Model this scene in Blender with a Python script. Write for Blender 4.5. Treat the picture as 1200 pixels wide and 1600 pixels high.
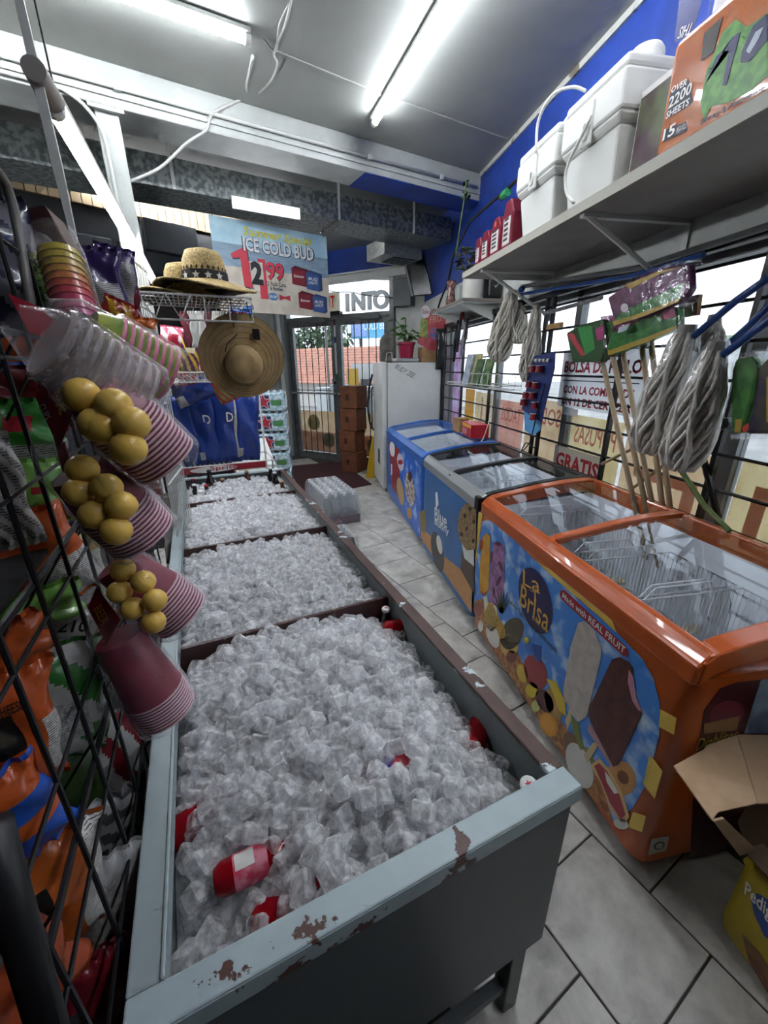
import bpy, bmesh, math, random
import numpy as np
from mathutils import Vector, Matrix

for o in list(bpy.data.objects): bpy.data.objects.remove(o)
sc = bpy.context.scene
col = sc.collection
random.seed(7)
RND = random.Random(11)
PI = math.pi

# ------------------------------------------------------------ camera
FPX, PITCH, ROLL, YAW, CAMH = 625.2, math.radians(19.9), math.radians(-.43), math.radians(10.47), 1.6
CAM = Vector((0, 0, CAMH))
_fh = Vector((math.sin(YAW), math.cos(YAW), 0)); _rt = Vector((math.cos(YAW), -math.sin(YAW), 0)); UPZ = Vector((0, 0, 1))
_FW = _fh*math.cos(PITCH) - UPZ*math.sin(PITCH); _U = _fh*math.sin(PITCH) + UPZ*math.cos(PITCH)
_R2 = _rt*math.cos(ROLL) + _U*math.sin(ROLL); _U2 = _U*math.cos(ROLL) - _rt*math.sin(ROLL)
cd = bpy.data.cameras.new('camera'); cam = bpy.data.objects.new('camera', cd); col.objects.link(cam)
cd.sensor_fit = 'HORIZONTAL'; cd.sensor_width = 36.0; cd.lens = FPX/1200*36.0; cd.clip_start = .01; cd.clip_end = 200
M = Matrix((( _R2.x, _U2.x, -_FW.x, CAM.x), (_R2.y, _U2.y, -_FW.y, CAM.y), (_R2.z, _U2.z, -_FW.z, CAM.z), (0, 0, 0, 1)))
cam.matrix_world = M
sc.camera = cam

# ------------------------------------------------------------ world, exposure
w = bpy.data.worlds.new('overcast'); sc.world = w; w.use_nodes = True
bgn = w.node_tree.nodes['Background']
bgn.inputs['Color'].default_value = (.88, .94, 1, 1); bgn.inputs['Strength'].default_value = .95
TUBE_POWER = 26.0
sc.view_settings.view_transform = 'Standard'; sc.view_settings.look = 'None'
sc.view_settings.gamma = 1; sc.view_settings.use_curve_mapping = False
sc.view_settings.exposure = 1.45
cy = sc.cycles
cy.use_denoising = True
cy.max_bounces = 6; cy.transmission_bounces = 4; cy.transparent_max_bounces = 10; cy.diffuse_bounces = 3; cy.glossy_bounces = 2
cy.use_adaptive_sampling = True; cy.adaptive_threshold = .08; cy.adaptive_min_samples = 10
cy.denoising_prefilter = 'FAST'; cy.denoising_quality = 'BALANCED'
cy.caustics_reflective = False; cy.caustics_refractive = True
cy.sample_clamp_indirect = 6

# measured planes of the place (metres; y runs along the window wall)
XW = 1.74            # inner face of the window wall
ZC = 3.28            # ceiling
GA = math.radians(20); GX = Vector((math.cos(GA), math.sin(GA), 0)); GY = Vector((-math.sin(GA), math.cos(GA), 0))   # tile / beam axes
TA = math.radians(14); UD = Vector((math.cos(TA), math.sin(TA), 0)); TD = Vector((-math.sin(TA), math.cos(TA), 0))   # tank axes
OT = Vector((.464, .46, 0))
def T(u, t, z): return OT + UD*u + TD*t + UPZ*z
def G(a, b, z): return GX*a + GY*b + UPZ*z
def ray(px, py): return _FW + _R2*((px-600)/FPX) - _U2*((py-800)/FPX)
def hit(px, py, p0, n):
    d = ray(px, py); p0 = Vector(p0); n = Vector(n)
    return CAM + d*((p0-CAM).dot(n)/d.dot(n))
def onz(px, py, z): return hit(px, py, (0, 0, z), (0, 0, 1))
def onx(px, py, x): return hit(px, py, (x, 0, 0), (1, 0, 0))
def ony(px, py, y): return hit(px, py, (0, y, 0), (0, 1, 0))
def onu(px, py, u): return hit(px, py, T(u, 0, 0), UD)
def ont(px, py, t): return hit(px, py, T(0, t, 0), TD)

# ------------------------------------------------------------ mesh helpers
ORG = {}
def V(*a): return Vector(a)
def frame_of(d):
    d = Vector(d).normalized()
    a = Vector((0, 0, 1)) if abs(d.z) < .9 else Vector((1, 0, 0))
    x = d.cross(a).normalized(); return x, d.cross(x).normalized()
class MB:
    def __init__(s): s.v = []; s.f = []; s.m = []; s.cur = 0
    def vs(s, pts): n = len(s.v); s.v += [Vector(p) for p in pts]; return n
    def face(s, idx, m=None): s.f.append(tuple(idx)); s.m.append(s.cur if m is None else m)
    def quad(s, a, b, c, d, m=None): n = s.vs((a, b, c, d)); s.face((n, n+1, n+2, n+3), m)
    def obox(s, o, ex, ey, ez, m=None):      # corner + three edge vectors
        o, ex, ey, ez = map(Vector, (o, ex, ey, ez))
        if ex.cross(ey).dot(ez) < 0: ex, ey = ey, ex
        n = s.vs([o, o+ex, o+ex+ey, o+ey, o+ez, o+ex+ez, o+ex+ey+ez, o+ey+ez])
        for q in ((3,2,1,0),(4,5,6,7),(0,1,5,4),(1,2,6,5),(2,3,7,6),(3,0,4,7)): s.face([n+i for i in q], m)
        return s
    def box(s, x0, x1, y0, y1, z0, z1, m=None): return s.obox((x0,y0,z0),(x1-x0,0,0),(0,y1-y0,0),(0,0,z1-z0), m)
    def cyl(s, p0, p1, r0, r1=None, n=10, caps=True, m=None):
        p0, p1 = Vector(p0), Vector(p1); r1 = r0 if r1 is None else r1
        x, y = frame_of(p1-p0); a = []
        for k in range(n):
            c, q = math.cos(2*PI*k/n), math.sin(2*PI*k/n); a.append((x*c+y*q))
        b = s.vs([p0+d*r0 for d in a]); t = s.vs([p1+d*r1 for d in a])
        for k in range(n):
            j = (k+1) % n; s.face((b+k, b+j, t+j, t+k), m)
        if caps: s.face([b+k for k in range(n)][::-1], m); s.face([t+k for k in range(n)], m)
        return s
    def tube(s, pts, r, n=6, m=None, closed=False):
        pts = [Vector(p) for p in pts]; rr = r if isinstance(r, (list, tuple)) else [r]*len(pts)
        L = len(pts); rings = []; px = None
        for i, p in enumerate(pts):
            if closed: d = pts[(i+1) % L]-pts[i-1]
            else: d = pts[min(i+1, L-1)]-pts[max(i-1, 0)]
            if d.length < 1e-9: d = Vector((0, 0, 1))
            d.normalize()
            if px is None: x, y = frame_of(d)
            else:
                x = px - d*px.dot(d)
                if x.length < 1e-6: x, _ = frame_of(d)
                x.normalize(); y = d.cross(x)
            px = x
            rings.append(s.vs([p+(x*math.cos(2*PI*k/n)+y*math.sin(2*PI*k/n))*rr[i] for k in range(n)]))
        for i in range(L if closed else L-1):
            a, b = rings[i], rings[(i+1) % L]
            for k in range(n):
                j = (k+1) % n; s.face((a+k, a+j, b+j, b+k), m)
        if not closed:
            s.face([rings[0]+k for k in range(n)][::-1], m); s.face([rings[-1]+k for k in range(n)], m)
        return s
    def lathe(s, prof, n=20, o=(0,0,0), ax=(0,0,1), m=None, sx=1, sy=1, caps=True):
        o = Vector(o); ax = Vector(ax).normalized(); x, y = frame_of(ax)
        if abs(ax.z-1) < 1e-6: x, y = Vector((1,0,0)), Vector((0,1,0))
        rings = [s.vs([o+ax*z+(x*math.cos(2*PI*k/n)*sx+y*math.sin(2*PI*k/n)*sy)*r for k in range(n)]) for r, z in prof]
        for i in range(len(rings)-1):
            mm = m[i] if isinstance(m, (list, tuple)) else m
            for k in range(n):
                j = (k+1) % n; s.face((rings[i]+k, rings[i]+j, rings[i+1]+j, rings[i+1]+k), mm)
        if caps:
            m0 = m[0] if isinstance(m, (list, tuple)) else m; m1 = m[-1] if isinstance(m, (list, tuple)) else m
            s.face([rings[0]+k for k in range(n)][::-1], m0); s.face([rings[-1]+k for k in range(n)], m1)
        return s
    def prism(s, pts, d, m=None, side=None):   # closed 3-D polygon extruded by vector d
        pts = [Vector(p) for p in pts]; d = Vector(d); n = len(pts)
        nn = Vector((0,0,0))
        for i in range(n): nn += pts[i].cross(pts[(i+1) % n])
        if nn.dot(d) < 0: pts = pts[::-1]
        a = s.vs(pts); b = s.vs([p+d for p in pts])
        s.face([a+i for i in range(n)][::-1], m); s.face([b+i for i in range(n)], m)
        for i in range(n):
            j = (i+1) % n; s.face((a+i, a+j, b+j, b+i), m if side is None else side)
        return s
    def grid(s, fn, nu, nv, mf=None, closed_u=False):
        ids = [[None]*(nv+1) for _ in range(nu+1)]
        for i in range(nu+1):
            if closed_u and i == nu: ids[i] = ids[0]; continue
            for j in range(nv+1): ids[i][j] = s.vs([fn(i/nu, j/nv)])
        for i in range(nu):
            for j in range(nv):
                s.face((ids[i][j], ids[i+1][j], ids[i+1][j+1], ids[i][j+1]), None if mf is None else mf((i+.5)/nu, (j+.5)/nv))
        return s
    def build(s, name, mats, parent=None, smooth=False, bevel=0, origin=None, local=False, recalc=False, seg=2, autos=None):
        if not isinstance(mats, (list, tuple)): mats = [mats]
        if not s.v: return None
        if local: og = Vector((0,0,0))
        elif parent is not None: og = ORG[parent.name]
        elif origin is not None: og = Vector(origin)
        else:
            xs = [p.x for p in s.v]; ys = [p.y for p in s.v]; zs = [p.z for p in s.v]
            og = Vector(((min(xs)+max(xs))/2, (min(ys)+max(ys))/2, min(zs)))
        me = bpy.data.meshes.new(name)
        me.from_pydata([tuple(p-og) for p in s.v], [], s.f)
        for mt in mats: me.materials.append(mt)
        if len(mats) > 1: me.polygons.foreach_set('material_index', [min(i, len(mats)-1) for i in s.m])
        if recalc or bevel:
            bm = bmesh.new(); bm.from_mesh(me)
            if recalc: bmesh.ops.recalc_face_normals(bm, faces=bm.faces)
            if bevel:
                bmesh.ops.remove_doubles(bm, verts=bm.verts, dist=1e-6)
                ed = [e for e in bm.edges if len(e.link_faces) == 2 and e.calc_face_angle(0) > .5]
                bmesh.ops.bevel(bm, geom=ed, offset=bevel, segments=seg, affect='EDGES', profile=.5, clamp_overlap=True)
            bm.to_mesh(me); bm.free()
        if smooth:
            me.polygons.foreach_set('use_smooth', [True]*len(me.polygons))
            if autos is not None:
                try: me.set_sharp_from_angle(angle=autos)
                except Exception: pass
        me.update()
        o = bpy.data.objects.new(name, me); col.objects.link(o)
        if parent is not None: o.parent = parent
        if not local:
            if parent is None: o.location = og
            ORG[o.name] = og
        else: ORG[o.name] = Vector((0,0,0))
        return o
def tag(o, label=None, cat=None, group=None, kind=None):
    if label: o['label'] = label
    if cat: o['category'] = cat
    if group: o['group'] = group
    if kind: o['kind'] = kind
    return o
def thing(name, loc, label, cat, group=None, kind=None):
    o = bpy.data.objects.new(name, None); col.objects.link(o); o.empty_display_size = .05
    o.location = loc; ORG[o.name] = Vector(loc)
    return tag(o, label, cat, group, kind)
def copy_tree(o, loc=None, rz=None, label=None, group=None, parent=None, mtx=None):
    c = o.copy(); col.objects.link(c)
    if parent is not None: c.parent = parent
    if loc is not None: c.location = loc
    if rz is not None: c.rotation_euler = (0, 0, rz)
    if mtx is not None: c.matrix_world = mtx
    if label: c['label'] = label
    if group: c['group'] = group
    for ch in o.children: copy_tree(ch, parent=c)
    ORG[c.name] = Vector(c.location)
    return c
def struct(name, mb, m, parent=None, **k):
    o = mb.build(name, m, parent, **k)
    if parent is None: o['kind'] = 'structure'
    return o

def text(s, o, ex, ey, h, mat, parent, name='lettering', width=None, depth=.0008, align='c', off=0.0, shear=0, squash=None, label=None, outline=None, spacing=1.0):
    """flat lettering: letters of height h centred on o, in the plane (ex, ey)"""
    cu = bpy.data.curves.new('t', 'FONT'); cu.body = s; cu.size = 1; cu.offset = off; cu.shear = shear; cu.resolution_u = 2
    cu.space_character = spacing; cu.align_x = 'CENTER'
    ob = bpy.data.objects.new('t', cu); col.objects.link(ob)
    me = bpy.data.meshes.new_from_object(ob)
    bpy.data.objects.remove(ob); bpy.data.curves.remove(cu)
    co = np.array([v.co[:] for v in me.vertices])
    x0, x1 = co[:,0].min(), co[:,0].max(); y0, y1 = co[:,1].min(), co[:,1].max()
    sy = h/max(y1-y0, 1e-6); sx = sy if width is None else width/max(x1-x0, 1e-6)
    cx, cyy = ((x0+x1)/2 if align == 'c' else x0), (y0+y1)/2
    ex, ey, o = Vector(ex).normalized(), Vector(ey).normalized(), Vector(o)
    nz = ex.cross(ey); og = ORG[parent.name] if parent is not None else o
    me2 = bpy.data.meshes.new(name)
    pts = [tuple(o + ex*((c[0]-cx)*sx) + ey*((c[1]-cyy)*sy) + nz*depth - og) for c in co]
    me2.from_pydata(pts, [], [tuple(p.vertices) for p in me.polygons]); bpy.data.meshes.remove(me)
    me2.materials.append(mat)
    q = bpy.data.objects.new(name, me2); col.objects.link(q)
    if parent is not None: q.parent = parent
    else: q.location = og
    ORG[q.name] = Vector(og)
    if label: q['label'] = label
    return q

# ------------------------------------------------------------ materials
MATS = {}
def nd(nt, t, **kw):
    n = nt.nodes.new(t)
    for k, v in kw.items():
        if hasattr(n, k) and k not in ('inputs',): setattr(n, k, v)
    return n
def lin(c):
    if isinstance(c, str):
        c = c.lstrip('#'); c = tuple(int(c[i:i+2], 16)/255 for i in (0, 2, 4))
        c = tuple((x/12.92 if x <= .04045 else ((x+.055)/1.055)**2.4) for x in c)
    return (*c[:3], 1)
def mat(name, c='#888888', rough=.5, metal=0, noise=None, nscale=20, bump=0, bscale=80, trans=0, ior=1.45, alpha=1, emit=None, estr=0, coat=0, sheen=0, ndetail=4, stretch=None, tr_rough=None, spec=None, sub=0, edge=(.4,.6)):
    if name in MATS: return MATS[name]
    m = bpy.data.materials.new(name); m.use_nodes = True; nt = m.node_tree; b = nt.nodes['Principled BSDF']
    b.inputs['Base Color'].default_value = lin(c); b.inputs['Roughness'].default_value = rough; b.inputs['Metallic'].default_value = metal
    b.inputs['IOR'].default_value = ior; b.inputs['Transmission Weight'].default_value = trans; b.inputs['Alpha'].default_value = alpha
    b.inputs['Coat Weight'].default_value = coat
    if spec is not None: b.inputs['Specular IOR Level'].default_value = spec
    if sub: b.inputs['Subsurface Weight'].default_value = sub; b.inputs['Subsurface Radius'].default_value = (.02,.02,.02)
    if emit: b.inputs['Emission Color'].default_value = lin(emit); b.inputs['Emission Strength'].default_value = estr
    if noise or bump:
        tc = nd(nt, 'ShaderNodeTexCoord'); src = tc.outputs['Object']
        if stretch:
            mp = nd(nt, 'ShaderNodeMapping'); mp.inputs['Scale'].default_value = stretch; nt.links.new(src, mp.inputs['Vector']); src = mp.outputs['Vector']
    if noise:
        n = nd(nt, 'ShaderNodeTexNoise'); n.inputs['Scale'].default_value = nscale; n.inputs['Detail'].default_value = ndetail
        nt.links.new(src, n.inputs['Vector'])
        r = nd(nt, 'ShaderNodeValToRGB'); r.color_ramp.elements[0].position = edge[0]; r.color_ramp.elements[1].position = edge[1]
        r.color_ramp.elements[0].color = lin(c); r.color_ramp.elements[1].color = lin(noise)
        nt.links.new(n.outputs['Fac'], r.inputs['Fac']); nt.links.new(r.outputs['Color'], b.inputs['Base Color'])
    if bump:
        n2 = nd(nt, 'ShaderNodeTexNoise'); n2.inputs['Scale'].default_value = bscale; n2.inputs['Detail'].default_value = 3; nt.links.new(src, n2.inputs['Vector'])
        bp = nd(nt, 'ShaderNodeBump'); bp.inputs['Strength'].default_value = bump; bp.inputs['Distance'].default_value = .01
        nt.links.new(n2.outputs['Fac'], bp.inputs['Height']); nt.links.new(bp.outputs['Normal'], b.inputs['Normal'])
    MATS[name] = m; return m
def chipped(name, base, under, scale=9, lo=.56, hi=.58, rough=.45, metal=0, small=True, dirt=None):
    """paint with hard-edged chips showing what lies under it"""
    if name in MATS: return MATS[name]
    m = bpy.data.materials.new(name); m.use_nodes = True; nt = m.node_tree; b = nt.nodes['Principled BSDF']; b.inputs['Roughness'].default_value = rough
    tc = nd(nt, 'ShaderNodeTexCoord')
    n = nd(nt, 'ShaderNodeTexNoise'); n.inputs['Scale'].default_value = scale; n.inputs['Detail'].default_value = 7; n.inputs['Roughness'].default_value = .62
    nt.links.new(tc.outputs['Object'], n.inputs['Vector'])
    r = nd(nt, 'ShaderNodeValToRGB'); r.color_ramp.elements[0].position = lo; r.color_ramp.elements[1].position = hi
    nt.links.new(n.outputs['Fac'], r.inputs['Fac'])
    d = nd(nt, 'ShaderNodeTexNoise'); d.inputs['Scale'].default_value = 22; d.inputs['Detail'].default_value = 5; nt.links.new(tc.outputs['Object'], d.inputs['Vector'])
    mx0 = nd(nt, 'ShaderNodeMixRGB'); mx0.inputs[1].default_value = lin(base); mx0.inputs[2].default_value = lin(dirt or base); nt.links.new(d.outputs['Fac'], mx0.inputs[0])
    mx = nd(nt, 'ShaderNodeMixRGB'); nt.links.new(r.outputs['Color'], mx.inputs[0]); nt.links.new(mx0.outputs[0], mx.inputs[1]); mx.inputs[2].default_value = lin(under)
    nt.links.new(mx.outputs[0], b.inputs['Base Color'])
    bp = nd(nt, 'ShaderNodeBump'); bp.inputs['Strength'].default_value = .4; bp.inputs['Distance'].default_value = .004; bp.invert = True
    nt.links.new(r.outputs['Color'], bp.inputs['Height']); nt.links.new(bp.outputs['Normal'], b.inputs['Normal'])
    MATS[name] = m; return m
def clear(name, tint='#ffffff', alpha=.25, rough=.08, bump=0, bscale=60, glossy=False):
    """thin clear film or glass: see-through sheet with a glossy skin"""
    if name in MATS: return MATS[name]
    m = bpy.data.materials.new(name); m.use_nodes = True; nt = m.node_tree
    for n in list(nt.nodes): nt.nodes.remove(n)
    out = nd(nt, 'ShaderNodeOutputMaterial'); tr = nd(nt, 'ShaderNodeBsdfTransparent'); tr.inputs['Color'].default_value = lin(tint)
    gl = nd(nt, 'ShaderNodeBsdfGlossy' if glossy else 'ShaderNodeBsdfPrincipled'); gl.inputs[0].default_value = lin(tint); gl.inputs['Roughness'].default_value = rough
    mx = nd(nt, 'ShaderNodeMixShader'); fr = nd(nt, 'ShaderNodeLayerWeight'); fr.inputs['Blend'].default_value = .5
    pw = nd(nt, 'ShaderNodeMath', operation='POWER'); pw.inputs[1].default_value = 4.0; nt.links.new(fr.outputs['Facing'], pw.inputs[0])
    m0 = nd(nt, 'ShaderNodeMath', operation='MULTIPLY'); m0.inputs[1].default_value = .5; nt.links.new(pw.outputs[0], m0.inputs[0])
    ma = nd(nt, 'ShaderNodeMath', operation='ADD'); ma.inputs[1].default_value = alpha+.035; ma.use_clamp = True
    nt.links.new(m0.outputs[0], ma.inputs[0]); nt.links.new(ma.outputs[0], mx.inputs[0])
    nt.links.new(tr.outputs[0], mx.inputs[1]); nt.links.new(gl.outputs[0], mx.inputs[2]); nt.links.new(mx.outputs[0], out.inputs['Surface'])
    if bump:
        tc = nd(nt, 'ShaderNodeTexCoord'); n2 = nd(nt, 'ShaderNodeTexNoise'); n2.inputs['Scale'].default_value = bscale; nt.links.new(tc.outputs['Object'], n2.inputs['Vector'])
        bp = nd(nt, 'ShaderNodeBump'); bp.inputs['Strength'].default_value = bump; bp.inputs['Distance'].default_value = .01
        nt.links.new(n2.outputs['Fac'], bp.inputs['Height']); nt.links.new(bp.outputs['Normal'], gl.inputs['Normal']); nt.links.new(bp.outputs['Normal'], fr.inputs['Normal'])
    MATS[name] = m; return m
P = lambda c, r=.5, **k: mat('paint_'+c.strip('#')+('_%d' % int(r*100))+''.join('_%s' % v for v in k.values()), c, r, **k)
WHITE = mat('white_paint', '#d9dcd8', .45, noise='#cfd2cd', nscale=3)
BLACKM = mat('black_metal', '#0d0d0f', .4)
CHROME = mat('white_wire', '#c9cac6', .35)
STEEL = mat('galvanised', '#5d6362', .42, metal=.75, noise='#8b918f', nscale=28, edge=(.42,.58))
CARD = mat('cardboard', '#a5825b', .85, noise='#97744f', nscale=14, bump=.1, bscale=200)
FILM = clear('clear_film', '#fbfbfc', .02, .12, bump=.3, bscale=22, glossy=True)
# ============================================================ SETTING
TUBE = mat('tube_light', '#ffffff', .4, emit='#f4f8ff', estr=TUBE_POWER)
CEILM = mat('ceiling_paint', '#9b9e99', .55, noise='#949792', nscale=1.5, bump=.03, bscale=60)
BEAMM = mat('beam_paint', '#b3b7b3', .4, noise='#a8aca8', nscale=5)
BLUEW = mat('blue_paint', '#22429a', .5, noise='#1e3a88', nscale=4, bump=.12, bscale=30)
NAVYW = BLUEW
WALLM = mat('white_wall', '#bfc2bd', .5, noise='#b1b4ae', nscale=4, bump=.03)
DP = Vector((-.213, 7.78, 0)); DD = Vector((1.114, -.92, 0)).normalized(); DN = Vector((-.637, -.771, 0)).normalized()   # DN looks into the room
def D(s, z, out=0): return DP + DD*s + UPZ*z + DN*out
def ond(px, py): return hit(px, py, DP, DN)

# floor -------------------------------------------------------
GROUT = mat('dark_grout', '#3b3a37', .9)
def tile_mat():
    m = bpy.data.materials.new('grey_marbled_tile'); m.use_nodes = True; nt = m.node_tree; b = nt.nodes['Principled BSDF']; b.inputs['Roughness'].default_value = .42
    tc = nd(nt, 'ShaderNodeTexCoord'); oi = nd(nt, 'ShaderNodeObjectInfo')
    add = nd(nt, 'ShaderNodeVectorMath', operation='ADD'); mul = nd(nt, 'ShaderNodeVectorMath', operation='SCALE'); mul.inputs['Scale'].default_value = 37
    cmb = nd(nt, 'ShaderNodeCombineXYZ')
    for i in range(3): nt.links.new(oi.outputs['Random'], cmb.inputs[i])
    nt.links.new(cmb.outputs[0], mul.inputs[0]); nt.links.new(tc.outputs['Object'], add.inputs[0]); nt.links.new(mul.outputs[0], add.inputs[1])
    n = nd(nt, 'ShaderNodeTexNoise'); n.inputs['Scale'].default_value = 5.5; n.inputs['Detail'].default_value = 8; n.inputs['Roughness'].default_value = .62; n.inputs['Distortion'].default_value = .3
    nt.links.new(add.outputs[0], n.inputs['Vector'])
    r = nd(nt, 'ShaderNodeValToRGB'); e = r.color_ramp.elements; e[0].position = .3; e[0].color = lin('#8f8c86'); e[1].position = .68; e[1].color = lin('#cfcdc7')
    x = e.new(.5); x.color = lin('#b6b3ad')
    nt.links.new(n.outputs['Fac'], r.inputs['Fac']); nt.links.new(r.outputs['Color'], b.inputs['Base Color'])
    return m
TILE = tile_mat()
floor = struct('floor', MB().box(-5, XW+.02, -3, 9.2, -.06, -.004), GROUT)
tb = MB(); th = .357/2-.003; tl = .371/2-.003
tb.box(-th, th, -tl, tl, -.012, 0)
tile0 = None
for k in range(-7, 8):
    a = .777+.357*(k+.5)
    ph = .084 if k % 2 == 0 else .254
    for j in range(-3, 24):
        b = ph+.371*(j+.5); c = G(a, b, 0); q = c-OT; u, t = q.dot(UD), q.dot(TD)
        if c.x > XW-.12 or c.y < -.25 or (c-DP).dot(DN) < .1: continue
        if t < 2.75 and u < -.25: continue
        if c.x > 1.3 and c.y > .75 and c.y < 5: continue
        if c.x < -1.7: continue
        if tile0 is None:
            tile0 = tb.build('tile', TILE, local=True, bevel=.002, seg=1); o = tile0; o.parent = floor
        else: o = tile0.copy(); col.objects.link(o)
        o.location = c - ORG[floor.name]; o.rotation_euler = (0, 0, GA)

# shell -------------------------------------------------------
struct('ceiling', MB().box(-5, XW+.2, -3, 9.2, ZC, ZC+.1), CEILM)
# plaster-joint strips on the ceiling
for i, (a, b) in enumerate((((425, 80), (605, 153)), ((605, 153), (792, 219)))):
    p, q = onz(*a, ZC-.006), onz(*b, ZC-.006)
    d = (q-p).normalized(); n = d.cross(UPZ)*.012
    struct('trim_%d' % (10+i), MB().obox(p-n, q-p, n*2, UPZ*.012), CEILM)
wy0, wy1 = -.6, 5.08           # window opening along the wall
wz0, wz1 = .35, 2.06
wr = MB()
wr.box(XW, XW+.16, -3, wy0, -.05, 2.46); wr.box(XW, XW+.16, wy1, 6.12, -.05, 2.46)
wr.box(XW, XW+.16, wy0, wy1, -.05, wz0); wr.box(XW, XW+.16, wy0, wy1, wz1, 2.46)
wall_right = struct('wall_right', wr, WALLM)
MB().box(XW-.004, XW+.16, -3, 6.12, 2.46, ZC+.02).build('blue_band', BLUEW, wall_right)
# crown strip at the ceiling, cracked and stained
struct('trim_1', MB().box(XW-.022, XW+.02, -3, 4.3, ZC-.035, ZC), chipped('old_trim', '#b8b9b2', '#6d6658', 7, .57, .62))
# back and left walls that close the room
struct('wall_back', MB().box(-5, XW+.2, -3.1, -3, -.05, ZC+.1), mat('back_wall', '#6f6c68', .7))
struct('wall_left', MB().box(-5.1, -5, -3, 9.2, -.05, ZC+.1), mat('left_wall', '#8f8c84', .7))
# door wall
dwm = MB()
dwm.obox(D(-4.6, -.05, -.16), DD*4.3, DN*.16, UPZ*(ZC+.1)); dwm.obox(D(2.08, -.05, -.16), DD*.6, DN*.16, UPZ*(2.88))
dwm.obox(D(-.3, 2.93, -.16), DD*3.0, DN*.16, UPZ*(ZC-2.85))
wall_door = struct('wall_door', dwm, WALLM)
MB().obox(D(-.3, 2.93, 0), DD*2.86, DN*.006, UPZ*(ZC-2.93)).build('blue_band', BLUEW, wall_door)
MB().obox(D(-.32, 2.83, -.02), DD*2.82, DN*.09, UPZ*.1).build('ledge', WHITE, wall_door)
MB().obox(D(-.32, 2.925, -.02), DD*2.82, DN*.13, UPZ*.02).build('ledge', WHITE, wall_door)

# beam across the ceiling, its soffit painted blue towards the windows
b0 = 3.459
bl = 1.7+.5
beam = struct('trim_2', MB().obox(G(-3.6, b0, 3.07), GX*6.72, GY*.3, UPZ*(ZC-3.07)), BEAMM, bevel=.006)
bp0 = hit(563, 282, G(0, b0, 0), GY); s0 = bp0.dot(GX)
MB().obox(G(s0+.05, b0+.002, 3.064), GX*(3.12-s0-.05), GY*.298, UPZ*.006).build('blue_soffit', BLUEW, beam)
MB().obox(G(-3.6, b0-.012, 3.115), GX*6.7, GY*.014, UPZ*.018).build('moulding', BEAMM, beam)
# square post under the beam
postc = hit(164, 170, G(0, b0+.09, 0), GY); pa = postc.dot(GX)
post = struct('trim_3', MB().obox(G(pa-.06, b0+.03, 0), GX*.125, GY*.12, UPZ*3.07), BEAMM, bevel=.006)
struct('trim_4', MB().obox(G(pa-.09, b0+.0, 3.05), GX*.185, GY*.18, UPZ*.02), BEAMM)

# conduits (things fixed to the beam)
CONDM = mat('painted_conduit', '#c6c9c4', .38)
c = MB(); c.tube([G(-3.4, b0-.014, 3.165), G(3.06, b0-.014, 3.165)], .012, 8)
cond = thing('conduit_pipe', G(-3.4, b0-.014, 3.165), 'long thin white conduit pipe running along the ceiling beam', 'pipe')
c.build('pipe', CONDM, cond, smooth=True)
for a in (-1.6, .2, 1.9, 2.62): MB().obox(G(a, b0-.03, 3.148), GX*.035, GY*.03, UPZ*.034).build('strap', CONDM, cond, bevel=.003)
c = MB(); pts = [G(-3.4, b0-.016, 3.095), G(pa-.25, b0-.016, 3.095)]
for k in range(1, 8):
    th_ = k/7*PI/2; pts.append(G(pa-.25+.22*math.sin(th_), b0-.016+.02*k/7, 3.095-.22*(1-math.cos(th_))))
pts.append(G(pa-.03, b0+.012, 1.2)); c.tube(pts, .011, 8)
tag(c.build('conduit_pipe', CONDM, smooth=True), 'white conduit bending off the beam down the square post', 'pipe')

# ceiling cable from the left tube lamp over the beam to the post, and looped leads
CABLE = mat('white_cable', '#b9bab5', .5); BCABLE = mat('black_cable', '#141416', .5)
def cable(pts, r, m, label, cat='cable'):
    P_ = [Vector(p) for p in pts]; out = []
    for i in range(len(P_)-1):
        p0 = P_[max(i-1, 0)]; p1 = P_[i]; p2 = P_[i+1]; p3 = P_[min(i+2, len(P_)-1)]
        for k in range(6):
            t = k/6; out.append(.5*((2*p1)+(p2-p0)*t+(2*p0-5*p1+4*p2-p3)*t*t+(3*p1-p0-3*p2+p3)*t**3))
    out.append(P_[-1])
    return tag(MB().tube(out, r, 6).build('cable', m, smooth=True), label, cat)
bf = lambda x, y, o=.02: hit(x, y, G(0, b0-o, 0), GY)
cable([onz(395, 88, ZC-.03), onz(386, 130, ZC-.02), bf(381, 152), bf(333, 177), bf(322, 203), hit(290, 225, G(0, b0+.02, 0), GY)-UPZ*.0, hit(250, 262, G(0, b0+.03, 0), GY), hit(203, 284, G(0, b0+.04, 0), GY)], .009, CABLE, 'white cable sagging from the beam to the square post')
cable([onz(455, 0, ZC-.01), onz(445, 40, ZC-.03), onz(428, 82, ZC-.02), onz(433, 100, ZC-.05), onz(424, 125, ZC-.03), onz(405, 145, ZC-.02)], .006, CABLE, 'pair of grey leads looping down the ceiling', 'cable')
cable([onz(452, 5, ZC-.01), onz(436, 40, ZC-.02), onz(431, 80, ZC-.02), onz(412, 62, ZC-.02)], .005, CABLE, 'thin white lead stapled to the ceiling beside the left tube lamp')

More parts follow.
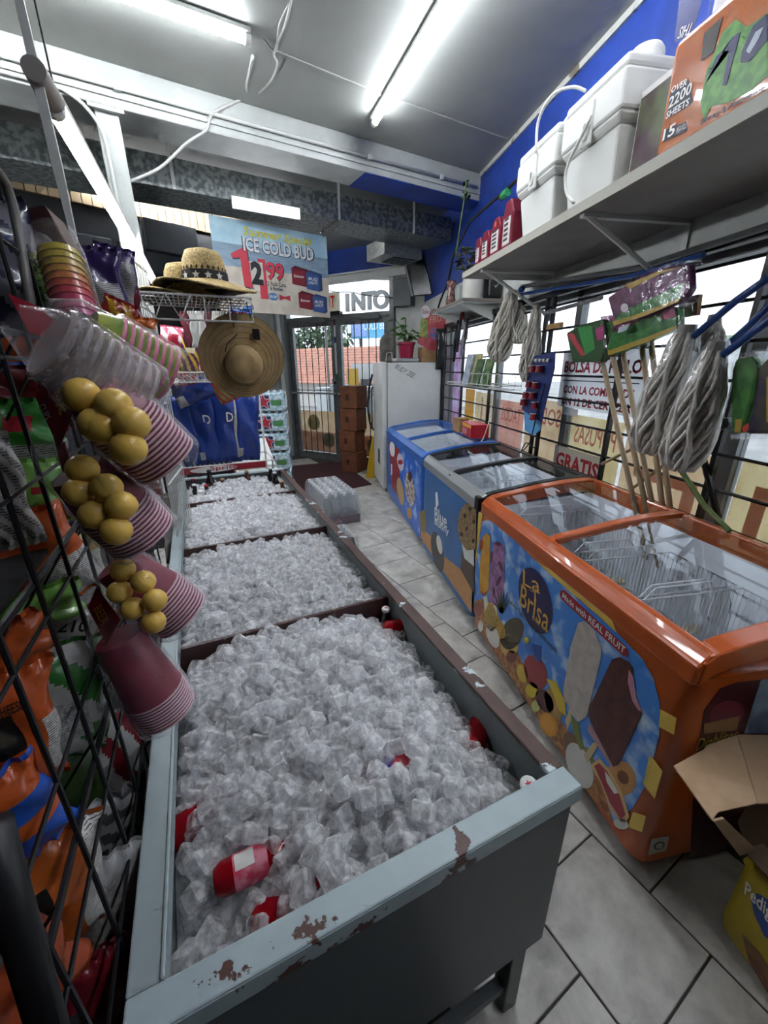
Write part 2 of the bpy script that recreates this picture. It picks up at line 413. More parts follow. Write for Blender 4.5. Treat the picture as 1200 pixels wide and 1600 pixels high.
# galvanised duct ---------------------------------------------
db = b0+.6; dz0, dz1 = 2.905, 3.11; dend = 3.27
duct = thing('air_duct', G(0, db, dz0), 'long galvanised air duct hung below the ceiling', 'duct')
sj = (-3.6, -1.05, hit(530, 345, G(0, db, 0), GY).dot(GX), dend)
for i in range(3):
    MB().obox(G(sj[i], db, dz0), GX*(sj[i+1]-sj[i]), GY*.43, UPZ*(dz1-dz0)).build('section', STEEL, duct, bevel=.004)
    if i: MB().obox(G(sj[i]-.014, db-.006, dz0-.006), GX*.028, GY*.442, UPZ*(dz1-dz0+.012)).build('seam', STEEL, duct)
for xx in (530, 646, 280):
    a = hit(xx, 345, G(0, db, 0), GY).dot(GX)
    MB().obox(G(a-.012, db-.01, dz0-.002), GX*.024, GY*.003, UPZ*(ZC-dz0)).build('hanger_strap', CONDM, duct)
vb = hit(628, 392, G(0, db+.5, 0), GY)
# drop box with grille beyond the duct
a = vb.dot(GX)
box = MB(); box.obox(G(a-.28, db+.43, 2.80), GX*.52, GY*.42, UPZ*.17); box.build('outlet_box', mat('galv_light', '#8b908c', .4, metal=.5, noise='#a2a7a3', nscale=25), duct, bevel=.004)
gq = MB().obox(G(a-.12, db+.48, 2.793), GX*.30, GY*.28, UPZ*.006).build('grille', mat('dark_grille', '#17181a', .6), duct)
for k in range(7): MB().obox(G(a-.12, db+.49+.04*k, 2.786), GX*.30, GY*.012, UPZ*.012).build('louvre', STEEL, gq)
# flat glowing strip on the face of the duct
p, q = hit(365, 314, G(0, db-.03, 0), GY), hit(468, 326, G(0, db-.03, 0), GY)
dl = thing('glow_strip', p, 'short flat glowing strip on the face of the air duct', 'lamp')
a0, a1 = p.dot(GX), q.dot(GX)
MB().obox(G(a0, db-.03, p.z-.035), GX*(a1-a0), GY*.03, UPZ*.07).build('glow_face', mat('dim_glow', '#ffffff', .4, emit='#eef2f6', estr=1.6), dl, bevel=.004)
MB().obox(G(a0-.01, db-.01, p.z-.045), GX*(a1-a0+.02), GY*.01, UPZ*.09).build('housing', CONDM, dl)

# tube lamps --------------------------------------------------
def tube_lamp(p, q, label, r=.02, drop=None, cap=True):
    p, q = Vector(p), Vector(q); d = (q-p); L = d.length; d.normalize(); n = d.cross(UPZ).normalized()
    t = thing('tube_lamp', p, label, 'lamp')
    MB().obox(p-n*.03+UPZ*.02, d*L, n*.06, UPZ*.02).build('channel', CONDM, t, bevel=.004)
    tb_ = MB(); tb_.cyl(p+d*.02, q-d*.02, r, r, 12); tb_.build('tube', TUBE, t, smooth=False)
    for e, s in ((p, 1), (q, -1)): MB().cyl(e, e+d*(s*.03), r+.004, r+.004, 12).build('end_cap', CONDM, t)
    return t
tube_lamp(V(.61, 3.58, ZC-.045), V(1.03, 1.18, ZC-.045), 'long tube lamp on the ceiling near the blue wall')
tube_lamp(V(-.16, 2.93, ZC-.045), V(-2.48, 2.18, ZC-.045), 'long tube lamp on the ceiling running away to the left')
hz = 2.38
hp, hq = onz(82, 165, hz), onz(240, 440, hz)
hl = tube_lamp(hp, hq, 'long tube lamp hanging over the snack racks', r=.024)
hd = (hp-hq).normalized(); hn = hd.cross(UPZ).normalized()
MB().cyl(hp-hd*.01+UPZ*.015, hp+hd*.15+UPZ*.015, .034, .03, 14).build('end_housing', mat('lamp_end', '#8f8b86', .5), hl, smooth=True, autos=.6)
for f in (.03, .97):
    pp = hp.lerp(hq, f); MB().tube([pp+UPZ*.04, V(pp.x, pp.y, ZC)], .003, 5).build('hanging_wire', BCABLE, hl)
# flat white bar that drops past the lamp
b1 = hp+hd*.12
bar = MB(); top = V(b1.x, b1.y, ZC); nn = hn
bar.prism([top-nn*.006, top+nn*.006, b1+nn*.014-UPZ*.2, b1+nn*.003-UPZ*.55, b1-nn*.003-UPZ*.55, b1-nn*.012-UPZ*.2], hd*.012)
tag(bar.build('hanging_bar', CONDM), 'flat white metal bar hanging from the ceiling beside the hanging lamp', 'bar')
tube_lamp(G(-.2, db+1.25, ZC-.045), G(1.9, db+1.25, ZC-.045), 'tube lamp on the far ceiling beyond the air duct')
tube_lamp(G(-3.0, db+1.6, ZC-.045), G(-1.9, db+1.6, ZC-.045), 'tube lamp at the far left behind the duct')
tube_lamp(V(1.05, 1.08, ZC-.045), V(1.40, -.92, ZC-.045), 'added unseen tube lamp on the ceiling over the viewer, above the shelf')  # added out of view to brighten the near ice and floor

# ------------------------------------------------------------ DOOR
ALU = mat('aluminium', '#6f7374', .38, metal=.55, noise='#7b7f80', nscale=8)
GLASS = clear('window_glass', '#f7fbff', .0, .02, glossy=True)
door = thing('door_1', D(1, 0), 'double glass entrance door in grey metal frame with burglar bars', 'door', kind='structure'); del door['category']
def dbox(s0, s1, z0, z1, o0=-.03, o1=.03): return MB().obox(D(s0, z0, o0), DD*(s1-s0), DN*(o1-o0), UPZ*(z1-z0))
for s0_, s1_ in ((-.06, .0), (2.0, 2.07)): dbox(s0_, s1_, 0, 2.83, -.06, .05).build('jamb', ALU, door)
dbox(0, 2.0, 2.33, 2.39, -.06, .05).build('transom_bar', ALU, door)
for s0_ in (0, 1.0):
    for a, b in ((s0_+.005, s0_+.10), (s0_+.90, s0_+.995)): dbox(a, b, .01, 2.325).build('stile', ALU, door)
    dbox(s0_+.1, s0_+.9, .01, .13).build('rail', ALU, door); dbox(s0_+.1, s0_+.9, 2.24, 2.325).build('rail', ALU, door)
    dbox(s0_+.1, s0_+.9, .13, 2.24, -.005, .003).build('pane', GLASS, door)
    for k in range(1, 6):
        s = s0_+.1+.8*k/6; MB().tube([D(s, .1, .045), D(s, 2.28, .045)], .008, 6).build('security_bar', mat('bar_grey', '#3c3d40', .5), door)
    dbox(s0_+.02, s0_+.98, 1.165, 1.195, .06, .085).build('push_bar', mat('bright_alu', '#b9bcbd', .3, metal=.6), door, bevel=.005)
    dbox(s0_+.06, s0_+.94, 1.22, 1.235, .04, .05).build('bar_brace', ALU, door)
    MB().obox(D(s0_+.55, 2.29, .05), DD*.3, DN*.06, UPZ*.06).build('door_closer', ALU, door, bevel=.006)
dbox(0, 2.0, 2.39, 2.83, -.004, .004).build('pane', GLASS, door)
MB().cyl(D(.955, 1.36, .03), D(.955, 1.36, .06), .022, .02, 12).build('lock', BLACKM, door)
dbox(.97, 1.0, 1.5, 2.3, .03, .034).build('height_strip', P('#c9cacb'), door)
for z_, c_ in ((2.24, '#5a1520'), (1.98, '#1a2a6b'), (1.40, '#1f5a38')): dbox(.968, 1.002, z_, z_+.09, .034, .036).build('height_mark', P(c_), door)
# white sidelight strips left of the door
for k, (a, b, cc) in enumerate(((-.15, -.09, '#9fa3a3'), (-.24, -.19, '#e6e8e6'), (-.3, -.26, '#8a8e8e'))):
    struct('trim_%d' % (20+k), dbox(a, b, 0, 2.83, -.05, .05), P(cc))
struct('window_1', dbox(-.30, -.09, 0.03, 2.83, -.03, -.02), GLASS)
# posters on the door glass (seen from behind)
def translucent(name, c, c2=None, scale=6):
    if name in MATS: return MATS[name]
    m = bpy.data.materials.new(name); m.use_nodes = True; nt = m.node_tree
    b = nt.nodes['Principled BSDF']; out = nt.nodes['Material Output']; b.inputs['Roughness'].default_value = .7
    tr = nd(nt, 'ShaderNodeBsdfTranslucent'); mx = nd(nt, 'ShaderNodeMixShader'); mx.inputs[0].default_value = .7
    tc = nd(nt, 'ShaderNodeTexCoord'); n = nd(nt, 'ShaderNodeTexNoise'); n.inputs['Scale'].default_value = scale; n.inputs['Detail'].default_value = 3
    r = nd(nt, 'ShaderNodeValToRGB'); r.color_ramp.elements[0].position = .42; r.color_ramp.elements[1].position = .6
    r.color_ramp.elements[0].color = lin(c); r.color_ramp.elements[1].color = lin(c2 or c)
    nt.links.new(tc.outputs['Object'], n.inputs['Vector']); nt.links.new(n.outputs['Fac'], r.inputs['Fac'])
    for s in (b.inputs['Base Color'], tr.inputs['Color']): nt.links.new(r.outputs['Color'], s)
    nt.links.new(b.outputs[0], mx.inputs[1]); nt.links.new(tr.outputs[0], mx.inputs[2]); nt.links.new(mx.outputs[0], out.inputs['Surface'])
    MATS[name] = m; return m
PB = translucent('poster_back', '#dcc9b0', '#e6d8c2'); PR = translucent('poster_rose', '#dcb6a8', '#e4c8bc'); PY = translucent('poster_cream', '#e6dcc0', '#ddd0b0'); PG = translucent('poster_olive', '#b5b08c', '#d3c8a6', 9)
for s0_, rr in ((.1, ((.3, .66, .14), (.62, .36, .13))), (1.1, ((.3, .62, .12), (.55, .33, .12)))):
    t = thing('poster', D(s0_+.4, .14), 'pale beige poster on the %s door leaf, seen from behind' % ('left' if s0_ < 1 else 'right'), 'poster')
    dbox(s0_+.01, s0_+.79, .14, .87, -.012, -.008).build('sheet', PB, t)
    dbox(s0_+.01, s0_+.79, .14, .5, -.014, -.0125).build('lower_print', PR, t)
    for a, z_, r_ in rr:
        pts = [D(s0_+a+r_*math.cos(k*PI/12), z_+r_*math.sin(k*PI/12), -.0075) for k in range(24)]
        MB().prism(pts, DN*.001).build('round_print', PG, t)
# exit sign on the transom
ex = thing('exit_sign', D(.86, 2.42, .1), 'cream exit sign with red letters above the door', 'sign')
dbox(.80, 1.13, 2.43, 2.70, .05, .14).build('housing', mat('cream_plastic', '#e9e2c8', .4), ex, bevel=.012)
dbox(.82, 1.16, 2.39, 2.43, .04, .13).build('base', BLACKM, ex)
text('EXIT', D(.955, 2.565, .14), DD, UPZ, .17, mat('exit_red', '#d8342b', .4), ex, width=.27, off=.02, depth=.003)
# hollow letters in the transom window
LETM = translucent('letter_grey', '#eceeee')
lt = thing('window_lettering', D(1.6, 2.40, .0), 'row of hollow grey sign letters hung in the transom window', 'sign')
for ch, s_ in (('I', 1.27), ('N', 1.47), ('T', 1.67), ('O', 1.87)):
    cu = bpy.data.curves.new('t', 'FONT'); cu.body = ch; cu.size = .33; cu.extrude = .02; cu.offset = .012; cu.align_x = 'CENTER'
    ob = bpy.data.objects.new('t', cu); col.objects.link(ob); me = bpy.data.meshes.new_from_object(ob); bpy.data.objects.remove(ob)
    me.materials.append(LETM); me.name = 'letter'
    og = ORG[lt.name]; mm = Matrix(((DD.x, 0, DN.x, 0), (DD.y, 0, DN.y, 0), (0, 1, 0, 0), (0, 0, 0, 1))); mm.translation = D(s_, 2.43, .06)-og
    me.transform(mm); o = bpy.data.objects.new('letter', me); col.objects.link(o); o.parent = lt
cable([D(.7, 2.84, .06), D(1.0, 2.72, .08), D(1.35, 2.68, .09), D(1.6, 2.62, .09), D(2.0, 2.56, .08), D(2.3, 2.5, .06)], .006, BCABLE, 'black wire strung across the transom window')
# speaker box and panel beside the door
tag(MB().obox(D(2.12, 2.42, .0), DD*.28, DN*.16, UPZ*.36).build('junction_box', mat('grey_box', '#6b6f70', .5), bevel=.01), 'grey box on the wall at the upper right of the door', 'box')
tag(MB().box(XW-.05, XW, 4.62, 4.9, 2.28, 2.42).build('switch_box', P('#a9adab'), bevel=.008), 'pale switch box under the blue wall by the corner', 'box')
# long dark folded screen hung from the ceiling by the door corner
sp = hit(637, 400, D(2.2, 0, .4), DN); sq = hit(652, 463, D(2.2, 0, .35), DN)
scr = thing('hanging_monitor', sq, 'thin dark monitor hung steeply beside the air outlet', 'monitor')
dz = (sp-sq); m_ = MB(); m_.obox(sq-DD*.05, DD*.28, dz.normalized()*(dz.length+.1), DN*.04); m_.build('screen', mat('black_glass', '#0c0d0f', .2), scr, bevel=.01)
MB().obox(sq-DD*.06-DN*.02, DD*.03, dz.normalized()*(dz.length+.1), DN*.08).build('edge_frame', P('#84888a'), scr)
MB().tube([sp, V(sp.x, sp.y, ZC)], .012, 8).build('ceiling_arm', BLACKM, scr)

# ------------------------------------------------------------ WINDOW WALL
win = thing('window_2', V(XW+.06, 2, wz0), 'shop window with grey frame', 'window', kind='structure'); del win['category']
FR = mat('window_frame', '#77797a', .4, metal=.4)
mull = [wy0, .35, 1.42, 2.62, 3.75, wy1]
for y in mull: MB().box(XW+.05, XW+.10, y-.03, y+.03, wz0, wz1).build('mullion', FR, win)
for z in (wz0, wz1-.04): MB().box(XW+.05, XW+.10, wy0, wy1, z, z+.04).build('frame_rail', FR, win)
for i in range(len(mull)-1): MB().box(XW+.072, XW+.078, mull[i]+.03, mull[i+1]-.03, wz0+.04, wz1-.04).build('pane', GLASS, win)
# black burglar grille
gr = thing('window_grille', V(XW-.03, 2, .6), 'black bar grille across the whole shop window', 'grille')
gx = XW-.035
for y in (5.05, 4.42, 3.70, 2.86, 2.78, 2.06, 1.40, .75, .1):
    w_ = .022
    MB().box(gx-.012, gx+.012, y-w_/2, y+w_/2, .62, 2.05).build('upright', BLACKM, gr)
z = .65
while z < 2.06:
    MB().tube([(gx, wy0, z), (gx, 5.06, z)], .0075, 6).build('bar', BLACKM, gr); z += .148
MB().box(gx-.02, gx+.02, wy0, 5.07, 2.04, 2.075).build('head_bar', BLACKM, gr)
a, b = onx(1093, 692, gx-.014), onx(1121, 806, gx-.014)
MB().tube([a+(a-b)*.25, b+(b-a)*.5], .013, 6).build('diagonal_brace', BLACKM, gr)
# posters stuck on the window, seen from behind
def wpost(y0, y1, z0, z1, m, label, red=None, txt=None, x=XW+.09):
    t = thing('poster', V(x, (y0+y1)/2, z0), label, 'poster')
    MB().box(x, x+.003, y0, y1, z0, z1).build('sheet', m, t)
    if red:
        for q in red: MB().box(x-.002, x-.0005, *q).build('print', PR, t)
    if txt: text(txt, V(x-.0008, (y0+y1)/2, z1-.12), (0, 1, 0), UPZ, .13, translucent('poster_pink', '#c9827c'), t, width=(y1-y0)*.8, off=.01, depth=-.0004)
    return t
wpost(-.5, .33, .4, 1.15, PB, 'beige poster on the window pane nearest the viewer')
wpost(.40, 1.38, .4, 1.22, PY, 'cream poster with red border on the window at the right edge', red=((.48, 1.3, 1.08, 1.12), (1.24, 1.3, .45, 1.08), (.7, 1.0, .5, .9)))
wpost(1.47, 2.05, .4, 1.2, PB, 'beige poster behind the mop handles', red=((1.55, 1.95, 1.0, 1.06), (1.55, 1.62, .5, 1.0)))
wpost(2.08, 2.58, .4, 1.28, PY, 'cream poster with faint pink mirrored word on the window', txt='PUPUSAS')
wpost(2.66, 3.2, .4, 1.35, PB, 'beige poster beside the blue card of small cups', txt='SODAS')
wpost(3.24, 3.7, .4, 1.3, PR, 'rosy poster left of the blue card', txt='TACOS')
wpost(3.8, 4.3, .4, 1.34, PY, 'cream striped poster under the wire rack on the grille', red=((3.92, 3.97, .5, 1.3), (4.1, 4.14, .5, 1.3)))
wpost(4.34, 4.6, 1.02, 1.36, translucent('poster_yellow', '#d9b544'), 'small yellow notice on the window beyond the wire rack')
wpost(4.34, 4.75, .6, 1.0, translucent('poster_grey', '#8c9099'), 'grey sheet on the window under the yellow notice')
wpost(4.78, 5.03, .6, 1.9, translucent('poster_lilac', '#c9a9c4', '#ded3e6'), 'tall lilac banner on the window beside the refrigerator')

# ------------------------------------------------------------ OUTSIDE
struct('ground', MB().box(-14, 34, -12, 44, -.35, -.1), mat('street', '#8d8b88', .9, noise='#a19f9b', nscale=.8))
struct('sidewalk', MB().box(XW+.16, XW+2.6, -6, 7, -.1, -.02), mat('sidewalk', '#b5b2ac', .9))
# house with orange tiled roof across the street, seen through the door
DO = lambda s, z, dist: D(s-.715*dist, z, -dist)
hs = thing('orange_roof_building', DO(1, 0, 9), 'low building with an orange tiled roof across the street', 'building')
def hb(s0, s1, z0, z1, d0, d1): return MB().obox(DO(s0, z0, d0), DD*(s1-s0), DN*(d0-d1), UPZ*(z1-z0))
hb(-5, 6, -.1, 1.0, 9.4, 13).build('wall', P('#cfccc6', .8), hs)
hb(1.75, 3.0, -.1, 1.75, 8.9, 9.4).build('porch_wall', P('#a9aaa8', .8), hs)
ROOF = mat('roof_orange', '#b98470', .75, noise='#a97664', nscale=4)
for k in range(13):
    z0 = .95+k*.115; d0 = 8.8+k*.13
    MB().prism([DO(-5.5, z0, d0), DO(-5.5, z0+.03, d0), DO(-5.5, z0+.14, d0+.16), DO(-5.5, z0+.11, d0+.16)], DD*11.5).build('roof_course', ROOF, hs)
for s_ in (.75, 2.2): hb(s_, s_+.35, .35, 1.15, 8.7, 8.8).build('doorway', P('#4a4d55'), hs)
hb(1.5, 1.95, .3, 1.55, 8.2, 8.35).build('yellow_panel', P('#9a7a24'), hs)
bb = thing('billboard', DO(2.6, 0, 16), 'blue billboard high beyond the orange roof', 'billboard')
hb(2.2, 5.4, 3.2, 4.3, 16, 16.2).build('panel', P('#6ab0d6', .5), bb); hb(2.3, 3.3, 3.3, 4.2, 15.96, 16).build('panel', P('#8ea6d8', .5), bb)
for s_ in (2.8, 4.6): hb(s_, s_+.15, -.1, 3.2, 16.05, 16.2).build('pole', P('#55585a'), bb)
text('COLD BEBIDAS', DO(4.3, 3.85, 15.9), DD, UPZ, .45, P('#eef3f6'), bb, width=2.4)
LEAF2 = mat('far_leaf', '#5b6b52', .9, noise='#3f4d3a', nscale=3)
for i, (s_, z_, r_) in enumerate(((-2.2, 3.0, 1.3), (-.6, 3.2, 1.1), (.9, 3.0, 1.2))):
    t = thing('street_tree', DO(s_, 0, 14.5), ['grey-green tree furthest left behind the orange roof', 'grey-green tree in the middle behind the orange roof', 'grey-green tree behind the roof beside the billboard'][i], 'tree', 'trees behind the roof')
    mb = MB()
    for k in range(260):
        th_, ph_ = RND.random()*2*PI, math.acos(RND.uniform(-1, 1)); rr = r_*RND.random()**.4
        c_ = DO(s_, z_, 14.5)+V(math.cos(th_)*math.sin(ph_), math.sin(th_)*math.sin(ph_), math.cos(ph_)*.8)*rr
        a_ = V(RND.uniform(-1, 1), RND.uniform(-1, 1), RND.uniform(-1, 1))*.16; b_ = V(RND.uniform(-1, 1), RND.uniform(-1, 1), RND.uniform(-1, 1))*.16
        mb.quad(c_-a_, c_+b_, c_+a_, c_-b_)
    mb.build('crown', LEAF2, t)['kind'] = 'stuff'
    MB().tube([DO(s_, -.1, 14.5), DO(s_, z_, 14.5)], .12, 7).build('trunk', P('#4c443c'), t)
hb2 = thing('light_pole', DO(.55, -.1, 8), 'dark street pole in front of the orange roof', 'pole')
MB().tube([DO(.62, -.1, 8), DO(.55, 5, 8)], .05, 8).build('shaft', P('#5b5654'), hb2)
for a, b, z_, cc, l_ in ((.15, .6, .95, '#b7b9b8', 'pale grey utility box outside the left door leaf'), (.7, 1.1, 1.05, '#8f9394', 'darker grey utility box outside the left door leaf'), (1.8, 2.6, 1.0, '#9b9fa0', 'wide grey utility box outside the right door leaf')):
    cr = thing('utility_box', DO(a, -.1, 5), l_, 'utility box'); hb(a, b, -.1, z_, 5, 5.5).build('cabinet', P(cc), cr, bevel=.02); hb(a-.02, b+.02, z_, z_+.04, 4.98, 5.52).build('cap', P(cc), cr)
# low white building and kerb across from the shop window
ob_ = thing('white_building', V(16, 2, -.1), 'pale building across the street from the shop window', 'building')
MB().box(14, 20, -8, 14, -.1, 2.2).build('wall', P('#d9d9d6', .8), ob_); MB().box(13.7, 20, -8, 14, 2.2, 2.5).build('fascia', P('#7fb06a'), ob_)
for k in range(7): MB().box(13.97, 14.02, -7+2.8*k, -5.6+2.8*k, .4, 1.7).build('window', P('#7d8890'), ob_)
for i, z_ in enumerate((5.2, 5.9)):
    tag(MB().tube([(9, -8, z_), (9, 3, z_-.4), (9, 14, z_)], .015, 5).build('power_line', BCABLE), ['lower', 'upper'][i]+' power line across the sky outside the shop window', 'wire')

# ------------------------------------------------------------ far left: panelled soffit over dark coolers
SA = V(-2.75, 4.35, 0); sd = V(.80, .60, 0).normalized(); sn = V(.60, -.80, 0).normalized()
def S(s, z, o=0): return SA + sd*s + UPZ*z + sn*o
def ons(px, py, o=0): return hit(px, py, S(0, 0, o), sn)
zs_ = ons(159, 324).z; sl = (ons(335, 367)-SA).dot(sd)
PAN = mat('beige_panel', '#b39d7c', .6, noise='#a48f70', nscale=6, stretch=(1, 1, .2))
sof = struct('wall_soffit', MB().obox(S(-2.2, zs_, -.3), sd*(sl+2.2+.6), sn*.29, UPZ*(ZC-zs_)), mat('soffit_back', '#5a4c3b', .8))
n_ = 44; wq = (sl+1.4)/n_
for k in range(n_): MB().obox(S(-1.0+k*wq+.004, zs_-.005, -.012), sd*(wq-.008), sn*.018, UPZ*(ZC-zs_)).build('board', PAN, sof)
dc = thing('dark_cooler', S(.5, 0, -.1), 'tall dark drinks cooler standing under the beige boards', 'cooler')
DARK = mat('dark_cabinet', '#191b1e', .4); DARK2 = mat('dark_cabinet2', '#26292d', .45)
MB().obox(S(-1.6, 0, -.75), sd*(sl+2.0), sn*.7, UPZ*(zs_-.01)).build('body', DARK, dc)
for k in range(5):
    s_ = -.9+k*.72
    MB().obox(S(s_, .3, -.05), sd*.66, sn*.04, UPZ*(zs_-.55)).build('door', DARK2, dc, bevel=.01)
    MB().tube([S(s_+.08, .9, .02), S(s_+.08, zs_-.6, .02)], .018, 8).build('handle', P('#3a3e43'), dc)
    MB().obox(S(s_+.15, .5, -.012), sd*.42, sn*.006, UPZ*(zs_-1.0)).build('pane', mat('black_pane', '#0b0c0e', .15), dc)
# dark cartons on top of the coolers seen between lamp and hat
for i, (x0, x1, y0, y1) in enumerate(((226, 262, 352, 392), (268, 300, 360, 400))):
    a, b = ons(x0, y1, .1), ons(x1, y0, .1)
    tag(MB().obox(V(a.x, a.y, a.z), sd*((b-a).dot(sd)), sn*.1, UPZ*(b.z-a.z)).build('dark_carton', DARK2, bevel=.006), ['dark carton on the cooler beside the hanging lamp', 'dark carton on the cooler just left of the straw hats'][i], 'box')
# ============================================================ ICE TANK
TL, TW, RZ = 2.85, .754, .85
RIM_L = chipped('rim_bluegrey', '#98a5a8', '#4b3a35', 11, .63, .64, dirt='#8b989b')
RIM_F = chipped('rim_chipped', '#a9b8bc', '#553731', 13, .60, .61, dirt='#98a6aa')
RIM_R = chipped('rim_worn', '#5a4039', '#c4d2d4', 6, .575, .585, dirt='#47332e')
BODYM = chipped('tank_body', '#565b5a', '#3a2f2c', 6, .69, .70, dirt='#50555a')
INNERM = chipped('tank_inner', '#7f8889', '#47332e', 8, .64, .65, dirt='#757e7f')
DIVM = chipped('divider_rust', '#4a2a27', '#7a7472', 9, .62, .64, dirt='#35201e')
tank = thing('ice_tank', T(-TW/2, TL/2, 0), 'long grey painted metal tank filled with ice and drinks', 'tank')
def tb_(u0, u1, t0, t1, z0, z1): return MB().obox(T(u0, t0, z0), UD*(u1-u0), TD*(t1-t0), UPZ*(z1-z0))
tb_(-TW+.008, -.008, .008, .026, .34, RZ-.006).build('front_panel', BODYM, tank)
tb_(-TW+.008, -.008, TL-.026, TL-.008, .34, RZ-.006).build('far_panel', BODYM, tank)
tb_(-TW+.008, -TW+.026, .026, TL-.026, .34, RZ-.006).build('side_panel', INNERM, tank)
tb_(-.026, -.008, .026, TL-.026, .34, RZ-.006).build('side_panel', INNERM, tank)
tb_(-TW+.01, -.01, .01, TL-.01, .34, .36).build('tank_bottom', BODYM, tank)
rw = .046
def rim(u0, u1, t0, t1, m):
    o = tb_(u0, u1, t0, t1, RZ-.012, RZ).build('rim', m, tank, bevel=.003); return o
rim(-TW, 0, 0, rw, RIM_F); rim(-TW, 0, TL-rw, TL, RIM_F); rim(-TW, -TW+rw, rw, TL-rw, RIM_L); rim(-.038, 0, rw, TL-rw, RIM_R)
tb_(-TW, 0, -.001, .004, RZ-.04, RZ-.004).build('rim_lip', RIM_F, tank); tb_(-.004, .001, 0, TL, RZ-.04, RZ-.004).build('rim_lip', RIM_R, tank)
tb_(-TW+rw-.006, -TW+rw, rw, TL-rw, RZ-.035, RZ+.004).build('rim_lip', RIM_L, tank, bevel=.002)
DIVS = (.815, 1.575, 2.30)
for t in DIVS: tb_(-TW+.027, -.027, t-.006, t+.006, .4, .815).build('divider', DIVM, tank)
for t in (.03, .03+.04, TL/2, TL-.09):
    pass
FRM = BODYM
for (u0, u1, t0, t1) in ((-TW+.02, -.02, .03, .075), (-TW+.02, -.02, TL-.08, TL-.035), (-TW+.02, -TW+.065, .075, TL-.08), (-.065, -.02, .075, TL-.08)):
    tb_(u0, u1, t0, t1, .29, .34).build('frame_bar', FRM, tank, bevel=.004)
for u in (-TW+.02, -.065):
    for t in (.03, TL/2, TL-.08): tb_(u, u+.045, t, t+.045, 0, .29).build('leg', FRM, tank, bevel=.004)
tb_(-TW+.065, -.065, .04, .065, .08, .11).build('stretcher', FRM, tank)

# drinks in the tank ------------------------------------------
def bottle(base, up, glass, capm, label, h=.2, r=.031, labm=None, star=False, cat='bottle', capr=.0145, patch=False, group=None, wideneck=False):
    up = Vector(up).normalized(); base = Vector(base); b = thing('drink_bottle', base, label, cat, group)
    pr = [(r*.7, 0), (r, .012), (r, h*.55), (r*.93, h*.62), (.016, h*.8), (.0135, h*.86), (.0135, h-.004)]
    MB().lathe(pr, 18, base, up).build('bottle_body', glass, b, smooth=True, autos=.8)
    capo = MB().lathe([(capr, 0), (capr+.0008, .002), (capr, .009), (capr*.8, .0115)], 20, base+up*(h-.008), up).build('cap', capm, b, smooth=True, autos=.5)
    if labm: MB().lathe([(r+.0006, h*.18), (r+.0006, h*.5)], 18, base, up, caps=False).build('label', labm, b, smooth=True)
    if patch:
        x, y = frame_of(up)
        if y.z < 0: x, y = -x, -y
        pt = lambda a, l: base+up*l+(x*math.sin(a)+y*math.cos(a))*(r+.0012)
        MB().grid(lambda i, j: pt(-.5+i, h*.2+j*.032), 6, 1).build('info_panel', P('#d9d6d0'), b, smooth=True)
    if star:
        x, y = frame_of(up); c_ = base+up*(h+.0038)
        MB().prism([c_+(x*math.cos(a)+y*math.sin(a))*rr for a, rr in [(k*PI/5, .0075 if k % 2 == 0 else .003) for k in range(10)]], up*.0005).build('star', P('#b5233a'), capo)
    return b
REDG = mat('red_soda', '#a3101f', .12, trans=.35, ior=1.35); DKG = mat('dark_glass', '#120b08', .1, coat=.5); GRG = mat('green_glass', '#1d4a25', .1, coat=.5); BRG = mat('brown_glass', '#4a2a16', .15, coat=.5)
CAPW = mat('white_cap', '#d6d7d5', .35); CAPR = mat('red_cap', '#8e1b26', .35); CAPB = mat('dark_cap', '#2a2c30', .35); CAPT = mat('tan_cap', '#a08468', .45)
LABP = mat('pink_label', '#c43a57', .35, noise='#d98a98', nscale=60)
def lying(px1, px2, z, glass, cap, label, **k):
    a, b_ = onz(*px1, z), onz(*px2, z); return bottle(a, (b_-a).normalized(), glass, cap, label, **k)
lying((335, 1380), (470, 1315), .768, REDG, CAPR, 'red soda bottle lying in the ice with a pink label', h=.18, r=.027, labm=LABP, patch=True)
lying((268, 1310), (390, 1235), .735, REDG, CAPR, 'red bottle buried at the left corner of the ice', h=.19, r=.034)
lying((395, 1455), (545, 1375), .735, REDG, CAPR, 'red bottle half sunk along the front rim of the tank', h=.19, r=.034)
lying((735, 1180), (760, 1110), .728, REDG, CAPR, 'red bottle under the ice near the right wall of the tank', h=.17, r=.03)
lying((570, 1225), (660, 1185), .79, mat('blue_can', '#1c2f86', .25, noise='#a31a2c', nscale=26), CAPB, 'blue and red drink sticking out in the middle of the ice', h=.16, r=.03)
lying((600, 985), (650, 975), .75, REDG, CAPR, 'pink-red bottle beside the first divider', h=.15, r=.03)
def stand(px, py, ztop, glass, cap, label, h=.2, tilt=(0, 0), **k):
    p = onz(px, py, ztop); up = V(tilt[0], tilt[1], 1).normalized(); return bottle(p-up*h, up, glass, cap, label, h=h, **k)
stand(826, 1226, .838, GRG, CAPW, 'green bottle with a starred white cap in the front right corner', star=True, tilt=(-.25, -.15), capr=.0165)
stand(603, 951, .80, DKG, CAPW, 'dark bottle with a white cap standing by the first divider', tilt=(0, -.05), star=True)
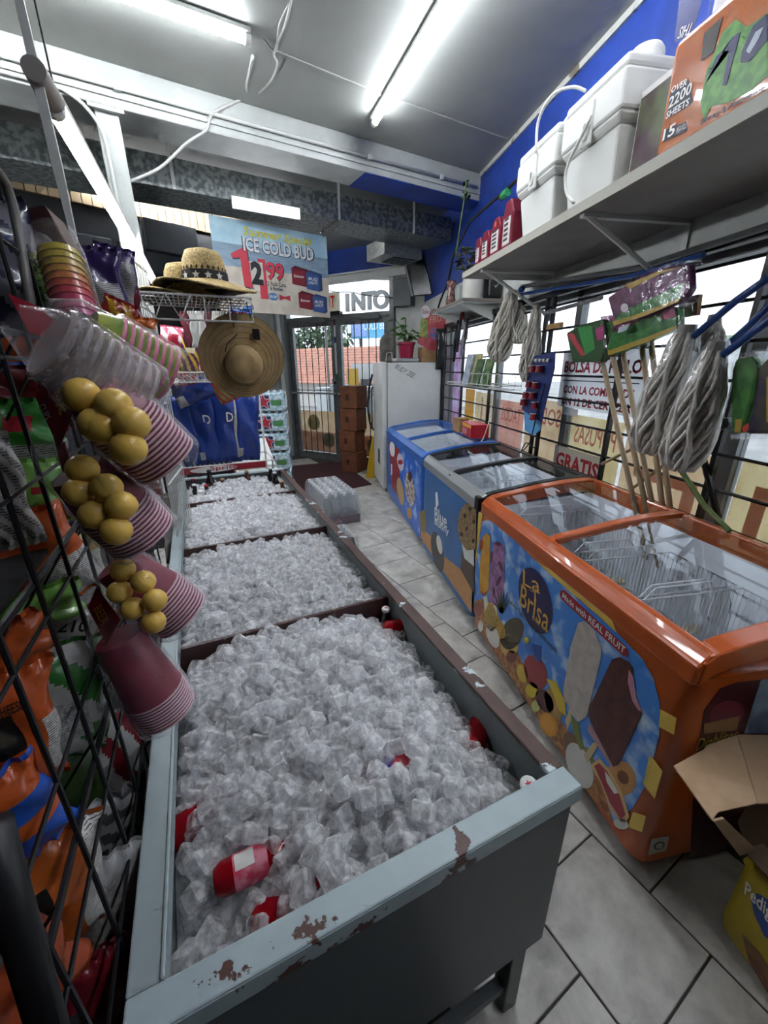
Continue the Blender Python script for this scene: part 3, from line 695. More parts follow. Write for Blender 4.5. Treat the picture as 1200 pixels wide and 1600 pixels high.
for (px, py, zt, g_, c_, l_) in ((326, 735, .93, DKG, CAPB, 'dark bottle with dark cap, tallest at the far left of the tank'), (322, 758, .86, DKG, CAPR, 'dark bottle with a red cap in the far bay'),
        (303, 757, .86, DKG, CAPW, 'dark bottle with a pale cap at the far left corner'), (301, 749, .85, DKG, CAPR, 'red-capped bottle behind the pale-capped one at the far left'), (385, 736, .9, BRG, CAPT, 'brown bottle neck standing out of the far ice'),
        (422, 731, .9, DKG, CAPW, 'dark bottle with white cap at the far right corner of the tank'), (429, 738, .89, DKG, CAPW, 'second white-capped dark bottle, just nearer than the corner one'), (440, 752, .84, BRG, CAPT, 'bottle with a tan cap against the far right wall'), (347, 748, .84, BRG, CAPT, 'small tan-capped bottle in the far ice')):
    stand(px, py, zt, g_, c_, l_)

# ice ---------------------------------------------------------
def ice_mat():
    m = bpy.data.materials.new('ice'); m.use_nodes = True; nt = m.node_tree; b = nt.nodes['Principled BSDF']; out = nt.nodes['Material Output']
    b.inputs['Base Color'].default_value = (.95, .955, .965, 1); b.inputs['IOR'].default_value = 1.31; b.inputs['Roughness'].default_value = .04
    b.inputs['Transmission Weight'].default_value = .22; b.inputs['Specular IOR Level'].default_value = 1.0
    ge = nd(nt, 'ShaderNodeNewGeometry'); n = nd(nt, 'ShaderNodeTexNoise'); n.inputs['Scale'].default_value = 60; n.inputs['Detail'].default_value = 3
    nt.links.new(ge.outputs['Position'], n.inputs['Vector'])
    n2 = nd(nt, 'ShaderNodeTexNoise'); n2.inputs['Scale'].default_value = 90; nt.links.new(ge.outputs['Position'], n2.inputs['Vector'])
    bp = nd(nt, 'ShaderNodeBump'); bp.inputs['Strength'].default_value = .45; bp.inputs['Distance'].default_value = .006
    nt.links.new(n2.outputs['Fac'], bp.inputs['Height']); nt.links.new(bp.outputs['Normal'], b.inputs['Normal'])
    tl_ = nd(nt, 'ShaderNodeBsdfTranslucent'); tl_.inputs['Color'].default_value = (.95, .95, .96, 1)
    m1 = nd(nt, 'ShaderNodeMixShader'); m1.inputs[0].default_value = .30; nt.links.new(b.outputs[0], m1.inputs[1]); nt.links.new(tl_.outputs[0], m1.inputs[2])
    tr = nd(nt, 'ShaderNodeBsdfTransparent'); tr.inputs['Color'].default_value = (.985, .985, .99, 1)
    r = nd(nt, 'ShaderNodeMapRange'); r.inputs['From Min'].default_value = .35; r.inputs['From Max'].default_value = .65; r.inputs['To Min'].default_value = .22; r.inputs['To Max'].default_value = .80
    nt.links.new(n.outputs['Fac'], r.inputs['Value'])
    m2 = nd(nt, 'ShaderNodeMixShader'); nt.links.new(r.outputs[0], m2.inputs[0]); nt.links.new(tr.outputs[0], m2.inputs[1]); nt.links.new(m1.outputs[0], m2.inputs[2])
    nt.links.new(m2.outputs[0], out.inputs['Surface'])
    return m
ICE = ice_mat()
BED = mat('ice_bed', '#c9cbcd', .35, noise='#eeeff0', nscale=70, bump=.5, bscale=60)
def cube_mesh(seed):
    rr = random.Random(seed); bm = bmesh.new(); bmesh.ops.create_cube(bm, size=1)
    for v in bm.verts:
        v.co.x *= rr.uniform(.85, 1.15); v.co.y *= rr.uniform(.7, 1.05); v.co.z *= rr.uniform(.6, 1.0)
        v.co += Vector((rr.uniform(-1, 1), rr.uniform(-1, 1), rr.uniform(-1, 1)))*.07
    bmesh.ops.bevel(bm, geom=bm.edges[:]+bm.verts[:], offset=.11, segments=1, affect='EDGES', profile=.6, clamp_overlap=True)
    me = bpy.data.meshes.new('ice_cube'); bm.to_mesh(me); bm.free(); me.materials.append(ICE)
    return me
CUBES = [cube_mesh(100+i) for i in range(8)]
bays = [(.03, .805), (.825, 1.565), (1.585, 2.29), (2.31, TL-.03)]
def ice_h(u, t):
    for i, (a, b_) in enumerate(bays):
        if a-.01 <= t <= b_+.01:
            x = (u+.377)/.345; y = (t-(a+b_)/2)/((b_-a)/2)
            heap = max(0, 1-abs(x)**2.6)*(.35+.65*max(0, 1-abs(y)**3))
            base = (.745, .765, .77, .765)[i]; hp_ = (.085, .055, .055, .05)[i]
            z = base+hp_*heap
            if i == 0:
                z -= .05*max(0, 1-((u+.66)**2+(t-.1)**2)/.03)   # hollow at the front left
                z -= .03*max(0, (x-.55)/.45)
            if .70 < t < .93: z = max(z, .832-1.4*abs(t-.815)*(.4 if t < .815 else .8)-.9*max(0, abs(u+.46)-.14))
            if 2.2 < t < 2.4: z = max(z, .822-.5*abs(t-2.3)-.9*max(0, abs(u+.36)-.1))
            return z
    return .7
irnd = random.Random(5)
spots = []
for li, (dz_, sp_) in enumerate(((0, .0345), (-.024, .036))):
    nu = int(.70/sp_); 
    for a, b_ in bays:
        nt_ = int((b_-a)/sp_)
        for i in range(nu):
            for j in range(nt_):
                u = -TW+.045+(i+.5+.5*(j % 2)*(.8)+irnd.uniform(-.3, .3))*(.665/nu); t = a+.012+(j+.5+irnd.uniform(-.3, .3))*((b_-a-.024)/nt_)
                u = min(max(u, -TW+.045), -.045)
                if irnd.random() < .05: continue
                z = ice_h(u, t)+dz_+irnd.uniform(-.012, .012); p = T(u, t, z)
                s = irnd.uniform(.034, .044); e = (irnd.uniform(-.9, .9), irnd.uniform(-.9, .9), irnd.uniform(0, 6.3))
                spots.append((li, p, s, e))
for k in range(90):     # a few tumbled on top of the heap
    i = 0 if k < 50 else irnd.choice((1, 2, 3)); a, b_ = bays[i]
    u = irnd.uniform(-.62, -.14); t = irnd.uniform(a+.06, b_-.06); spots.append((0, T(u, t, ice_h(u, t)+.03), irnd.uniform(.034, .042), (irnd.uniform(-1, 1), irnd.uniform(-1, 1), irnd.uniform(0, 6.3))))
# keep clear of the lying bottle's label and the standing necks
keep = [onz(395, 1350, .8), onz(360, 1366, .8), onz(826, 1226, .838), onz(603, 951, .8)]
spots = [q for q in spots if min((Vector((q[1].x-k.x, q[1].y-k.y, 0)).length) for k in keep) > .026 or q[0] == 1 and min((Vector((q[1].x-k.x, q[1].y-k.y, 0)).length) for k in keep) > .03]
spots.sort(key=lambda q: (q[0], (q[1]-CAM).length))
near = spots[:300]; rest = spots[300:]
for i, (li, p, s, e) in enumerate(near):
    o = bpy.data.objects.new('ice_cube', CUBES[i % 8]); col.objects.link(o); o.location = p; o.rotation_euler = e; o.scale = (s, s, s)
    tag(o, 'clear ice cube in the near bay of the tank', 'ice cube', 'ice cubes in the near bay')
from mathutils import Euler
tv = [np.array([v.co[:] for v in m.vertices]) for m in CUBES]; tf = [[tuple(p.vertices) for p in m.polygons] for m in CUBES]
vv, ff, nv = [], [], 0
for i, (li, p, s, e) in enumerate(rest):
    k = i % 8; R = np.array(Euler(e).to_matrix()); q = (tv[k]*s) @ R.T + np.array(p[:]); vv.append(q); ff += [tuple(x+nv for x in f) for f in tf[k]]; nv += len(q)
me = bpy.data.meshes.new('ice_cubes'); me.from_pydata(np.concatenate(vv).tolist(), [], ff); me.materials.append(ICE)
o = bpy.data.objects.new('ice_cubes', me); col.objects.link(o); tag(o, 'mass of clear ice cubes heaped in all bays of the tank', 'ice', kind='stuff')
bd = MB()
for a, b_ in bays:
    bd.grid(lambda i, j: T(-TW+.027+i*(TW-.054), a-.004+j*(b_-a+.008), ice_h(-TW+.03+i*(TW-.06), a+j*(b_-a))-.045), 24, 24)
tag(bd.build('crushed_ice', BED, smooth=True), 'packed crushed ice under the loose cubes', 'ice', kind='stuff')
# ============================================================ FREEZERS
FX0, FX1 = .95, 1.66
def zp(x):      # curved top of the chest freezers, low at the front
    xs = (.95, .975, 1.02, 1.12, 1.28, 1.45, 1.6, 1.66); zs = (.862, .893, .910, .925, .952, .972, .978, .966)
    return float(np.interp(x, xs, zs))
FGLASS = clear('freezer_glass', '#f3f7fa', .0, .03, glossy=True)
LINER = mat('freezer_liner', '#f1f4fa', .4); BASKW = mat('basket_white', '#dfe1e2', .35)
def rrect(x0, x1, y0, y1, r, n=5):
    pts = []
    for cx, cy_, a0 in ((x1-r, y1-r, 0), (x0+r, y1-r, PI/2), (x0+r, y0+r, PI), (x1-r, y0+r, 1.5*PI)):
        for k in range(n+1): a = a0+PI/2*k/n; pts.append((cx+r*math.cos(a), cy_+r*math.sin(a)))
    return pts
def ringwall(x0, x1, y0, y1, z0, z1, r, th):
    mb = MB(); o = rrect(x0, x1, y0, y1, r); i = rrect(x0+th, x1-th, y0+th, y1-th, max(r-th, .005)); n = len(o)
    a = mb.vs([(x, y, z0) for x, y in o]); b = mb.vs([(x, y, z1) for x, y in o]); c = mb.vs([(x, y, z1) for x, y in i]); d = mb.vs([(x, y, z0) for x, y in i])
    for k in range(n):
        j = (k+1) % n
        mb.face((a+k, a+j, b+j, b+k)); mb.face((b+k, b+j, c+j, c+k)); mb.face((c+k, c+j, d+j, d+k)); mb.face((d+k, d+j, a+j, a+k))
    return mb
BODY = {}
def freezer(y0, y1, label, bodym, railm, dividers, panes_gap=.0, rail=.07, fx0=FX0, glass=FGLASS, end=.055, frontrail=None, drop=0):
    f = thing('chest_freezer', V((fx0+FX1)/2, (y0+y1)/2, 0), label, 'freezer')
    BODY[f.name] = ringwall(fx0, FX1, y0, y1, .07, .82, .05, .055).build('body', bodym, f, smooth=True, autos=.6)
    MB().box(fx0+.05, FX1-.05, y0+.05, y1-.05, .22, .24).build('liner_floor', LINER, f)
    ln = MB()
    ln.quad((fx0+.057, y0+.057, .24), (fx0+.057, y1-.057, .24), (fx0+.057, y1-.057, .85), (fx0+.057, y0+.057, .85)); ln.quad((FX1-.057, y0+.057, .24), (FX1-.057, y0+.057, .9), (FX1-.057, y1-.057, .9), (FX1-.057, y1-.057, .24))
    ln.quad((fx0+.057, y0+.057, .24), (fx0+.057, y0+.057, .85), (FX1-.057, y0+.057, .9), (FX1-.057, y0+.057, .24)); ln.quad((fx0+.057, y1-.057, .24), (FX1-.057, y1-.057, .24), (FX1-.057, y1-.057, .9), (fx0+.057, y1-.057, .85))
    ln.build('liner', LINER, f)
    # lid frame: front and back rails, curved end rails and crossbars
    xs = [fx0+(FX1-fx0)*k/14 for k in range(15)]
    shift = fx0-.95
    zz = lambda x: zp(x-shift*(FX1-x)/(FX1-fx0))-drop
    def railx(xa, xb, m, nm='lid_rail', ya=y0, yb=y1, r=.0):
        q = [xa+(xb-xa)*k/5 for k in range(6)]
        pts = [V(xa, ya, .80), V(xb, ya, .84)]+[V(x, ya, zz(x)) for x in q[::-1]]
        return MB().prism(pts, V(0, yb-ya, 0)).build(nm, m, f, bevel=.008)
    railx(fx0-.004, fx0+.05, frontrail or railm); railx(FX1-.05, FX1+.004, railm)
    def raily(ya, yb, m, nm, up=0, low=.05):
        q = [fx0+.01+(FX1-fx0-.02)*k/16 for k in range(17)]
        pts = [V(x, ya, zz(x)+up) for x in q]+[V(x, ya, zz(x)-low) for x in q[::-1]]
        return MB().prism(pts, V(0, yb-ya, 0)).build(nm, m, f, bevel=.006)
    raily(y0-.004, y0+end, railm, 'lid_rail', low=.07); raily(y1-end, y1+.004, railm, 'lid_rail', low=.07)
    ys = [y0+end]+[d for d in dividers]+[y1-end]
    for d in dividers: raily(d-.022, d+.022, railm, 'crossbar', up=.004, low=.03)
    for i in range(len(ys)-1):
        a, b = ys[i]+(.022 if i else 0), ys[i+1]-(.022 if i < len(ys)-2 else 0)
        MB().grid(lambda s, t: V(fx0+.047+(FX1-fx0-.094)*s, a+(b-a)*t, zz(fx0+.047+(FX1-fx0-.094)*s)-.008), 12, 1).build('glass_lid', glass, f, smooth=True)
    for y in (y0+.12, y1-.14):
        for x in (fx0+.07, FX1-.1):
            w_ = MB().cyl((x, y, .03), (x+.025, y, .03), .03, .03, 14).build('caster', BLACKM, f); MB().box(x-.005, x+.03, y-.02, y+.02, .05, .075).build('caster_fork', P('#6c6e70'), f)
    return f
def basket(x0, x1, y0, y1, z0, z1, label, grp='wire baskets inside the freezers', step=.02, grid_=False, handle=True):
    b = thing('wire_basket', V((x0+x1)/2, (y0+y1)/2, z0), label, 'basket', grp)
    R_ = .0032
    for z in (z1, z0): MB().tube([(x0, y0, z), (x1, y0, z), (x1, y1, z), (x0, y1, z)], R_, 6, closed=True).build('frame_wire', BASKW, b, smooth=True)
    mb = MB(); y = y0+step
    while y < y1-.005:
        mb.tube([(x0, y, z1), (x0, y, z0), (x1, y, z0), (x1, y, z1)], .0024, 4); y += step
    x = x0+step
    while x < x1-.005:
        mb.tube([(x, y0, z1), (x, y0, z0), (x, y1, z0), (x, y1, z1)], .0024, 4); x += step
    if grid_:
        for k in range(1, 5):
            z = z0+(z1-z0)*k/5; mb.tube([(x0, y0, z), (x1, y0, z), (x1, y1, z), (x0, y1, z)], .003, 4, closed=True)
    mb.build('wire_mesh', BASKW, b)['kind'] = 'stuff'
    if handle:
        for yy in (y0, y1): MB().tube([(x0+.12, yy, z1), (x0+.16, yy, z1+.045), (x1-.16, yy, z1+.045), (x1-.12, yy, z1)], .0032, 6).build('handle_wire', BASKW, b)
    return b
# ---- flat prints on freezer fronts: pixel outline cast on the front face, a few tenths of a millimetre proud
LAY = {}
def decal(parent, px, m, name, lay, x=FX0, plane='x'):
    parent = BODY.get(parent.name, parent)
    if plane == 'x': pts = [onx(a, b, x) for a, b in px]; off = V(-1, 0, 0)
    else: pts = [ony(a, b, x) for a, b in px]; off = V(0, -1, 0)
    return MB().prism([p+off*(lay*.0006) for p in pts], off*.0005).build(name, m, parent)
def ell(cx, cy_, rx, ry, ang=0, n=20, a0=0, a1=2*PI):
    c_, s_ = math.cos(math.radians(ang)), math.sin(math.radians(ang)); out = []
    for k in range(n):
        t = a0+(a1-a0)*k/(n if abs(a1-a0-2*PI) < 1e-6 else n-1); x, y = rx*math.cos(t), ry*math.sin(t); out.append((cx+x*c_-y*s_, cy_+x*s_+y*c_))
    return out
def quadpx(a, b, w):     # thin strip between two pixels
    dx, dy = b[0]-a[0], b[1]-a[1]; L = math.hypot(dx, dy); nx, ny = -dy/L*w/2, dx/L*w/2
    return [(a[0]+nx, a[1]+ny), (b[0]+nx, b[1]+ny), (b[0]-nx, b[1]-ny), (a[0]-nx, a[1]-ny)]
def ptext(s, a, b, hpx, m, parent, x=FX0, lay=6, **k):
    """lettering on a freezer front running from pixel a to pixel b"""
    parent = BODY.get(parent.name, parent)
    A, B = onx(*a, x), onx(*b, x); mid = (A+B)/2; exx = (B-A); up = V(-1, 0, 0).cross(exx.normalized())
    mp = ((a[0]+b[0])/2, (a[1]+b[1])/2); h = (onx(mp[0], mp[1]-hpx/2, x)-onx(mp[0], mp[1]+hpx/2, x)).length
    return text(s, mid+V(-1, 0, 0)*(lay*.0006), exx, up, h, m, parent, width=exx.length, depth=.0004, **k)

# ------------------------------------------------ orange freezer (nearest)
ORG_B = mat('orange_gloss', '#bf5a22', .28, noise='#b5521d', nscale=2, coat=.3)
of = freezer(.67, 2.045, 'orange chest freezer with curved glass lids and fruit ice bar prints', ORG_B, ORG_B, (1.42,))
SKYP = mat('printed_sky', '#3f86d6', .35, noise='#cfe2f3', nscale=11, ndetail=6, edge=(.5, .72))
YEL = P('#d9b13a', .4); LYEL = P('#e0bf57', .4); DORG = P('#b9612c', .4)
decal(of, [(748, 806), (757, 806), (806, 832), (835, 862), (872, 905), (835, 880), (790, 843), (757, 818), (745, 880), (741, 930)], P('#c76a2c', .35), 'print_swirl', 1)
decal(of, [(768, 806), (786, 812), (776, 828), (768, 823)], YEL, 'print_ray', 2)
decal(of, [(748, 800), (755, 800), (745, 870), (741, 905)], LYEL, 'print_ray', 2)
decal(of, [(822, 866), (850, 884), (888, 905), (925, 935), (955, 965), (965, 990), (940, 966), (905, 935), (868, 910)], LYEL, 'print_swirl', 2)
decal(of, [(880, 900), (905, 900), (900, 918), (890, 918)], LYEL, 'print_ray', 2)
sky = [(754, 815), (762, 812), (772, 817), (800, 840), (850, 888), (880, 915), (930, 958), (975, 998), (1005, 1030), (1022, 1060), (1032, 1100), (1031, 1150), (1020, 1190), (1008, 1230), (990, 1262), (960, 1285), (930, 1245), (880, 1175), (820, 1085), (780, 1020), (752, 978), (741, 945), (742, 900), (748, 850)]
decal(of, sky, SKYP, 'printed_sky_panel', 3)
decal(of, [(1033, 1108), (1058, 1122), (1054, 1148), (1030, 1135)], LYEL, 'print_ray', 3)
decal(of, [(1016, 1178), (1036, 1205), (1024, 1248), (1006, 1225)], LYEL, 'print_ray', 3)
decal(of, [(990, 1268), (1010, 1275), (1004, 1300), (982, 1292)], LYEL, 'print_ray', 3)
# sand and fruit along the bottom of the picture
decal(of, [(741, 940), (752, 935), (770, 945), (800, 1000), (830, 1060), (880, 1130), (930, 1190), (960, 1285), (930, 1250), (880, 1180), (820, 1090), (780, 1028), (748, 980)], P('#b98a4a', .4, noise='#8f4a2a', nscale=40), 'fruit_bed', 4)
fr = [((748, 952, 7, 11, 0), '#8f4a3d'), ((768, 958, 11, 17, -8), '#c9a03a'), ((783, 985, 7, 16, -10), '#b88f2f'), ((801, 990, 17, 26, 20), '#4d3f28'), ((797, 1008, 14, 18, 0), '#d6b061'), ((800, 1026, 8, 10, 0), '#7d3324'), ((817, 1052, 8, 15, -15), '#d2b22e'),
      ((838, 1050, 17, 28, -20), '#9c2f33'), ((832, 1078, 10, 12, 0), '#d8bf2f'), ((852, 1095, 12, 20, -30), '#5c2a27'), ((866, 1100, 12, 26, -20), '#b48a4c'), ((838, 1103, 7, 9, 0), '#c7cf7e'), ((858, 1132, 13, 20, -25), '#d9952c'),
      ((899, 1175, 14, 34, -22), '#7a5636'), ((972, 1215, 22, 28, -20), '#c08a4e'), ((975, 1214, 8, 12, -30), '#7f4a26'), ((920, 1190, 10, 24, -15), '#8a8a45')]
for i, ((a, b, c_, d, e), cc) in enumerate(fr): decal(of, ell(a, b, c_, d, e), P(cc, .4), 'printed_fruit', 5)
decal(of, ell(771, 993, 9, 20, -18), P('#dfdcd4', .4), 'printed_coconut', 6); decal(of, ell(752, 978, 4, 9, 0), P('#dfdcd4', .4), 'printed_coconut', 6)
decal(of, ell(907, 1196, 18, 38, -22), P('#d9d8d2', .4), 'printed_coconut', 6); decal(of, ell(972, 1287, 12, 8, 20), P('#d9d8d2', .4), 'printed_coconut', 6)
decal(of, ell(858, 1132, 9, 15, -25), P('#e3a23a', .4), 'printed_orange_slice', 6)
decal(of, [(855, 1060), (870, 1065), (884, 1095), (886, 1120), (875, 1110), (866, 1085)], P('#d9bb2e', .4), 'printed_banana', 6)
decal(of, [(893, 1115), (905, 1130), (914, 1170), (908, 1172), (896, 1140)], P('#6f7a33', .4), 'printed_banana', 6)
decal(of, [(938, 1185), (952, 1200), (975, 1240), (985, 1275), (976, 1290), (955, 1262), (940, 1225), (924, 1195)], P('#d3b07c', .4), 'printed_guava_rim', 6)
decal(of, [(938, 1192), (950, 1205), (970, 1243), (979, 1272), (972, 1280), (955, 1254), (942, 1222), (930, 1196)], P('#a32a3c', .4), 'printed_guava', 7)
decal(of, [(947, 1205), (955, 1215), (968, 1238), (962, 1240), (950, 1222)], P('#e6e2da', .4), 'printed_guava_core', 8)
# pineapple with spiky crown
decal(of, ell(768, 965, 9, 22, -4), P('#c2a045', .4, noise='#8a6c25', nscale=160), 'printed_pineapple', 6)
for k in range(7):
    a = math.radians(-150+k*20); decal(of, [(783, 958), (783+30*math.cos(a)*.6, 950+34*math.sin(a)), (787, 958)], P('#263d22', .5), 'printed_pineapple_leaf', 7)
# parrot
decal(of, ell(827, 1010, 5, 9, -15), P('#3e6fc0', .4), 'printed_parrot', 7); decal(of, ell(824, 1000, 4, 5), P('#d8c23a', .4), 'printed_parrot', 8); decal(of, [(833, 1005), (848, 1010), (846, 1035), (836, 1028)], P('#1f4aa0', .4), 'printed_parrot', 8)
# ice bars
decal(of, [(755, 838), (762, 833), (767, 838), (766, 890), (764, 925), (757, 931), (750, 924), (751, 880)], P('#d8a62c', .4, noise='#cf8f24', nscale=20), 'printed_yellow_bar', 6)
decal(of, ell(753, 851, 3, 9, 8), P('#a8401f', .4), 'printed_bite', 7); decal(of, [(751, 921), (757, 927), (764, 922), (757, 932)], P('#b23a2a', .4), 'printed_drip', 7)
decal(of, [(756, 932), (762, 930), (764, 950), (759, 955)], P('#e3d9c0', .4), 'printed_stick', 6)
decal(of, [(772, 848), (780, 846), (789, 852), (789, 900), (785, 945), (778, 948), (766, 940), (767, 900)], P('#b583b4', .4, noise='#8d5a8c', nscale=30), 'printed_lilac_bar', 6)
for (a, b, c_, d, e) in ((780, 850, 5, 3, 20), (769, 870, 2, 9, 5), (784, 885, 3, 9, -20), (780, 908, 3, 9, 25), (773, 925, 2, 8, 0)): decal(of, ell(a, b, c_, d, e), P('#5c2a4f', .4), 'printed_berry', 7)
decal(of, [(772, 945), (778, 948), (776, 970), (772, 968)], P('#e3d9c0', .4), 'printed_stick', 6)
wb = [(905, 973), (915, 970), (930, 985), (941, 1012), (940, 1030), (918, 1120), (905, 1128), (884, 1095), (881, 1080), (893, 1010)]
decal(of, wb, P('#c3bab2', .45, noise='#b5aca4', nscale=25), 'printed_white_bar', 6); decal(of, [(884, 1125), (893, 1105), (898, 1112), (888, 1140)], P('#cdb892', .4), 'printed_stick', 5)
cb = [(958, 1030), (970, 1026), (985, 1034), (992, 1046), (990, 1062), (994, 1090), (1005, 1115), (968, 1195), (960, 1198), (930, 1140), (921, 1118), (922, 1105), (940, 1068)]
decal(of, cb, P('#4b2220', .4, noise='#5d302c', nscale=30), 'printed_chocolate_bar', 7); decal(of, [(985, 1046), (992, 1058), (996, 1090), (1006, 1112), (1000, 1110), (990, 1095), (983, 1065)], P('#c28a9c', .4), 'printed_bite', 8)
decal(of, [(922, 1128), (962, 1196), (958, 1200), (920, 1142)], P('#b18a95', .4), 'printed_bar_edge', 6); decal(of, [(914, 1180), (930, 1158), (937, 1164), (920, 1192)], P('#cdb892', .4), 'printed_stick', 8)
# logo
NAVY = P('#241a52', .4); LOGOY = P('#dba94a', .4)
decal(of, ell(838, 938, 24, 53, -14, 28), NAVY, 'logo_oval', 7)
ptext('La', (819, 901), (846, 916), 25, LOGOY, of, lay=9, off=.0); ptext('Brisa', (815, 928), (860, 972), 38, LOGOY, of, lay=9, off=.005)
ptext('SINCE 1982', (833, 965), (856, 985), 6, LOGOY, of, lay=9)
for k in range(6):
    a = math.radians(-170+k*32); decal(of, [(837, 925), (837+11*math.cos(a), 922+9*math.sin(a)), (838, 927)], LOGOY, 'logo_palm', 9)
decal(of, [(837, 926), (839, 926), (839, 945), (836, 945)], LOGOY, 'logo_palm', 9)
ptext('www.labrisaicecream.com', (798, 938), (872, 1018), 10, P('#3a2d1c', .4), of, lay=9)
RB = [(878, 922), (884, 922), (930, 965), (980, 1010), (984, 1018), (982, 1026), (975, 1024), (925, 978), (878, 935), (876, 928)]
decal(of, RB, P('#a2182c', .35), 'red_banner', 7); ptext('Made with REAL FRUIT', (881, 929), (979, 1017), 11, P('#f0ece8', .4), of, lay=9, off=.012)
# near end of the orange freezer: dark print and sticker
EY = .67
decal(of, [(1078, 1340), (1085, 1200), (1100, 1110), (1125, 1075), (1150, 1066), (1185, 1062), (1230, 1060), (1260, 1300)], P('#3d0d1c', .4), 'end_print', 1, EY, 'y')
decal(of, [(1188, 1062), (1250, 1055), (1250, 1145), (1162, 1145)], P('#16306b', .4, noise='#8fa6b8', nscale=5), 'end_print', 2, EY, 'y')
decal(of, ell(1135, 1115, 28, 20, -15), P('#6d2337', .4), 'end_print', 2, EY, 'y')
decal(of, [(1099, 1130), (1155, 1118), (1150, 1140), (1099, 1145)], P('#8a6a45', .4), 'end_print', 3, EY, 'y')
a_, b_ = ony(1088, 1163, EY), ony(1152, 1145, EY)
text('Diablitos', (a_+b_)/2+V(0, -.002, 0), b_-a_, UPZ, .05, P('#a08c38', .4), of, width=(b_-a_).length, off=.01)
decal(of, [(1017, 1310), (1045, 1305), (1040, 1328), (1012, 1335)], P('#b9b6b0', .4), 'sticker', 3, EY, 'y'); decal(of, ell(1029, 1320, 9, 6, -25), P('#55524f', .4), 'sticker_mark', 4, EY, 'y'); decal(of, ell(1029, 1320, 6, 4, -25), P('#b9b6b0', .4), 'sticker_mark', 5, EY, 'y')
for i, (a, b) in enumerate(((.75, 1.06), (1.08, 1.38), (1.46, 1.96))):
    basket(1.03, 1.58, a, b, .50, .80, ['white wire basket nearest in the orange freezer', 'white wire basket in the middle of the orange freezer', 'white wire basket at the far end of the orange freezer'][i])
prnd = random.Random(3)
for i in range(26):
    x, y = prnd.uniform(1.1, 1.5), prnd.uniform(.8, 1.9); cc = prnd.choice(('#c9b58e', '#b8a27a', '#8c8f9a', '#a98a7c', '#d6cfc0', '#7a5a58'))
    bx, lab = (0, 'nearest') if y < 1.07 else (1, 'middle') if y < 1.42 else (2, 'far')
    mb = MB(); e = prnd.uniform(0, PI); d1, d2 = V(math.cos(e), math.sin(e), 0), V(-math.sin(e), math.cos(e), 0); c_ = V(x, y, .515+.012*(i % 5))
    mb.obox(c_-d1*.06-d2*.025, d1*.12, d2*.05, UPZ*.018)
    tag(mb.build('wrapped_ice_bar', P(cc, .3), bevel=.006), 'wrapped ice bar in the %s basket of the orange freezer' % lab, 'ice bar', 'ice bars in the %s basket' % lab)

# ------------------------------------------------ middle freezer, blue with cookie print
BBB = mat('blue_sticker', '#3c6ea6', .4, noise='#356397', nscale=3)
AL = mat('brushed_rail', '#a9acac', .3, metal=.5); BKR = mat('black_rail', '#1b1c1e', .35)
M_X = .945
mf_ = freezer(2.065, 3.235, 'blue chest freezer with cookie print and metal front rail, between two others', BBB, BKR, (2.62,), frontrail=AL, end=.04, fx0=M_X)
dm = lambda px, m, n, l: decal(mf_, px, m, n, l, M_X)
dm([(657, 840), (658, 823), (675, 839), (694, 869), (738, 904), (737, 958)], P('#b98552', .5, noise='#c08f5e', nscale=30), 'printed_table', 1)
dm(ell(684, 862, 9, 32, -10), P('#4c4a48', .5), 'printed_cup', 2); dm(ell(687, 851, 4, 15, -10), P('#d9d8d2', .5), 'printed_cup_label', 3)
dm([(742, 930), (720, 890), (722, 860), (740, 850)], P('#5a4a40', .5), 'printed_bowl_base', 2); dm([(721, 845), (741, 840), (741, 885), (726, 872)], P('#cfd2d0', .5), 'printed_bowl', 3)
COOK = P('#a58a63', .6, noise='#7d6243', nscale=60)
dm([(716, 812), (721, 795), (730, 785), (745, 782), (744, 858), (730, 860), (719, 845), (716, 830)], COOK, 'printed_cookie', 4)
for (a, b) in ((727, 806), (741, 815), (730, 826), (722, 835), (740, 845), (735, 795)): dm(ell(a, b, 2.4, 3.6), P('#2f1f18', .5), 'printed_chip', 5)
dm([(656, 800), (664, 795), (667, 815), (664, 835), (657, 826)], P('#8a7a55', .5), 'printed_dish', 2)
ptext('Blue', (680, 802), (699, 815), 22, P('#eef2f4', .4), mf_, M_X, off=.01); ptext('Bunny', (680, 815), (702, 833), 15, P('#eef2f4', .4), mf_, M_X, off=.01)
dm([(681, 770), (684, 768), (686, 788), (682, 795)], P('#eef2f4', .4), 'printed_ear', 6)
MB().box(M_X-.008, M_X+.05, 2.06, 2.12, .80, .885).build('corner_cap', BLACKM, mf_, bevel=.006)
basket(1.03, 1.58, 2.12, 2.58, .62, .86, 'white grid basket at the near end of the blue freezer with the cookie', step=.035, grid_=True, handle=False)
basket(1.03, 1.58, 2.66, 3.17, .50, .80, 'white grid basket at the far end of the blue freezer with the cookie', step=.035, grid_=True, handle=False)
for i, (x, y, cc) in enumerate(((1.2, 2.3, '#b9c2cf'), (1.35, 2.42, '#3b5fa0'), (1.2, 2.85, '#8796b8'), (1.4, 2.95, '#d8dce2'))):
    tag(MB().box(x, x+.16, y, y+.12, .63 if y < 2.6 else .51, .72 if y < 2.6 else .62).build('ice_cream_box', P(cc, .4), bevel=.008), ['pale ice cream box', 'blue ice cream box', 'lilac ice cream box', 'white ice cream box'][i]+' in the freezer with the cookie', 'box')

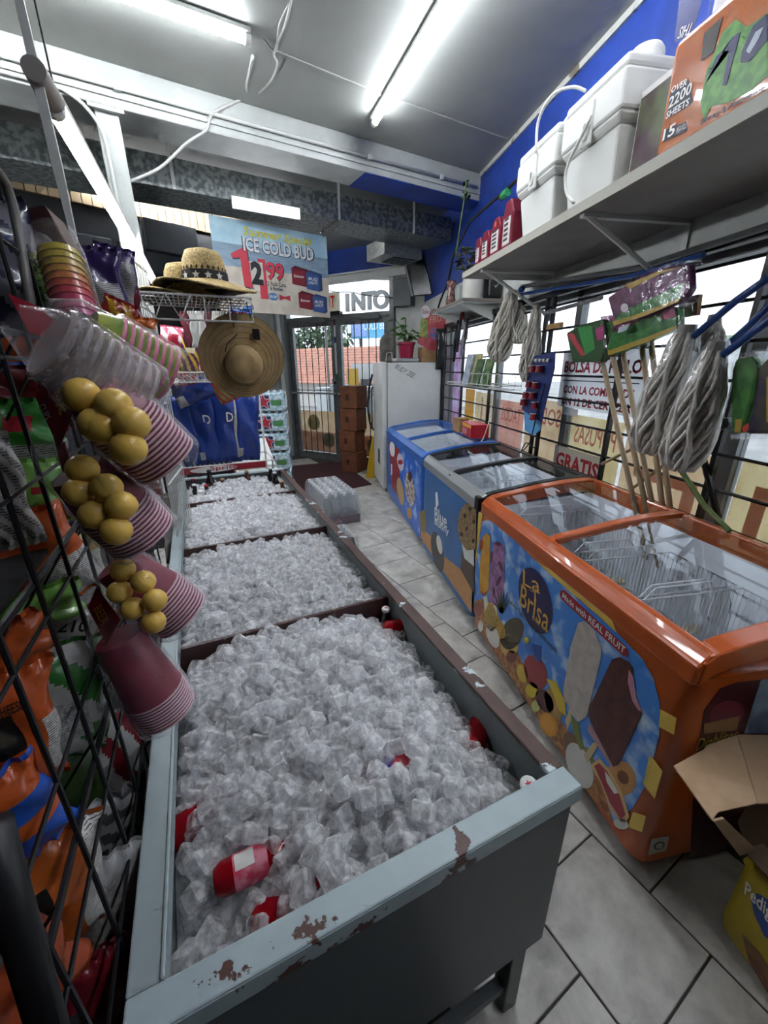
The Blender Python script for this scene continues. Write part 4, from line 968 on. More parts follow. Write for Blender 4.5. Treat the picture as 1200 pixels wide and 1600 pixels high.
# ------------------------------------------------ far freezer with blue rim
BF = mat('blue_gloss', '#2e66b8', .3, noise='#285da8', nscale=3)
ff_ = freezer(3.285, 4.965, 'chest freezer with bright blue curved rim beside the white refrigerator', BF, BF, (4.05,), fx0=.955)
df = lambda px, m, n, l: decal(ff_, px, m, n, l, .955)
df([(607, 690), (624, 702), (624, 778), (613, 762)], P('#8f2c3a', .4), 'red_print', 1); df(ell(613, 702, 4, 12, -5), P('#e6e3e2', .4), 'white_logo', 2); df([(611, 725), (613, 725), (613, 742), (611, 742)], P('#e6e3e2', .4), 'white_mark', 2)
SW = mat('swirl_blue', '#2a63c4', .35, noise='#8fb6ea', nscale=9, ndetail=5, edge=(.5, .66))
df([(625, 702), (658, 725), (656, 836), (640, 808), (625, 780)], SW, 'swirl_print', 1)
df(ell(626, 722, 5, 14, -8), P('#c9c2d6', .4), 'oval_logo', 2); df(ell(626, 722, 4, 4, -8), P('#a02a3a', .4), 'oval_mark', 3)
df(ell(626, 768, 5, 22, -8), P('#b99a70', .5), 'printed_cone', 3); df(ell(641, 765, 7, 27, -6), P('#e4ddd5', .5, noise='#5a3524', nscale=28), 'printed_sundae', 3); df(ell(641, 745, 3, 8, -6), P('#4d2a1c', .5), 'printed_fudge', 4); df(ell(640, 802, 4, 9, -6), P('#b98a5c', .5), 'printed_cup_base', 3)
basket(1.03, 1.58, 3.38, 3.98, .55, .82, 'white wire basket at the near end of the far blue freezer', step=.03); basket(1.03, 1.58, 4.12, 4.88, .55, .82, 'white wire basket at the far end of the far blue freezer', step=.03)
# box of sweets left on the far freezer
cx_ = thing('candy_box', V(1.45, 3.75, .985), 'red candy box lying on the far freezer by the grille', 'box')
pA = V(1.44, 3.44, .985)
MB().obox(pA, V(.16, -.03, 0), V(.03, .32, 0)*.9, V(0, 0, .12)).build('carton', P('#b3232f', .4), cx_, bevel=.003)
MB().obox(pA+V(-.001, .005, .085), V(.0008, 0, 0), V(.026, .28, 0), V(0, 0, .03)).build('yellow_band', P('#d9962c', .4), cx_)
text('SWEET & TANGY', pA+V(-.0, .15, .05)+V(-.001, 0, 0), V(-.03, -.32, 0), UPZ, .045, P('#ecd9d2'), cx_, width=.14)
tag(MB().obox(V(1.47, 3.80, .985), V(.1, .02, 0), V(-.02, .15, 0), V(0, 0, .13)).build('brown_carton', CARD), 'small open brown carton behind the red candy box', 'box')
# ============================================================ SHELF ON THE WINDOW WALL
SHM = mat('shelf_grey', '#8f8a84', .6, noise='#86817b', nscale=5); FOAM = mat('white_foam', '#d9dbd6', .75, bump=.08, bscale=300)
SZ = 2.24
sh = thing('wall_shelf', V(1.45, 1.5, 2.2), 'long grey board shelf on brackets above the shop window', 'shelf')
MB().box(1.185, XW, -.8, 3.17, 2.205, SZ).build('board', SHM, sh)
MB().box(1.18, 1.186, -.8, 3.17, 2.203, SZ+.002).build('edge_strip', P('#a9a79c'), sh)
for y in (.3, 1.83, 2.87):
    MB().box(1.20, XW, y-.015, y+.015, 2.19, 2.205).build('bracket_arm', CONDM, sh)
    MB().box(XW-.012, XW, y-.015, y+.015, 1.9, 2.2).build('bracket_plate', CONDM, sh)
    MB().tube([(1.23, y, 2.195), (XW-.01, y, 1.93)], .011, 6).build('bracket_strut', CONDM, sh)
def cooler(y0, y1, x0, x1, z0, h, label, n=2):
    c = thing('foam_cooler', V((x0+x1)/2, (y0+y1)/2, z0), label, 'cooler')
    def tier(za, zb, ia, ib, nm):
        mb = MB(); a = [V(x, y, za) for x, y in ((x0+ia, y0+ia), (x1-ia, y0+ia), (x1-ia, y1-ia), (x0+ia, y1-ia))]; b = [V(x, y, zb) for x, y in ((x0+ib, y0+ib), (x1-ib, y0+ib), (x1-ib, y1-ib), (x0+ib, y1-ib))]
        k = mb.vs(a); l = mb.vs(b); mb.face((k+3, k+2, k+1, k)); mb.face((l, l+1, l+2, l+3))
        for i in range(4): j = (i+1) % 4; mb.face((k+i, k+j, l+j, l+i))
        return mb.build(nm, FOAM, c, bevel=.012)
    tier(z0, z0+h*.52, .045, .02, 'lower_body'); tier(z0+h*.52, z0+h*.6, .02, .0, 'step'); tier(z0+h*.6, z0+h*.90, .0, .0, 'collar'); tier(z0+h*.9, z0+h, .004, .006, 'lid')
    ym = (y0+y1)/2
    MB().box(x0-.008, x0+.004, ym-.03, ym+.03, z0+h*.5, z0+h*.85).build('handle_boss', FOAM, c, bevel=.004)
    MB().tube([V(x0-.012, ym, z0+h*.62)+V(0, .016*math.cos(k*PI/5), .03*math.sin(k*PI/5)) for k in range(10)], .005, 6, closed=True).build('rope_hole', FOAM, c)
    for k in range(n):
        yy = y0+(k+.5)*(y1-y0)/n; MB().lathe([(.062, 0), (.062, .045), (.05, .062), (.0, .066)], 20, V(x0+.14, yy, z0+h-.004)).build('lid_hump', FOAM, c, smooth=True, autos=.7)
    return c
cooler(1.68, 2.06, 1.20, 1.52, SZ, .41, 'white foam cooler beside the orange paper pack on the shelf'); cooler(2.10, 2.47, 1.20, 1.52, SZ, .40, 'white foam cooler beside the red jugs on the shelf')
ROPE = mat('white_strap', '#d3d4cf', .6)
def strap(px, label):
    pts = [onx(a, b, x) for a, b, x in px]; out = []
    for i in range(len(pts)-1):
        p0, p1, p2, p3 = pts[max(i-1, 0)], pts[i], pts[i+1], pts[min(i+2, len(pts)-1)]
        for k in range(5): t = k/5; out.append(.5*((2*p1)+(p2-p0)*t+(2*p0-5*p1+4*p2-p3)*t*t+(3*p1-p0-3*p2+p3)*t**3))
    tag(MB().tube(out+[pts[-1]], .0065, 6).build('carry_strap', ROPE, smooth=True), label, 'strap')
strap([(925, 180, 1.185), (905, 220, 1.175), (885, 265, 1.17), (885, 300, 1.175), (897, 317, 1.18)], 'white strap hanging loose from the cooler nearest the paper pack')
strap([(838, 240, 1.185), (841, 190, 1.18), (862, 150, 1.19), (893, 136, 1.22), (915, 142, 1.26)], 'white strap arching over the cooler beside the jugs')
# printed carton and paper packs
gb = thing('printed_carton', V(1.35, 1.56, SZ), 'carton with a dark purple grape picture behind the orange pack', 'box')
MB().box(1.26, 1.6, 1.50, 1.66, SZ, 2.52).build('carton', P('#d0cfcb'), gb); MB().box(1.2585, 1.2598, 1.5, 1.655, SZ+.01, 2.50).build('picture', P('#3a1226', .4, noise='#4f5a35', nscale=9), gb)
MB().box(1.27, 1.6, 1.4985, 1.4995, SZ+.01, 2.50).build('picture', P('#3a1226', .4, noise='#4f5a35', nscale=9), gb)
pk = thing('paper_towel_pack', V(1.35, 1.1, SZ), 'large orange plastic pack of paper rolls on the shelf', 'pack')
PKM = mat('orange_film', '#b9652a', .25, noise='#a9561f', nscale=5, bump=.25, bscale=22, coat=.6)
MB().box(1.205, 1.62, .55, 1.475, SZ, 2.545).build('wrapped_block', PKM, pk, bevel=.02, seg=3)
pp = lambda px, m, nm, l: decal(pk, px, m, nm, l, 1.2045)
pp([(1100, 190), (1095, 160), (1105, 110), (1130, 50), (1150, 30), (1168, 42), (1200, 20), (1200, 118), (1175, 140), (1140, 160), (1112, 166)], P('#3f7d34', .35, noise='#5f9a3e', nscale=40), 'green_emblem', 1)
pp([(1103, 130), (1145, 58), (1158, 50), (1136, 132), (1130, 134), (1140, 80), (1130, 80), (1120, 88)], P('#1e2457', .35), 'navy_figure', 3)
pp([(1160, 80), (1178, 40), (1200, 22), (1200, 62), (1172, 96), (1158, 98)], P('#1e2457', .35), 'navy_figure', 3); pp([(1167, 80), (1182, 50), (1194, 42), (1186, 62), (1172, 84)], P('#aeb7c6', .35), 'grey_figure', 4)
pp([(1101, 52), (1130, 25), (1115, 82), (1095, 96)], P('#2b2523', .35), 'dark_label', 1)
PW = P('#e9e6e2', .35); PN = P('#20233f', .35)
pp([(1048, 146), (1076, 124), (1083, 158), (1078, 164), (1042, 185)], PN, 'text_panel', 1)
ptext('OVER', (1050, 141), (1075, 127), 9, PW, pk, 1.2045, lay=3, off=.02); ptext('2200', (1046, 162), (1082, 136), 16, PW, pk, 1.2045, lay=3, off=.02); ptext('SHEETS', (1042, 181), (1078, 158), 10, PW, pk, 1.2045, lay=3, off=.02)
pp([(1037, 204), (1072, 190), (1074, 204), (1036, 222)], PN, 'text_panel', 1)
ptext('15', (1037, 212), (1056, 200), 16, PW, pk, 1.2045, lay=3, off=.02); ptext('MEGA ROLLS', (1058, 204), (1074, 195), 8, PW, pk, 1.2045, lay=3)
ptext('Strong & Absorbent', (1095, 192), (1195, 138), 10, PN, pk, 1.2045, lay=3, off=.02)
for px in ([(1108, 85), (1113, 92), (1098, 120), (1094, 128), (1085, 140), (1097, 118)], [(1120, 90), (1126, 74), (1118, 112), (1110, 130)], [(1186, 95), (1192, 98), (1170, 130), (1150, 150), (1168, 126)]): pass
tp = thing('tissue_pack', V(1.4, 1.15, 2.55), 'blue and white tissue pack in clear film on top of the orange pack', 'pack')
MB().box(1.27, 1.58, .6, 1.44, 2.552, 2.80).build('wrapped_block', P('#d6d8da', .3), tp, bevel=.03, seg=3)
pt_ = lambda px, m, nm, l: decal(tp, px, m, nm, l, 1.2695)
pt_([(1062, 0), (1100, -10), (1082, 58), (1054, 66)], P('#232c6e', .3), 'blue_print', 1)
ptext('THIS', (1082, 44), (1062, 52), 14, PW, tp, 1.2695, lay=3)
MB().box(1.262, 1.59, .59, 1.45, 2.548, 2.815).build('film', FILM, tp, bevel=.03, seg=2)
# red jugs
JUG = mat('red_jug', '#74182e', .35); 
for i, (y0, y1, h) in enumerate(((2.50, 2.63, .25), (2.65, 2.79, .21), (2.81, 2.93, .18), (2.94, 3.03, .17))):
    j = thing('red_jug', V(1.29, (y0+y1)/2, SZ), ['tall red jug next to the foam cooler', 'red jug with orange tag, second from the foam cooler', 'red jug with green cap, third from the foam cooler', 'small red jug at the far end of the row'][i], 'jug', 'red jugs on the shelf')
    w_ = y1-y0; yc = (y0+y1)/2
    MB().prism([V(1.21, y0, SZ), V(1.21, y1, SZ), V(1.21, y1, SZ+h*.72), V(1.21, yc+.03, SZ+h), V(1.21, yc-.03, SZ+h), V(1.21, y0, SZ+h*.72)], V(.15, 0, 0)).build('body', JUG, j, bevel=.008)
    MB().cyl(V(1.285, yc, SZ+h-.004), V(1.285, yc, SZ+h+.028), .022, .02, 12).build('cap', P('#2f8f52') if i == 2 else JUG, j)
    jl = MB().box(1.2085, 1.2095, y0+.02, y1-.025, SZ+.03, SZ+h*.66).build('label', P('#c9c4c2', .5), j)
    for k in range(5): MB().box(1.2075, 1.2083, y0+.045, y1-.035, SZ+.05+k*h*.1, SZ+.05+k*h*.1+h*.055).build('label_print', P('#3b3437', .5), jl)
    if i == 1: MB().box(1.2085, 1.2095, yc-.008, yc+.008, SZ+h*.78, SZ+h*.9).build('orange_tag', P('#e0662c'), j)
pl = thing('extension_pole', V(1.3, 2.9, SZ+.1), 'black telescopic pole with green grip behind the red jugs', 'pole')
a_, b_ = onx(812, 278, 1.45), onx(735, 345, 1.5)
MB().tube([a_+(a_-b_)*.2, b_], .012, 8).build('shaft', BLACKM, pl); c_ = onx(786, 306, 1.455); d_ = (a_-b_).normalized()
MB().cyl(c_, c_+d_*.085, .026, .024, 12).build('grip', P('#2f8a55', .4), pl); MB().cyl(c_-d_*.04, c_, .02, .026, 12).build('collar', BLACKM, pl)
pw_ = [onx(735, 345, 1.5), onx(722, 372, 1.55), onx(708, 402, 1.58), onx(700, 440, 1.6), onx(688, 470, 1.62), onx(680, 500, 1.64)]
cable(pw_, .012, BCABLE, 'thick black cable running down the blue corner')

# plants at the end of the shelf
LEAF = mat('leaf_green', '#3f5f2c', .5, noise='#2e4a22', nscale=8); DLEAF = mat('dark_leaf', '#2c2620', .6, noise='#4a5a32', nscale=12)
def leaf(mb, p, d, L, w, m=None, droop=.3):
    d = Vector(d).normalized(); s = d.cross(UPZ); s = s.normalized() if s.length > .05 else V(1, 0, 0)
    a, b, c_, e = Vector(p), Vector(p)+d*L*.35+s*w-UPZ*L*droop*.1, Vector(p)+d*L-UPZ*L*droop, Vector(p)+d*L*.35-s*w-UPZ*L*droop*.1
    mid = Vector(p)+d*L*.45+UPZ*L*.06
    n = mb.vs((a, b, c_, e, mid)); mb.face((n, n+1, n+4), m); mb.face((n+1, n+2, n+4), m); mb.face((n+2, n+3, n+4), m); mb.face((n+3, n, n+4), m)
def leaves(parent, spots_, m, L, w, droop=.3, seed=1, name='leaf'):
    r = random.Random(seed)
    for p in spots_:
        mb = MB(); a = r.uniform(0, 2*PI); leaf(mb, p, V(math.cos(a), math.sin(a), r.uniform(-.2, .6)), L*r.uniform(.7, 1.2), w*r.uniform(.7, 1.2), droop=droop); mb.build(name, m, parent)
vp = thing('trailing_plant', V(1.3, 3.1, SZ), 'dark bushy plant trailing over the far end of the shelf', 'plant')
r_ = random.Random(4); leaves(vp, [onx(r_.uniform(716, 744), r_.uniform(388, 424), r_.uniform(1.2, 1.32)) for k in range(46)], DLEAF, .07, .025, seed=2)
MB().tube([onx(735, 415, 1.25), onx(728, 400, 1.27), onx(722, 385, 1.27)], .006, 5).build('stem', P('#4a4030'), vp)
bp_ = thing('climbing_sprig', V(1.5, 3.6, SZ), 'thin climbing stem with narrow leaves against the beam end', 'plant')
st = [onx(x, y, 1.42) for x, y in ((712, 400), (716, 372), (720, 345), (724, 320), (727, 300), (729, 282))]
MB().tube(st, .006, 6).build('stem', P('#5a6b3a'), bp_)
for k, (x, y) in enumerate(((728, 285), (724, 292), (732, 290), (722, 302), (735, 303), (718, 312), (730, 300))):
    mb = MB(); sg = 1 if k % 2 else -1; leaf(mb, onx(x, y, 1.42), V(.1, -sg*.9, .4 if k < 3 else 0), .12, .016); mb.build('leaf', LEAF, bp_)

# ------------------------------------------------ small shelf with pots
ss = thing('small_shelf', V(1.55, 4.0, 2.12), 'small white wall shelf with pots near the corner', 'shelf')
MB().box(1.36, XW, 3.62, 4.55, 2.125, 2.15).build('board', P('#7d766e', .6), ss); MB().box(1.37, XW, 3.63, 4.54, 2.118, 2.125).build('underside', WHITE, ss)
for y in (3.72, 4.4):
    MB().prism([V(XW-.005, y, 2.118), V(1.40, y, 2.118), V(1.40, y, 2.10), V(XW-.04, y, 1.99), V(XW-.005, y, 1.86)], V(0, .02, 0)).build('bracket', WHITE, ss)
tag(MB().lathe([(.085, 0), (.09, .02), (.09, .17), (.095, .185), (.085, .19)], 20, V(1.50, 3.75, 2.151)).build('white_pot', P('#c9c9bf', .5), smooth=True, autos=.6), 'plain off-white pot on the small shelf', 'pot')
bk = thing('black_case', V(1.6, 3.68, 2.151), 'black rounded case with a tick mark on the small shelf', 'case')
MB().box(1.60, 1.73, 3.64, 3.80, 2.151, 2.34).build('case', mat('black_plastic', '#111214', .35), bk, bevel=.03, seg=3)
MB().prism([V(1.64, 3.637, 2.26), V(1.66, 3.637, 2.23), V(1.70, 3.637, 2.29), V(1.66, 3.637, 2.245)], V(0, -.002, 0)).build('mark', P('#9a9ca0'), bk)
tag(MB().lathe([(.04, 0), (.05, .03), (.03, .14), (.05, .2), (.045, .21)], 14, V(1.43, 4.12, 2.151)).build('glass_vase', mat('wine_glass', '#4d2a2c', .15, noise='#8a6a62', nscale=30), smooth=True), 'dark reddish vase on the small shelf', 'vase')

# ------------------------------------------------ things hung in front of the window
YARN = mat('mop_yarn', '#d9d4c9', .9, noise='#bcb7ab', nscale=60); YARN2 = mat('mop_yarn_grey', '#c3bfb6', .85, noise='#d6d2c9', nscale=50)
def mop_head(top, bot, r, label, m, wrap=False, strands=22, seed=0, handle=None, hm=None):
    top, bot = Vector(top), Vector(bot); rr = random.Random(seed); t = thing('mop', bot, label, 'mop')
    d = (bot-top); L = d.length; dn = d.normalized(); x, y = frame_of(dn)
    for k in range(strands):
        a = 2*PI*k/strands; ring = (1, .93, .82)[k % 3]
        pts = []
        for i in range(15):
            f = i/14; w_ = r*ring*(.35+.75*math.sin(min(1, f*1.35)*PI/2))*(1 if f < .8 else 1-.45*((f-.8)/.2)**2)
            aa = a+.25*math.sin(f*9+k)+.5*f; wob = .006*math.sin(f*14+k*1.7)
            pts.append(top+dn*(L*f)+(x*math.cos(aa)+y*math.sin(aa))*(w_+wob))
        MB().tube(pts, r*.125, 6).build('strand', m, t, smooth=True)
    MB().lathe([(r*.25, 0), (r*.55, L*.2), (r*.72, L*.6), (r*.55, L*.88), (r*.2, L*.95)], 12, top, dn).build('strand_core', m, t, smooth=True)
    MB().cyl(top-dn*.03, top+dn*.04, r*.4, r*.5, 12).build('collar', P('#8d8a82'), t)
    if handle: MB().tube(handle, .0125, 8).build('handle', hm, t, smooth=True)
    if wrap:
        MB().lathe([(r*.35, -.05), (r*.8, .02), (r*1.12, L*.25), (r*1.22, L*.6), (r*1.1, L*.9), (r*.5, L*1.0), (r*.1, L*1.04)], 14, top, dn, caps=False).build('clear_bag', FILM, t, smooth=True)
    return t
BLUEH = mat('blue_handle', '#1d3f7d', .35)
mx_ = 1.47
mop_head(onx(1072, 520, mx_), onx(1015, 705, mx_), .078, 'big grey mop head in clear bag, left of the pair', YARN2, True, 44, 1, [onx(1085, 525, mx_), onx(1150, 470, mx_-.03), onx(1215, 425, mx_-.06)], BLUEH)
mop_head(onx(1118, 548, mx_-.04), onx(1062, 732, mx_-.04), .070, 'big grey mop head in clear bag, right of the pair', YARN2, True, 44, 2, [onx(1128, 556, mx_-.04), onx(1170, 525, mx_-.07), onx(1225, 483, mx_-.1)], BLUEH)
mop_head(onx(1115, 505, 1.57), onx(1098, 590, 1.57), .055, 'third mop head tucked behind the bagged pair', YARN, True, 28, 3, [onx(1130, 545, 1.55), onx(1170, 510, 1.52), onx(1225, 455, 1.48)], BLUEH)
mop_head(onx(800, 460, 1.58), onx(777, 562, 1.58), .085, 'white string mop hanging from the blue rod, leftmost', YARN, False, 40, 4)
mop_head(onx(838, 484, 1.62), onx(824, 596, 1.62), .058, 'long white string mop hanging beside the card of cups', YARN, False, 36, 5)
mop_head(onx(812, 476, 1.67), onx(812, 535, 1.67), .06, 'short white mop behind the two long string mops', YARN, False, 26, 6)
rd = thing('hanging_rod', V(1.6, 2.3, 2.0), 'blue and steel rods slung under the shelf', 'rod')
MB().tube([onx(800, 462, 1.62), onx(985, 432, 1.58), onx(1100, 398, 1.56)], .011, 8).build('blue_rod', BLUEH, rd); MB().tube([onx(815, 448, 1.66), onx(1000, 418, 1.66), onx(1210, 350, 1.66)], .014, 8).build('steel_rod', P('#5d6060', .35), rd)
MB().tube([onx(850, 490, 1.6), onx(940, 465, 1.6)], .012, 8).build('steel_rod', P('#77797a', .3), rd)
MB().lathe([(.012, -.03), (.022, -.01), (.02, .02), (.012, .035)], 10, onx(815, 452, 1.63), (0, 1, 0)).build('rod_end', BLUEH, rd)
tag(MB().obox(onx(853, 515, 1.6), V(0, -.16, 0), V(.02, 0, 0), UPZ*.03).build('wooden_stub', P('#a8824f', .6)), 'short wooden handle end beside the white mops', 'stick')

# brooms: five wooden handles under packaged heads
WOOD = mat('broom_wood', '#b09a7e', .6, noise='#a08a6e', nscale=10, stretch=(1, 1, .1))
tops = ((940, 560), (957, 555), (972, 545), (1003, 540), (1014, 505)); bots = ((987, 768), (1006, 776), (1018, 782), (1035, 790), (1047, 795))
PUR = mat('purple_pack', '#4a1640', .3, noise='#6a2a5c', nscale=30); GRP = mat('green_pack', '#256a2c', .3, noise='#3f8538', nscale=30); YEP = P('#b79a3a', .35)
for i in range(5):
    x_ = 1.60+.012*i
    b = thing('broom', onx(*bots[i], x_), ['wooden broom handle furthest left, under the red and green bristles', 'second wooden broom handle from the left', 'third wooden broom handle, under the purple pack', 'fourth wooden broom handle, half behind the grey mop', 'rightmost broom handle passing behind the bagged mops'][i], 'broom', 'brooms leaning on the grille')
    p, q = onx(*tops[i], x_), onx(*bots[i], x_); d = (q-p).normalized()
    MB().tube([p, q+d*.35], .0125, 8).build('handle', WOOD, b, smooth=True)
    # flared bristle head above the handle
    hd_ = -d; sx_ = V(0, -1, 0); c_ = p+hd_*.02
    cols = ('#7b3a6e', '#2f8a3a', '#a03a78', '#b8456f', '#8a5a86'); m = P(cols[i], .6, noise='#d08aa8' if i in (2, 3) else cols[i], nscale=50)
    mb = MB()
    for k in range(26):
        f = (k % 13)/12-.5; e = -.016 if k < 13 else .016
        mb.tube([c_+sx_*f*.09+V(e, 0, 0), c_+hd_*.09+sx_*f*.13+V(e*1.3, 0, 0), c_+hd_*.17+sx_*f*.16+V(e*1.5, 0, 0)], .004, 4)
    mb.build('bristles', m, b)['kind'] = 'stuff'
    MB().obox(c_-sx_*.05-V(.018, 0, 0)-hd_*.03, sx_*.1, V(.036, 0, 0), hd_*.06).build('head_block', P('#3c2a44', .4), b, bevel=.008)
def pack_px(px, x, m, label, bands=(), th=.05, film=True, cat='pack', bulge=0, extra=()):
    t = thing('bristle_pack', onx(*px[0], x), label, cat)
    MB().prism([onx(a, b, x) for a, b in px], V(th, 0, 0)).build('wrapped_head', m, t, bevel=.012)
    for i, (q, mm) in enumerate(bands): MB().prism([onx(a, b, x)-V(.001+.0006*i, 0, 0) for a, b in q], V(-.0005, 0, 0)).build('printed_band', mm, t)
    for q, mm, nm in extra: MB().prism([onx(a, b, x)-V(.004, 0, 0) for a, b in q], V(-.0005, 0, 0)).build(nm, mm, t)
    if film:
        cx_, cy_ = sum(a for a, b in px)/len(px), sum(b for a, b in px)/len(px)
        MB().prism([onx(cx_+(a-cx_)*1.1, cy_+(b-cy_)*1.14, x-.01) for a, b in px], V(th+.02, 0, 0)).build('clear_bag', FILM, t, bevel=.008)
    return t
big = [(948, 465), (985, 440), (1030, 418), (1072, 412), (1075, 450), (1062, 470), (1010, 492), (960, 508)]
pack_px(big, 1.50, PUR, 'purple and green bristle pack in clear bag, largest on the brooms', (([(958, 503), (975, 485), (1010, 470), (1068, 442), (1064, 466), (1010, 490), (960, 508)], GRP), ([(960, 509), (1010, 493), (1062, 471), (1062, 466), (1010, 486), (958, 503)], YEP), ([(975, 446), (1030, 424), (1068, 416), (1030, 429), (985, 452)], YEP)), extra=((ell(977, 481, 6, 7), P('#cfc5c9'), 'round_seal'), ([(968, 512), (985, 506), (980, 516), (966, 521)], P('#a9b3bd'), 'price_label')))
pack_px([(946, 545), (955, 520), (1000, 500), (1055, 478), (1057, 512), (1010, 533), (952, 556)], 1.53, GRP, 'green and yellow bristle pack under the largest one', (([(950, 556), (1010, 535), (1057, 514), (1057, 508), (1010, 527), (950, 548)], YEP), ([(1030, 480), (1055, 475), (1055, 495), (1035, 500)], P('#a8506f'))))
pack_px([(884, 520), (905, 508), (940, 498), (946, 545), (938, 566), (893, 566)], 1.56, P('#3a5a34', .4), 'clear bag with red and green bristles, leftmost on the brooms', (([(886, 522), (896, 520), (915, 555), (908, 556)], P('#c8434c')), ([(903, 512), (925, 508), (930, 545), (915, 555)], P('#3fa04a')), ([(930, 515), (943, 508), (944, 530), (934, 532)], P('#b8457f'))))
pack_px([(1148, 560), (1172, 556), (1184, 570), (1182, 600), (1172, 640), (1160, 676), (1142, 678), (1140, 620), (1142, 580)], 1.46, mat('green_bristle', '#2f6a24', .45, noise='#4a8a30', nscale=30), 'green bristle pack hanging at the right edge', (([(1150, 655), (1160, 655), (1158, 676), (1148, 676)], YEP),))
pack_px([(1184, 575), (1210, 545), (1215, 678), (1162, 678), (1174, 640)], 1.44, mat('violet_pack', '#2c2140', .4, noise='#4f4a35', nscale=16), 'dark violet pack with yellow marks at the right edge', (([(1198, 590), (1204, 586), (1204, 660), (1198, 660)], YEP), ([(1160, 668), (1170, 660), (1172, 672), (1162, 676)], P('#b83a32'))))
tag(MB().prism([onx(a, b, 1.66) for a, b in ((1062, 466), (1092, 460), (1088, 492), (1058, 497))], V(.02, 0, 0)).build('cardboard_piece', CARD), 'small square of brown cardboard behind the brooms', 'cardboard')
tag(MB().tube([onx(1035, 690, 1.64), onx(1100, 790, 1.62), onx(1140, 830, 1.61)], .011, 8).build('green_stick', P('#5a6b2c', .5)), 'thin green stick crossing low behind the brooms', 'stick')
for i, (a, b, l_) in enumerate((((940, 725), (1010, 690), 'pale lath slanting behind the left brooms'), ((985, 765), (1040, 725), 'pale lath low between the broom handles'), ((1095, 690), (1140, 660), 'pale lath beside the mop bag'))):
    tag(MB().tube([onx(*a, 1.67), onx(*b, 1.67)], .009, 4).build('wooden_lath', P('#a8977c', .7)), l_, 'lath')
tag(MB().prism([onx(a, b, 1.64) for a, b in ((1105, 655), (1135, 652), (1138, 660), (1135, 668), (1105, 675))], V(.04, 0, 0)).build('black_brush', BLACKM, bevel=.006), 'black brush head behind the mop bags', 'brush')
# window notices
sg = thing('window_sign', V(XW+.02, 2.3, 1.35), 'white window notice with red capitals behind the brooms', 'sign')
sx = XW+.03
cs = [onx(a, b, sx) for a, b in ((882, 548), (1018, 542), (1004, 668), (886, 645))]
yA, yB = cs[0].y, cs[1].y; zA, zB = 1.70, 1.33
yb2 = cs[2].y
MB().box(sx, sx+.004, yB, yA, zB, zA).build('sheet', translucent('white_sheet', '#dcdcdd'), sg)
RED = P('#9c2233', .5)
def stext(s, py, hh, frac=.92, m=RED):
    c_ = V(sx-.001, (yA+yB)/2, onx(945, py, sx).z); text(s, c_, (0, -1, 0), UPZ, hh, m, sg, width=(yA-yB)*frac, off=.035)
stext('BOLSA DE HIELO', 573, .075); stext('CON LA COMPRA DE', 613, .052, .86); stext('UN 12 DE CERVEZA', 634, .052, .86)
MB().box(sx-.001, sx-.0002, yB+.03, yA-.03, onx(945, 597, sx).z-.003, onx(945, 597, sx).z+.003).build('rule', P('#2a2428'), sg)
sg2 = thing('window_sign', V(XW+.02, 2.6, 1.0), 'small white notice reading in red behind the middle freezer', 'sign')
q0, q1 = onx(866, 708, sx), onx(944, 722, sx)
MB().box(sx, sx+.004, q1.y, q0.y, .86, 1.06).build('sheet', translucent('white_sheet', '#dcdcdd'), sg2); text('GRATIS', V(sx-.001, (q0.y+q1.y)/2, .965), (0, -1, 0), UPZ, .11, RED, sg2, width=(q0.y-q1.y)*.86, off=.035)
sg['label'] = 'white window notice with three lines of red capitals behind the brooms'
tag(MB().box(sx, sx+.003, 2.45, 2.62, 1.28, 1.325).build('small_notice', P('#c9c9c9')), 'small printed strip under the white window notice', 'sign')
# blue card of little red cups
cdx = 1.60
cc_ = thing('cup_card', onx(840, 680, cdx), 'blue hanging card with rows of small red cups', 'display card')
ring_ = lambda px: [onx(a, b, cdx) for a, b in px]
MB().prism(ring_([(836, 556), (867, 549), (866, 575), (850, 640), (846, 660), (815, 640), (826, 590)]), V(.006, 0, 0)).build('card', P('#26336b', .4), cc_)
tag(MB().prism([onx(a, b, cdx+.015) for a, b in ((818, 628), (846, 640), (844, 672), (832, 681), (820, 672))], V(.004, 0, 0)).build('blue_tag', P('#5f9fd0', .4)), 'light blue tag hanging below the card of cups', 'tag')
for (a, b) in ((833, 577), (843, 577), (827, 601), (837, 603), (822, 618), (832, 619), (818, 629), (836, 634), (834, 652)):
    p = onx(a, b-6, cdx-.028); mb = MB(); mb.lathe([(.019, 0), (.025, -.045)], 12, p, (0, 0, 1)); mb.build('red_cup', P('#8e1f2c', .35), cc_, smooth=True, autos=.5)
    MB().lathe([(.027, 0), (.027, -.004)], 12, p+V(0, 0, .0), (0, 0, 1)).build('cup_rim', P('#d8d5d4'), cc_)
for k in range(4): MB().lathe([(.0, -.014), (.011, -.008), (.014, 0), (.011, .008), (0, .014)], 10, onx(838+k*6, 563, cdx-.014)).build('white_ball', P('#d9d9d9'), cc_, smooth=True)
MB().tube([onx(851, 549, cdx), onx(853, 520, cdx+.02), onx(850, 500, cdx+.04)], .003, 5).build('hanger', BCABLE, cc_)
